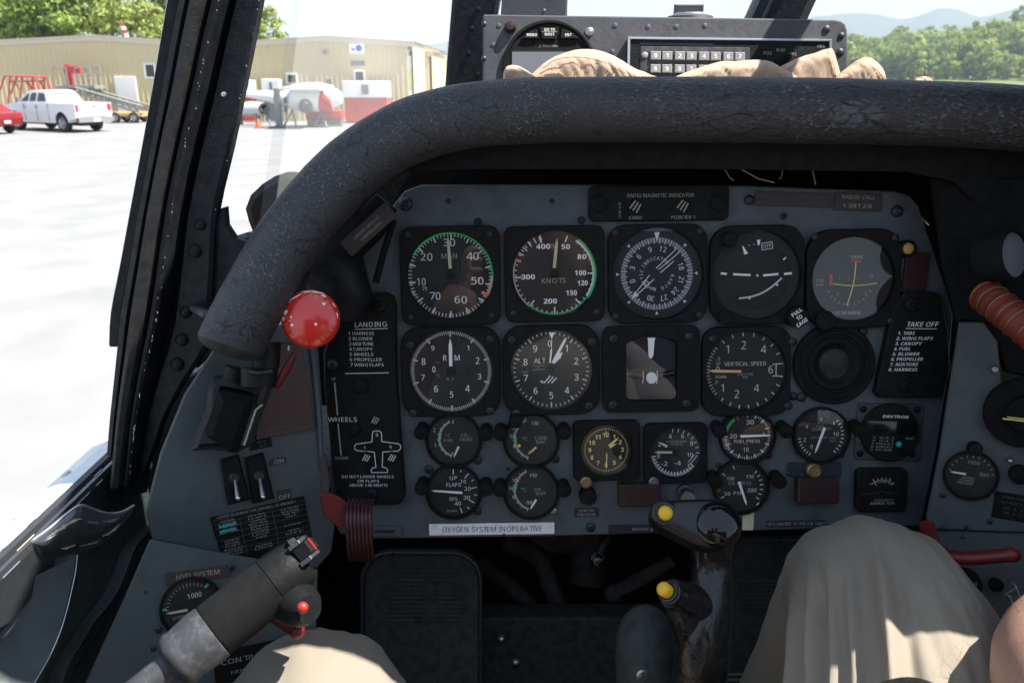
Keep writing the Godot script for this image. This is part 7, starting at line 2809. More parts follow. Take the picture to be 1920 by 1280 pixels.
# ---------------------------------------------------------------- controls
func controls() -> void:
	# control stick
	var sp := Plane_.new(dep(1310, 985, 0.575), Vector3(0.0, 0.60, 0.80))
	var root := thing("control_stick", "glossy black control stick grip with two yellow buttons", "control stick", Transform3D())
	var mb := MB.new()
	var hull := PackedVector2Array()
	for p in [[1222, 968], [1224, 950], [1236, 938], [1260, 936], [1300, 934], [1350, 934], [1376, 944], [1389, 966], [1391, 992], [1382, 1016], [1362, 1030], [1338, 1034], [1306, 1026], [1270, 1008], [1240, 992], [1228, 982]]:
		hull.push_back(local2(p[0], p[1], sp))
	var smooth := PackedVector2Array()
	var raw := []
	for p in hull:
		raw.push_back(Vector3(p.x, p.y, 0))
	raw.push_back(raw[0])
	for p in curve(raw, 4):
		smooth.push_back(Vector2(p.x, p.y))
	smooth.remove_at(smooth.size() - 1)
	mb.xf = pl_xf(sp)
	var cen := Vector2.ZERO
	for p in smooth:
		cen += p / smooth.size()
	var rings := []
	for l in [[0.80, -0.030], [0.97, -0.022], [1.0, -0.012], [0.985, -0.004], [0.93, 0.001], [0.80, 0.003], [0.4, 0.004], [0.01, 0.004]]:
		var row := []
		for p in smooth:
			var q: Vector2 = cen + (p - cen) * l[0]
			row.push_back(Vector3(q.x, q.y, l[1]))
		rings.push_back(row)
	var fl := []
	for row in rings:
		var q: Array = row.duplicate()
		q.reverse()
		fl.push_back(q)
	mb.grid(fl, false, true)
	part(mb, "head", M.gloss_black, root)
	mb = MB.new()
	mb.xf = on(1346, 984, sp, 0.001)
	mb.lathe([Vector2(44, -8), Vector2(44, 4), Vector2(42, 9), Vector2(36, 15), Vector2(27, 20), Vector2(15, 23), Vector2(0, 24)], 48)
	part(mb, "dome", M.lens_black, root)
	mb = MB.new()
	mb.xf = on(1246, 963, sp, 0.001)
	mb.lathe([Vector2(25, 0), Vector2(25, 5), Vector2(22, 7), Vector2(21, 5), Vector2(18, 5), Vector2(17, 8), Vector2(15, 8), Vector2(14, 4)], 32)
	part(mb, "button_collar", M.gloss_black, root)
	mb = MB.new()
	mb.xf = on(1246, 963, sp, 0.001)
	mb.lathe([Vector2(13.6, 4), Vector2(13.6, 12), Vector2(11, 15), Vector2(6, 17), Vector2(0, 17.5)], 28)
	part(mb, "yellow_button", M.yellow_button, root)
	# grip and shaft
	var path := []
	var radii := []
	for s in [[1332, 1015, 42, 0.598], [1332, 1050, 37, 0.600], [1333, 1085, 38, 0.598], [1330, 1130, 42, 0.592], [1324, 1170, 45, 0.588], [1318, 1210, 48, 0.586], [1313, 1250, 51, 0.590], [1308, 1300, 50, 0.60], [1306, 1340, 40, 0.62]]:
		path.push_back(dep(s[0], s[1], s[3]))
		radii.push_back(Vector3(s[2] * s[3] / F, 0, 0))
	path = curve(path, 6)
	var rr := curve(radii, 6)
	var nz := FastNoiseLite.new()
	nz.seed = 14
	nz.frequency = 0.03
	rings = []
	for i in path.size():
		var t: Vector3 = (path[mini(i + 1, path.size() - 1)] - path[maxi(i - 1, 0)]).normalized()
		var side := t.cross(Vector3.FORWARD).normalized()
		var up := side.cross(t)
		var row := []
		for k in 36:
			var a := TAU * k / 36.0
			var groove := 1.0 + 0.05 * cos(a * 3.0 + 0.6) + nz.get_noise_2d(k * 6.0, i * 3.0) * 0.05
			var r: float = rr[i].x * groove
			row.push_back(path[i] + side * cos(a) * r + up * sin(a) * r * 0.92)
		rings.push_back(row)
	mb = MB.new()
	fl = []
	for row in rings:
		var q: Array = row.duplicate()
		q.reverse()
		fl.push_back(q)
	mb.grid(fl, false, true)
	part(mb, "grip", M.stick_paint, root)
	mb = MB.new()
	mb.tube([dep(1306, 1330, 0.62), dep(1300, 1500, 0.72)], 0.012, 16)
	part(mb, "shaft", M.metal_dark, root)
	mb = MB.new()
	mb.tube([dep(1310, 1140, 0.590), dep(1282, 1122, 0.580), dep(1258, 1112, 0.572)], [0.016, 0.0125, 0.0098], 24)
	part(mb, "trigger_boss", M.stick_paint, root)
	mb = MB.new()
	mb.tube([dep(1268, 1120, 0.578), dep(1284, 1150, 0.584), dep(1298, 1190, 0.590), dep(1304, 1230, 0.596)], [0.010, 0.0125, 0.014, 0.010], 20)
	part(mb, "trigger_web", M.stick_paint, root)
	var bd := (dep(1240, 1100, 0.562) - dep(1262, 1114, 0.574)).normalized()
	var bs := bd.cross(Vector3.UP).normalized()
	mb = MB.new()
	mb.xf = Transform3D(Basis(bs, bd.cross(bs), bd), dep(1256, 1111, 0.571))
	mb.lathe([Vector2(0.0085, -0.002), Vector2(0.0085, 0.001), Vector2(0.0074, 0.0015), Vector2(0.0074, 0.0035), Vector2(0.0058, 0.004)], 28)
	part(mb, "button_collar", M.gloss_black, root)
	mb = MB.new()
	mb.xf = Transform3D(Basis(bs, bd.cross(bs), bd), dep(1246, 1105, 0.566))
	mb.lathe([Vector2(0.0050, -0.004), Vector2(0.0050, 0.002), Vector2(0.004, 0.0035), Vector2(0.002, 0.0042), Vector2(0, 0.0043)], 24)
	part(mb, "yellow_button", M.yellow_button, root)
	mb = MB.new()
	mb.tube([dep(1246, 1118, 0.566), dep(1270, 1112, 0.572), dep(1292, 1100, 0.576)], 0.0012, 6)
	part(mb, "bright_lip", M.worn_grey, root)
	# grey housing at the stick's foot
	root = thing("stick_housing", "blue grey rounded housing at the foot of the stick", "housing", Transform3D())
	mb = MB.new()
	path = [dep(1218, 1160, 0.70), dep(1212, 1185, 0.685), dep(1210, 1230, 0.68), dep(1212, 1290, 0.68), dep(1216, 1340, 0.69)]
	mb.tube(curve(path, 4), [0.006, 0.014, 0.019, 0.0215, 0.023, 0.024, 0.0245, 0.0245, 0.0245, 0.0245, 0.0245, 0.0245, 0.0245, 0.0245, 0.0245, 0.0245, 0.0245], 28)
	part(mb, "boot", M.pedal_paint, root)
	mb = MB.new()
	mb.xf = Transform3D(Basis(Vector3.RIGHT, -0.3), dep(1205, 1266, 0.656))
	mb.lathe([Vector2(0.005, -0.004), Vector2(0.005, 0.001), Vector2(0.0035, 0.002), Vector2(0.003, 0.0), Vector2(0, 0.0)], 20)
	part(mb, "bolt", M.steel, root)
	# rudder pedals
	var pd := Plane_.new(dep(790, 1160, 0.83), Vector3(0.0, 0.22, 0.97))
	for k in 2:
		var lab: String = ["wide dark rudder pedal with ribbed tread under the clear footwell", "rudder pedal half hidden by stick and knee"][k]
		root = thing("rudder_pedal", lab, "pedal", Transform3D(), "rudder pedals")
		var c := Vector2(790, 1190) if k == 0 else Vector2(1452, 1166)
		var out := []
		for p in rrect(111, 154, 52, 6):
			out.push_back([c.x + p.x, c.y - p.y])
		plate("plate", out, pd, 0.0, 0.012, 0.003, M.pedal_paint, root)
		mb = MB.new()
		var rim := []
		for p in out:
			rim.push_back(hit(p[0], p[1], pd) + pd.b.z * 0.001)
		rim.push_back(rim[0])
		mb.tube(rim, 0.0022, 8, false, false)
		part(mb, "rolled_rim", M.metal_dark, root)
		for i in 13:
			var y := c.y - 128 + i * 8.4
			for h in [[-68, 12], [20, 86]]:
				if i < 3 and h[0] < 0:
					h = [-50, 70]
				elif i < 3:
					continue
				mb = MB.new()
				mb.tube([hit(c.x + h[0] + (i % 3) * 3, y, pd) + pd.b.z * 0.0006, hit(c.x + h[1] - (i % 2) * 4, y, pd) + pd.b.z * 0.0006], 0.0010, 6)
				part(mb, "tread", M.pedal_paint, root)
		mb = MB.new()
		mb.tube([hit(c.x, c.y + 60, pd) + Vector3(0, 0, -0.02), hit(c.x, c.y + 200, pd) + Vector3(0, -0.2, -0.2)], 0.015, 12)
		part(mb, "arm", M.metal_dark, root)
	root = thing("pedal_rail", "bright steel rail pair beneath the knee", "rail", Transform3D())
	for y in [1264, 1274]:
		mb = MB.new()
		mb.tube([dep(1358, y, 0.78), dep(1480, y - 1, 0.78)], 0.0012, 8)
		part(mb, "rod", M.steel, root)
	# footwell plumbing
	for s in [["control_tube", "dim control tube crossing the footwell beside the pedal", [[905, 1060, 0.95], [960, 1100, 0.93], [1000, 1140, 0.92]], 0.009], ["control_tube", "curved dim control tube below the clock", [[960, 1020, 0.95], [1010, 1045, 0.93], [1030, 1090, 0.92], [1050, 1140, 0.92]], 0.010], ["control_tube", "slanting dim control tube behind the stick", [[1150, 1112, 0.90], [1210, 1080, 0.90], [1260, 1050, 0.90]], 0.008], ["control_tube", "thick dim control tube between the pedals", [[1025, 1000, 0.96], [1100, 1010, 0.95], [1100, 1090, 0.95]], 0.022]]:
		var pts := []
		for q in s[2]:
			pts.push_back(dep(q[0], q[1], q[2]))
		root = thing(s[0], s[1], "tube", Transform3D(), "footwell control tubes")
		mb = MB.new()
		mb.tube(curve(pts, 5), s[3], 12)
		part(mb, "tube", M.footwell, root)
		mb = MB.new()
		mb.ball(pts[0], Vector3.ONE * s[3] * 1.25)
		part(mb, "end_fitting", M.footwell, root)
	root = thing("ball_knob", "black ball knob catching light under the panel edge", "knob", Transform3D())
	mb = MB.new()
	mb.ball(dep(1120, 1051, 0.74), Vector3.ONE * 0.0078)
	part(mb, "ball", M.lens_black, root)
	mb = MB.new()
	mb.tube([dep(1122, 1046, 0.745), dep(1132, 1022, 0.76), dep(1150, 1000, 0.80)], 0.003, 10)
	part(mb, "stem", M.metal_dark, root)
	for s in [[940, 1196, 0.8], [967, 1240, 0.8]]:
		root = thing("floor_bolt", "bright bolt head on the dark footwell floor", "bolt", Transform3D(), "footwell floor bolts")
		mb = MB.new()
		mb.ball(dep(s[0], s[1], 0.86), Vector3(0.004, 0.003, 0.004), 8, 12)
		part(mb, "head", M.chip, root)
		mb = MB.new()
		mb.tube([dep(s[0], s[1], 0.862), dep(s[0], s[1] + 8, 0.90)], 0.003, 8)
		part(mb, "shank", M.screw, root)
	var fb := Plane_.new(dep(1000, 1200, 0.88), Vector3(0, 0.1, 1))
	root = thing("footwell_box", "black box front across the footwell with a worn upper edge", "box", Transform3D())
	plate("front", [[870, 1160], [1180, 1158], [1700, 1156], [1700, 1500], [870, 1500]], fb, 0.0, 0.03, 0.003, M.footwell, root)
	throttle()

func throttle() -> void:
	var root := thing("throttle_lever", "black ribbed throttle twist grip with grey worn collar", "throttle lever", Transform3D())
	var a := dep(300, 1262, 0.520)
	var b := dep(566, 1050, 0.565)
	var t := (b - a).normalized()
	var up := (EYE - a.lerp(b, 0.5)).normalized()
	var side := up.cross(t).normalized()
	up = t.cross(side)
	var ln := a.distance_to(b)
	var px := 0.475 / F
	var xf := Transform3D(Basis(side, up, t), a)
	# z runs along the grip
	var mb := MB.new()
	mb.xf = xf
	mb.lathe([Vector2(30 * px, -0.03), Vector2(30 * px, ln * 0.08)], 32)
	part(mb, "rod", M.worn_grey, root)
	mb = MB.new()
	mb.xf = xf
	mb.lathe([Vector2(40 * px, ln * 0.06), Vector2(56 * px, ln * 0.09), Vector2(60 * px, ln * 0.13), Vector2(58 * px, ln * 0.16), Vector2(59 * px, ln * 0.18), Vector2(63 * px, ln * 0.29), Vector2(62 * px, ln * 0.345), Vector2(56 * px, ln * 0.36)], 48)
	part(mb, "collar", M.worn_grey, root)
	# ribbed barrel: fine flutes along the grip
	mb = MB.new()
	mb.xf = xf
	var rows := []
	for s in [[0.345, 56], [0.355, 60], [0.365, 61], [0.368, 61.5], [0.60, 62], [0.764, 62], [0.768, 61], [0.78, 56]]:
		var row := []
		for k in 216:
			var ang := -TAU * k / 216.0
			var r: float = (s[1] - (1.3 if k % 3 == 0 and s[0] > 0.367 and s[0] < 0.766 else 0.0)) * px
			row.push_back(Vector3(cos(ang) * r, sin(ang) * r, ln * s[0]))
		rows.push_back(row)
	mb.grid(rows, false, true)
	part(mb, "ribbed_grip", M.matte, root)
	mb = MB.new()
	mb.xf = xf
	mb.lathe([Vector2(57 * px, ln * 0.765), Vector2(62.5 * px, ln * 0.775), Vector2(62.5 * px, ln * 0.86), Vector2(61 * px, ln * 0.93), Vector2(55 * px, ln * 0.985), Vector2(40 * px, ln * 1.01), Vector2(0, ln * 1.015)], 48)
	part(mb, "head", M.bezel, root)
	# thumb switch on a near-black block painted as the shade of a well
	mb = MB.new()
	mb.xf = xf * Transform3D(Basis(), Vector3(0.006, 0.008, ln * 1.005))
	mb.box(Vector3(-0.010, -0.008, -0.002), Vector3(0.010, 0.008, 0.003), 0.001)
	part(mb, "switch_well_shade", M.hole, root)
	for k in 2:
		mb = MB.new()
		mb.xf = xf * Transform3D(Basis(Vector3.RIGHT, -0.5), Vector3(-0.002 + k * 0.013, 0.012, ln * 1.01))
		mb.box(Vector3(-0.0015, -0.009, -0.001), Vector3(0.0015, 0.009, 0.008), 0.0008)
		part(mb, "switch_cheek", M.worn_grey, root)
	mb = MB.new()
	mb.xf = xf * Transform3D(Basis(Vector3.RIGHT, -0.5), Vector3(0.0045, 0.012, ln * 1.01))
	mb.box(Vector3(-0.0045, -0.007, 0.0), Vector3(0.0045, 0.008, 0.011), 0.001)
	var tg := part(mb, "thumb_switch", M.cap_plastic, root)
	mb = MB.new()
	mb.xf = xf * Transform3D(Basis(Vector3.RIGHT, -0.5), Vector3(0.0045, 0.012, ln * 1.01))
	mb.box(Vector3(-0.0046, 0.0015, 0.0105), Vector3(0.0046, 0.0035, 0.0116))
	part(mb, "red_stripe", M.red_button, tg)
	# side pod with a red push button
	mb = MB.new()
	mb.tube([dep(520, 1110, 0.565), dep(548, 1124, 0.555), dep(568, 1138, 0.545), dep(578, 1142, 0.538)], [0.015, 0.0155, 0.0135, 0.009], 24)
	part(mb, "button_pod", M.bezel, root)
	mb = MB.new()
	mb.ball(dep(567, 1139, 0.528), Vector3(0.0038, 0.0038, 0.0038))
	part(mb, "red_button", M.red_button, root)
	# cables beside the rod
	for k in 4:
		mb = MB.new()
		var o := -8.0 * k
		mb.tube([dep(268 + o, 1300, 0.525), dep(296 + o, 1262, 0.525), dep(318 + o, 1240, 0.52), dep(334 + o, 1228, 0.53)], 0.0016 + 0.0003 * (k % 2), 8)
		part(mb, "cable", [M.matte, M.gold, M.worn_grey, M.matte][k], root)
	# mixture placard and red lever below
	root = thing("mixture_lever", "short red lever emerging under the throttle grip", "lever", Transform3D())
	mb = MB.new()
	mb.tube([dep(498, 1150, 0.60), dep(520, 1160, 0.588), dep(556, 1182, 0.57)], [0.0042, 0.0046, 0.0052], 14)
	part(mb, "lever", M.red_dark, root)
	mb = MB.new()
	mb.ball(dep(557, 1183, 0.569), Vector3.ONE * 0.0054)
	part(mb, "tip", M.red_dark, root)
	tape("control_placard", "black CONTROLS placard under the throttle", "placard", 462, 1240, 120, 62, [["CONTROL", -4, 8, 9, 84], ["FRICTION", 0, -14, 6, 60]], M.bezel, M.ink_dim, -0.03, LCONS)

# ---------------------------------------------------------------- navigation box on the coaming
func gps_unit() -> void:
	var gp := Plane_.new(dep(1250, 90, 0.70), Vector3(0, 0.27, 0.963))
	var root := thing("navigation_box", "grey black avionics box standing on the coaming", "avionics box", Transform3D())
	var out := [[905, 30], [908, 26], [1400, 33], [1566, 36], [1578, 38], [1586, 44], [1590, 56], [1592, 262], [904, 262]]
	plate("faceplate", out, gp, 0.0, 0.10, 0.0015, M.gps_face, root)
	var dot := func(nm: String, x: float, y: float, r: float, h: float, m: Material) -> void:
		var mb := MB.new()
		mb.xf = on(x, y, gp, 0.0)
		mb.lathe([Vector2(r, -0.5), Vector2(r, h * 0.5), Vector2(r * 0.7, h), Vector2(0, h * 1.1)], 18)
		part(mb, nm, m, root)
	for q in [[1153, 48], [1215, 50], [1268, 50], [1322, 48], [924, 84], [1148, 97], [935, 48]]:
		dot.call("rivet", q[0], q[1], 5.0, 1.2, M.gps_face)
	for q in [[1550, 55, 7], [1578, 67, 6], [1576, 98, 7], [907, 45, 5], [907, 110, 5]]:
		dot.call("screw", q[0], q[1], q[2], 3.0, M.screw)
	dot.call("screw", 1105, 60, 8.5, 5.0, M.steel)
	dot.call("push_knob", 957, 52, 11, 14.0, M.lamp_brown)
	# round navigator
	var nav := thing("round_navigator", "round moving map navigator with MENU and ENT keys", "navigator", on(1030, 128, gp, 0.0005))
	var mb := MB.new()
	mb.lathe([Vector2(88, 0), Vector2(88, 5), Vector2(86, 7), Vector2(82, 7), Vector2(80, 3), Vector2(0, 3)], 64)
	part(mb, "case", M.bezel, nav)
	var keys := [[PackedVector2Array([Vector2(-53, 52), Vector2(-20, 52), Vector2(-24, 70), Vector2(-36, 66)]), "MENU", -33, 59, 19], [PackedVector2Array([Vector2(-14, 51), Vector2(12, 51), Vector2(18, 73), Vector2(-19, 73)]), "", 0, 62, 20], [PackedVector2Array([Vector2(20, 52), Vector2(56, 52), Vector2(38, 66), Vector2(22, 70)]), "ENT", 35, 59, 12]]
	for k in keys:
		mb = MB.new()
		mb.prism(k[0], 2.0, 8.0, 1.2)
		var key := part(mb, "key", M.cap_plastic, nav)
		mb = MB.new()
		if k[1] != "":
			text(mb, k[1], k[2], k[3], 5.0, 8.4, k[4], 0.0, true)
		else:
			text(mb, "GO TO", 0, 68.5, 5.0, 8.4, 20, 0.0, true)
			text(mb, "NRST", 0, 60, 5.0, 8.4, 18, 0.0, true)
			stroke(mb, [Vector2(-14, 64.5), Vector2(14, 64.5)], 0.5, 8.4)
		part(mb, "lettering", M.ink, key)
	mb = MB.new()
	text(mb, "II Morrow", -2, 40, 5.0, 3.4, 36, 0.0, false, 0.2)
	part(mb, "maker_lettering", M.ink_dim, nav)
	mb = MB.new()
	mb.box(Vector3(-72, -40, 2.5), Vector3(60, 32, 4.0), 1.0)
	var scr := part(mb, "display", M.bezel, nav)
	mb = MB.new()
	mb.box(Vector3(-70, -40, 3.0), Vector3(58, 29, 4.4))
	part(mb, "display_glass", M.ring_grey, scr)
	# radio
	var rad := thing("radio_unit", "flat radio with a silver frame and two rows of keys", "radio", on(1365, 130, gp, 0.0005, -0.012))
	mb = MB.new()
	mb.box(Vector3(-190, -60, 0.0), Vector3(190, 54, 8.0), 1.0)
	part(mb, "face", M.black, rad)
	for e in [[-190, 50, 190, 54.5], [-190, -60, -185.5, 50], [185.5, -60, 190, 50]]:
		mb = MB.new()
		mb.box(Vector3(e[0], e[1], 0.0), Vector3(e[2], e[3], 11.0), 0.8)
		part(mb, "silver_frame", M.silver, rad)
	mb = MB.new()
	mb.box(Vector3(-166, -60, 7.0), Vector3(38, 38, 9.0), 0.8)
	part(mb, "key_panel", M.worn_grey, rad)
	mb = MB.new()
	mb.box(Vector3(-168, 40, 7.5), Vector3(-30, 45, 8.4))
	part(mb, "display_strip", M.lens_black, rad)
	mb = MB.new()
	mb.xf.origin = Vector3(-158, 21, 9.0)
	mb.lathe([Vector2(6, 0), Vector2(6, 2), Vector2(4, 3), Vector2(0, 3)], 16)
	part(mb, "round_key", M.key_grey, rad)
	for row in 2:
		for k in 8:
			var x := -138.0 + k * 21.5 + (k / 2) * 2.0
			var y := 20.0 - row * 24.0
			mb = MB.new()
			mb.box(Vector3(x - 9.5, y - 8, 8.5), Vector3(x + 9.5, y + 8, 13.0), 1.2)
			var key := part(mb, "key", M.key_grey, rad)
			mb = MB.new()
			text(mb, str((k + row * 8) % 10), x, y, 8.0, 13.3, 0.0, 0.0, true)
			part(mb, "lettering", M.ink_bright, key)
	mb = MB.new()
	text(mb, "POS", 71, 28, 6.0, 8.4, 15)
	text(mb, "NAV", 96, 34, 6.0, 8.4, 16)
	text(mb, "CRS", 118, 27, 5.0, 8.4, 14)
	text(mb, "OBS", 170, 42, 5.0, 8.4, 14)
	part(mb, "lettering", M.ink_dim, rad)
	mb = MB.new()
	mb.xf.origin = Vector3(102, 4, 8)
	mb.lathe([Vector2(20, 0), Vector2(19, 16), Vector2(16, 18), Vector2(0, 18)], 28)
	part(mb, "selector_knob", M.matte, rad)
	# cap on top of the box
	var top := thing("sensor_cap", "low dark knob with a pale rim on the box's top edge", "knob", Transform3D())
	var tp := dep(1294, 33, 0.735)
	mb = MB.new()
	mb.xf = Transform3D(Basis(Vector3.RIGHT, -PI / 2), tp)
	mb.lathe([Vector2(0.022, -0.004), Vector2(0.020, 0.001), Vector2(0.014, 0.0028)], 32)
	part(mb, "base", M.gps_face, top)
	mb = MB.new()
	mb.xf = Transform3D(Basis(Vector3.RIGHT, -PI / 2), tp)
	mb.lathe([Vector2(0.0145, 0.001), Vector2(0.0135, 0.004), Vector2(0.0, 0.0042)], 32)
	part(mb, "pale_rim", M.silver_paint, top)
	mb = MB.new()
	mb.box(tp + Vector3(-0.0128, 0.003, -0.012), tp + Vector3(0.0128, 0.0115, -0.004), 0.001)
	part(mb, "tab", M.gps_face, top)

# ---------------------------------------------------------------- khaki cap on the coaming
func fold(tops: Array, d0: float, d1: float, sd: int, lean := 0.0, power := 0.7) -> MB:
	# a soft ridge of cloth: the tops are its skyline; it falls away to the front and to the back
	var nz := FastNoiseLite.new()
	nz.seed = sd
	nz.frequency = 0.02
	var sky := []
	for p in tops:
		sky.push_back(Vector3(p[0], p[1], 0))
	sky = curve(sky, 8)
	var rows := []
	var mid := (d0 + d1) * 0.5
	var half := (d1 - d0) * 0.5
	for i in sky.size():
		var row := []
		for k in 33:
			var a := PI * k / 32.0
			var h := pow(maxf(sin(a), 0.0), power)
			# the near face bulges out over its foot
			var d := mid - half * cos(a) * (1.0 + 0.55 * sin(a))
			var crease := 1.0 - absf(nz.get_noise_2d(sky[i].x * 1.7 + a * 55.0, a * 22.0 + sky[i].x * 0.5))
			var y := lerpf(166.0, sky[i].y, h) + nz.get_noise_2d(sky[i].x, a * 40.0) * 2.0 * h + pow(crease, 14.0) * 1.8 * h
			d += nz.get_noise_2d(sky[i].x * 1.4, a * 60.0 + 50.0) * 0.0013 + pow(crease, 14.0) * 0.0012
			row.push_back(dep(sky[i].x + lean * cos(a) * 15.0, y, d))
		rows.push_back(row)
	var mb := MB.new()
	mb.grid(rows)
	return mb
func khaki_cap() -> void:
	var root := thing("khaki_cap", "crumpled sunlit tan cloth cap lying along the coaming", "cap", Transform3D())
	part(fold([[958, 166], [985, 150], [1000, 136], [1020, 118], [1048, 102], [1078, 94], [1110, 92], [1140, 99], [1165, 112], [1190, 128], [1222, 140], [1262, 150], [1290, 166]], 0.640, 0.672, 1, 0.0, 0.55), "crown", M.cap_cloth, root)
	part(fold([[944, 166], [946, 132], [956, 122], [972, 123], [990, 134], [1008, 146], [1022, 166]], 0.630, 0.645, 2, 0.2, 0.5), "tab_end", M.cap_cloth, root)
	part(fold([[1006, 166], [1022, 139], [1040, 134], [1056, 140], [1072, 166]], 0.628, 0.638, 3), "seam_fold", M.cap_cloth, root)
	part(fold([[1225, 166], [1262, 146], [1300, 130], [1345, 117], [1390, 113], [1430, 112], [1448, 116], [1465, 126], [1490, 140], [1512, 166]], 0.634, 0.664, 4, 0.0, 0.55), "side_fold", M.cap_cloth, root)
	part(fold([[1440, 150], [1462, 126], [1490, 112], [1530, 98], [1552, 91], [1562, 94], [1572, 128], [1580, 166]], 0.650, 0.674, 5, -0.3, 0.4), "brim", M.cap_cloth, root)
	part(fold([[1548, 166], [1572, 140], [1596, 120], [1616, 109], [1634, 109], [1650, 120], [1660, 136], [1664, 166]], 0.632, 0.662, 6, 0.0, 0.6), "strap_end", M.cap_cloth, root)
	part(fold([[1706, 166], [1718, 148], [1734, 143], [1748, 148], [1756, 166]], 0.634, 0.646, 7), "loose_corner", M.cap_cloth, root)
	# running stitch along the crown
	var st := curve([Vector3(1018, 128, 0), Vector3(1040, 113, 0), Vector3(1070, 107, 0), Vector3(1105, 109, 0), Vector3(1140, 119, 0), Vector3(1170, 138, 0)], 8)
	var crown: ArrayMesh = root.get_child(0).mesh
	for i in range(0, st.size() - 1, 1):
		var mb := MB.new()
		mb.tube([dep(st[i].x, st[i].y, 0.6365), dep(lerpf(st[i].x, st[i + 1].x, 0.55), lerpf(st[i].y, st[i + 1].y, 0.55), 0.6365)], 0.00045, 5)
		part(mb, "stitch", M.stitch, root)

# ---------------------------------------------------------------- the pilot, seen from his own seat
func limb(mb: MB, pts: Array, radii: Array, folds: Callable, seg := 72, sub := 14) -> Array:
	var path := curve(pts, sub)
	var rr := []
	for r in radii:
		rr.push_back(Vector3(r, 0, 0))
	rr = curve(rr, sub)
	var rows := []
	var t0: Vector3 = (path[1] - path[0]).normalized()
	var side := t0.cross(Vector3.UP if absf(t0.y) < 0.9 else Vector3.FORWARD).normalized()
	for i in path.size():
		var t: Vector3 = (path[mini(i + 1, path.size() - 1)] - path[maxi(i - 1, 0)]).normalized()
		side = (side - t * side.dot(t)).normalized()
		var up := side.cross(t)
		var row := []
		for k in seg:
			var a := -TAU * k / seg
			var r: float = rr[i].x + folds.call(float(i) / (path.size() - 1), a)
			row.push_back(path[i] + side * cos(a) * r + up * sin(a) * r)
		rows.push_back(row)
	mb.grid(rows, false, true, Vector2(6, 3))
	for e in 2:
		var i := 0 if e == 0 else path.size() - 1
		var ci := mb.add(path[i], (path[i] - path[1 if e == 0 else path.size() - 2]))
		for k in seg:
			mb.add(rows[i][k], (path[i] - path[1 if e == 0 else path.size() - 2]))
		for k in seg:
			if e == 0:
				mb.face(ci, ci + 1 + (k + 1) % seg, ci + 1 + k)
			else:
				mb.face(ci, ci + 1 + k, ci + 1 + (k + 1) % seg)
	return rows

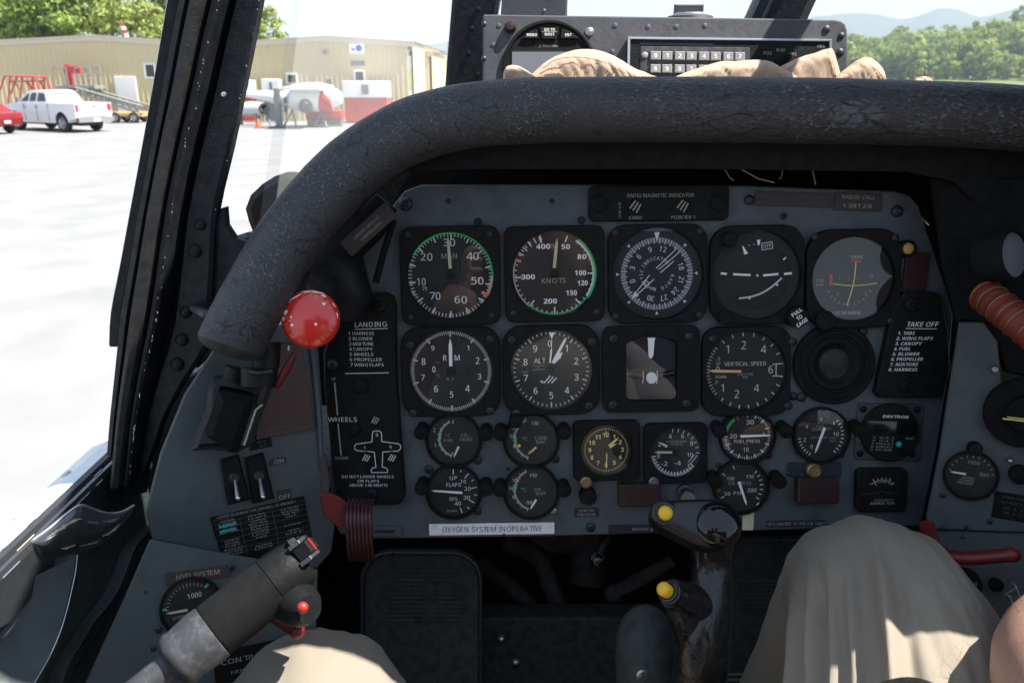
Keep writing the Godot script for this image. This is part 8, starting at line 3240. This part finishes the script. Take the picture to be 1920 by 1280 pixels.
func pilot() -> void:
	var root := thing("person", "seated person in khaki trousers, both knees raised below the panel", "person", Transform3D())
	var nz := FastNoiseLite.new()
	nz.seed = 77
	nz.frequency = 0.9
	var tr := MB.new()
	# starboard leg: drawn in long pleats running from the inner knee down the thigh
	var rf := func(s: float, a: float) -> float:
		var w := smoothstep(0.53, 0.43, s) * clampf(s * 6.0, 0.0, 1.0)
		var inner := clampf(0.5 - 0.5 * cos(a - 0.4), 0.0, 1.0)
		var f := 0.0
		for q in [[1.95, 0.07, 0.0145], [2.27, 0.06, 0.0040], [2.47, 0.055, 0.0065], [2.72, 0.07, 0.0085], [3.1, 0.1, 0.009]]:
			var at: float = q[0] - (s - 0.42) * 1.1
			var d: float = wrapf(a - at, -PI, PI) / q[1]
			f += q[2] * exp(-d * d) - q[2] * 0.25 * exp(-(d + 2.0) * (d + 2.0))
		return f * w + nz.get_noise_2d(s * 6.0, cos(a) * 2.0) * 0.004 + nz.get_noise_2d(s * 3.0 + 9.0, sin(a) * 1.2) * 0.004 + inner * 0.0
	var leg_r := limb(tr, [R(0.20, -0.66, 0.02), R(0.225, -0.545, -0.18), R(0.250, -0.448, -0.36), R(0.264, -0.385, -0.46), R(0.272, -0.378, -0.53), R(0.275, -0.45, -0.585), R(0.268, -0.59, -0.63), R(0.25, -0.80, -0.72)], [0.094, 0.088, 0.079, 0.071, 0.063, 0.060, 0.060, 0.056], rf, 240, 18)
	var lf := func(s: float, a: float) -> float:
		return nz.get_noise_2d(s * 5.0 + 30.0, cos(a) * 2.0) * 0.005 + nz.get_noise_2d(s * 9.0 + 50.0, sin(a) * 2.0) * 0.002
	var leg_l := limb(tr, [R(-0.02, -0.69, 0.02), R(-0.075, -0.612, -0.18), R(-0.12, -0.515, -0.36), R(-0.14, -0.468, -0.45), R(-0.148, -0.471, -0.505), R(-0.15, -0.54, -0.55), R(-0.145, -0.66, -0.59), R(-0.14, -0.84, -0.68)], [0.098, 0.092, 0.084, 0.077, 0.072, 0.068, 0.066, 0.060], lf)
	var cloth := part(tr, "trousers", M.khaki, root)
	# felled side seams with their rows of stitches
	for sm_ in [[leg_r, 0.98], [leg_l, 0.12]]:
		var lr: Array = sm_[0]
		var line := []
		for i in range(int(lr.size() * 0.12), int(lr.size() * 0.62)):
			var ring: Array = lr[i]
			line.push_back(ring[int(sm_[1] * ring.size()) % ring.size()])
		var sb := MB.new()
		sb.tube(line, 0.0013, 8)
		var seam := part(sb, "side_seam", M.khaki, cloth)
	var plain := func(s: float, a: float) -> float: return nz.get_noise_2d(s * 7.0, a) * 0.006
	var sh := MB.new()
	limb(sh, [R(0.09, -0.72, 0.10), R(0.09, -0.55, 0.17), R(0.08, -0.36, 0.21), R(0.07, -0.20, 0.24), R(0.07, -0.12, 0.25)], [0.16, 0.165, 0.175, 0.165, 0.075], plain, 48, 8)
	limb(sh, [R(-0.12, -0.22, 0.25), R(-0.04, -0.17, 0.25), R(0.07, -0.15, 0.25), R(0.18, -0.17, 0.25), R(0.26, -0.22, 0.25)], [0.06, 0.075, 0.085, 0.075, 0.06], plain, 32, 8)
	limb(sh, [R(0.22, -0.22, 0.24), R(0.32, -0.32, 0.16), R(0.40, -0.42, 0.06)], [0.075, 0.062, 0.055], plain, 32, 8)
	limb(sh, [R(-0.08, -0.22, 0.24), R(-0.18, -0.34, 0.18), R(-0.24, -0.42, 0.12)], [0.075, 0.062, 0.055], plain, 32, 8)
	part(sh, "shirt", M.shirt, root)
	var bd := MB.new()
	var sm := func(_s: float, _a: float) -> float: return 0.0
	limb(bd, [R(0.07, -0.20, 0.25), R(0.07, -0.10, 0.24), R(0.07, -0.02, 0.23)], [0.062, 0.056, 0.056], sm, 24, 6)
	bd.ball(R(0.07, 0.05, 0.22), Vector3(0.075, 0.115, 0.095), 16, 24)
	bd.ball(R(0.07, 0.03, 0.12), Vector3(0.014, 0.02, 0.02), 8, 10)
	bd.ball(R(0.0, 0.04, 0.23), Vector3(0.012, 0.03, 0.02), 8, 10)
	bd.ball(R(0.14, 0.04, 0.23), Vector3(0.012, 0.03, 0.02), 8, 10)
	# starboard forearm, wrist and hand resting beside the knee
	var elbow := R(0.42, -0.44, 0.03)
	var mid := dep(2014, 1310, 0.44)
	var wrist := dep(2072, 1150, 0.50)
	limb(bd, [R(0.40, -0.42, 0.06), elbow, elbow.lerp(mid, 0.6), mid, wrist, dep(2090, 1120, 0.52)], [0.045, 0.046, 0.045, 0.037, 0.029, 0.027], sm, 32, 8)
	limb(bd, [dep(2088, 1130, 0.515), dep(2100, 1090, 0.53), dep(2106, 1050, 0.54)], [0.028, 0.034, 0.026], sm, 24, 6)
	for k in 4:
		var x := 2076.0 + k * 19.0
		limb(bd, [dep(x, 1060, 0.538), dep(x + 2, 1015, 0.55), dep(x + 3, 990 + absf(k - 1.4) * 6, 0.556), dep(x + 4, 980 + absf(k - 1.4) * 8, 0.572)], [0.0095, 0.009, 0.0085, 0.007], sm, 14, 5)
	limb(bd, [dep(2070, 1100, 0.52), dep(2050, 1070, 0.525), dep(2046, 1040, 0.535)], [0.011, 0.0095, 0.008], sm, 14, 5)
	# port forearm bent up to the camera
	limb(bd, [R(-0.24, -0.42, 0.12), R(-0.26, -0.38, 0.08), R(-0.20, -0.26, 0.05), R(-0.13, -0.14, 0.04)], [0.046, 0.046, 0.038, 0.028], sm, 24, 6)
	limb(bd, [R(-0.13, -0.14, 0.04), R(-0.10, -0.09, 0.04), R(-0.085, -0.05, 0.045)], [0.028, 0.036, 0.026], sm, 20, 6)
	for k in 4:
		limb(bd, [R(-0.09 + k * 0.004, -0.06 + k * 0.016, 0.05), R(-0.075, -0.035 + k * 0.018, 0.055), R(-0.055, -0.03 + k * 0.018, 0.065)], [0.009, 0.0085, 0.007], sm, 12, 5)
	limb(bd, [R(-0.10, -0.11, 0.045), R(-0.075, -0.10, 0.05), R(-0.055, -0.09, 0.055)], [0.011, 0.010, 0.008], sm, 12, 5)
	part(bd, "body", M.skin, root)
	var hm := MB.new()
	hm.ball(R(0.07, 0.085, 0.245), Vector3(0.08, 0.095, 0.092), 12, 20)
	part(hm, "hair", M.hair, root)
	# hairs on the forearm
	var hr := RandomNumberGenerator.new()
	hr.seed = 6
	var tuft := MB.new()
	for k in 220:
		var t := hr.randf()
		var c := mid.lerp(wrist, t)
		var ax := (wrist - mid).normalized()
		var out := (Vector3(hr.randf_range(-1.0, 0.2), hr.randf_range(0.0, 1.0), hr.randf_range(-0.2, 0.8))).normalized()
		out = (out - ax * out.dot(ax)).normalized()
		var r := lerpf(0.037, 0.029, t)
		var p := c + out * r
		var g := (out * 0.28 + ax * hr.randf_range(0.4, 1.2) + Vector3(hr.randfn(), hr.randfn(), hr.randfn()) * 0.25).normalized()
		var kink := Vector3(hr.randfn(), hr.randfn(), hr.randfn()) * 0.004
		tuft.tube([p - out * 0.002, p + g * 0.010 + kink, p + g * 0.020 - kink, p + g * 0.028 + Vector3(0, -0.004, 0)], [0.00014, 0.00013, 0.0001, 0.00004], 4, false, false)
	# dark strap end across the lit thigh
	var sp := thing("neck_strap", "black strap looping over the sunlit thigh", "strap", Transform3D())
	var smb := MB.new()
	smb.tube(curve([dep(1632, 1306, 0.41), dep(1660, 1288, 0.41), dep(1702, 1279, 0.41), dep(1742, 1287, 0.41), dep(1768, 1306, 0.41)], 6), 0.0026, 12)
	part(smb, "webbing", M.matte, sp)
	var o := part(tuft, "arm_hair", M.hair, root)
	o.set_meta("kind", "stuff")
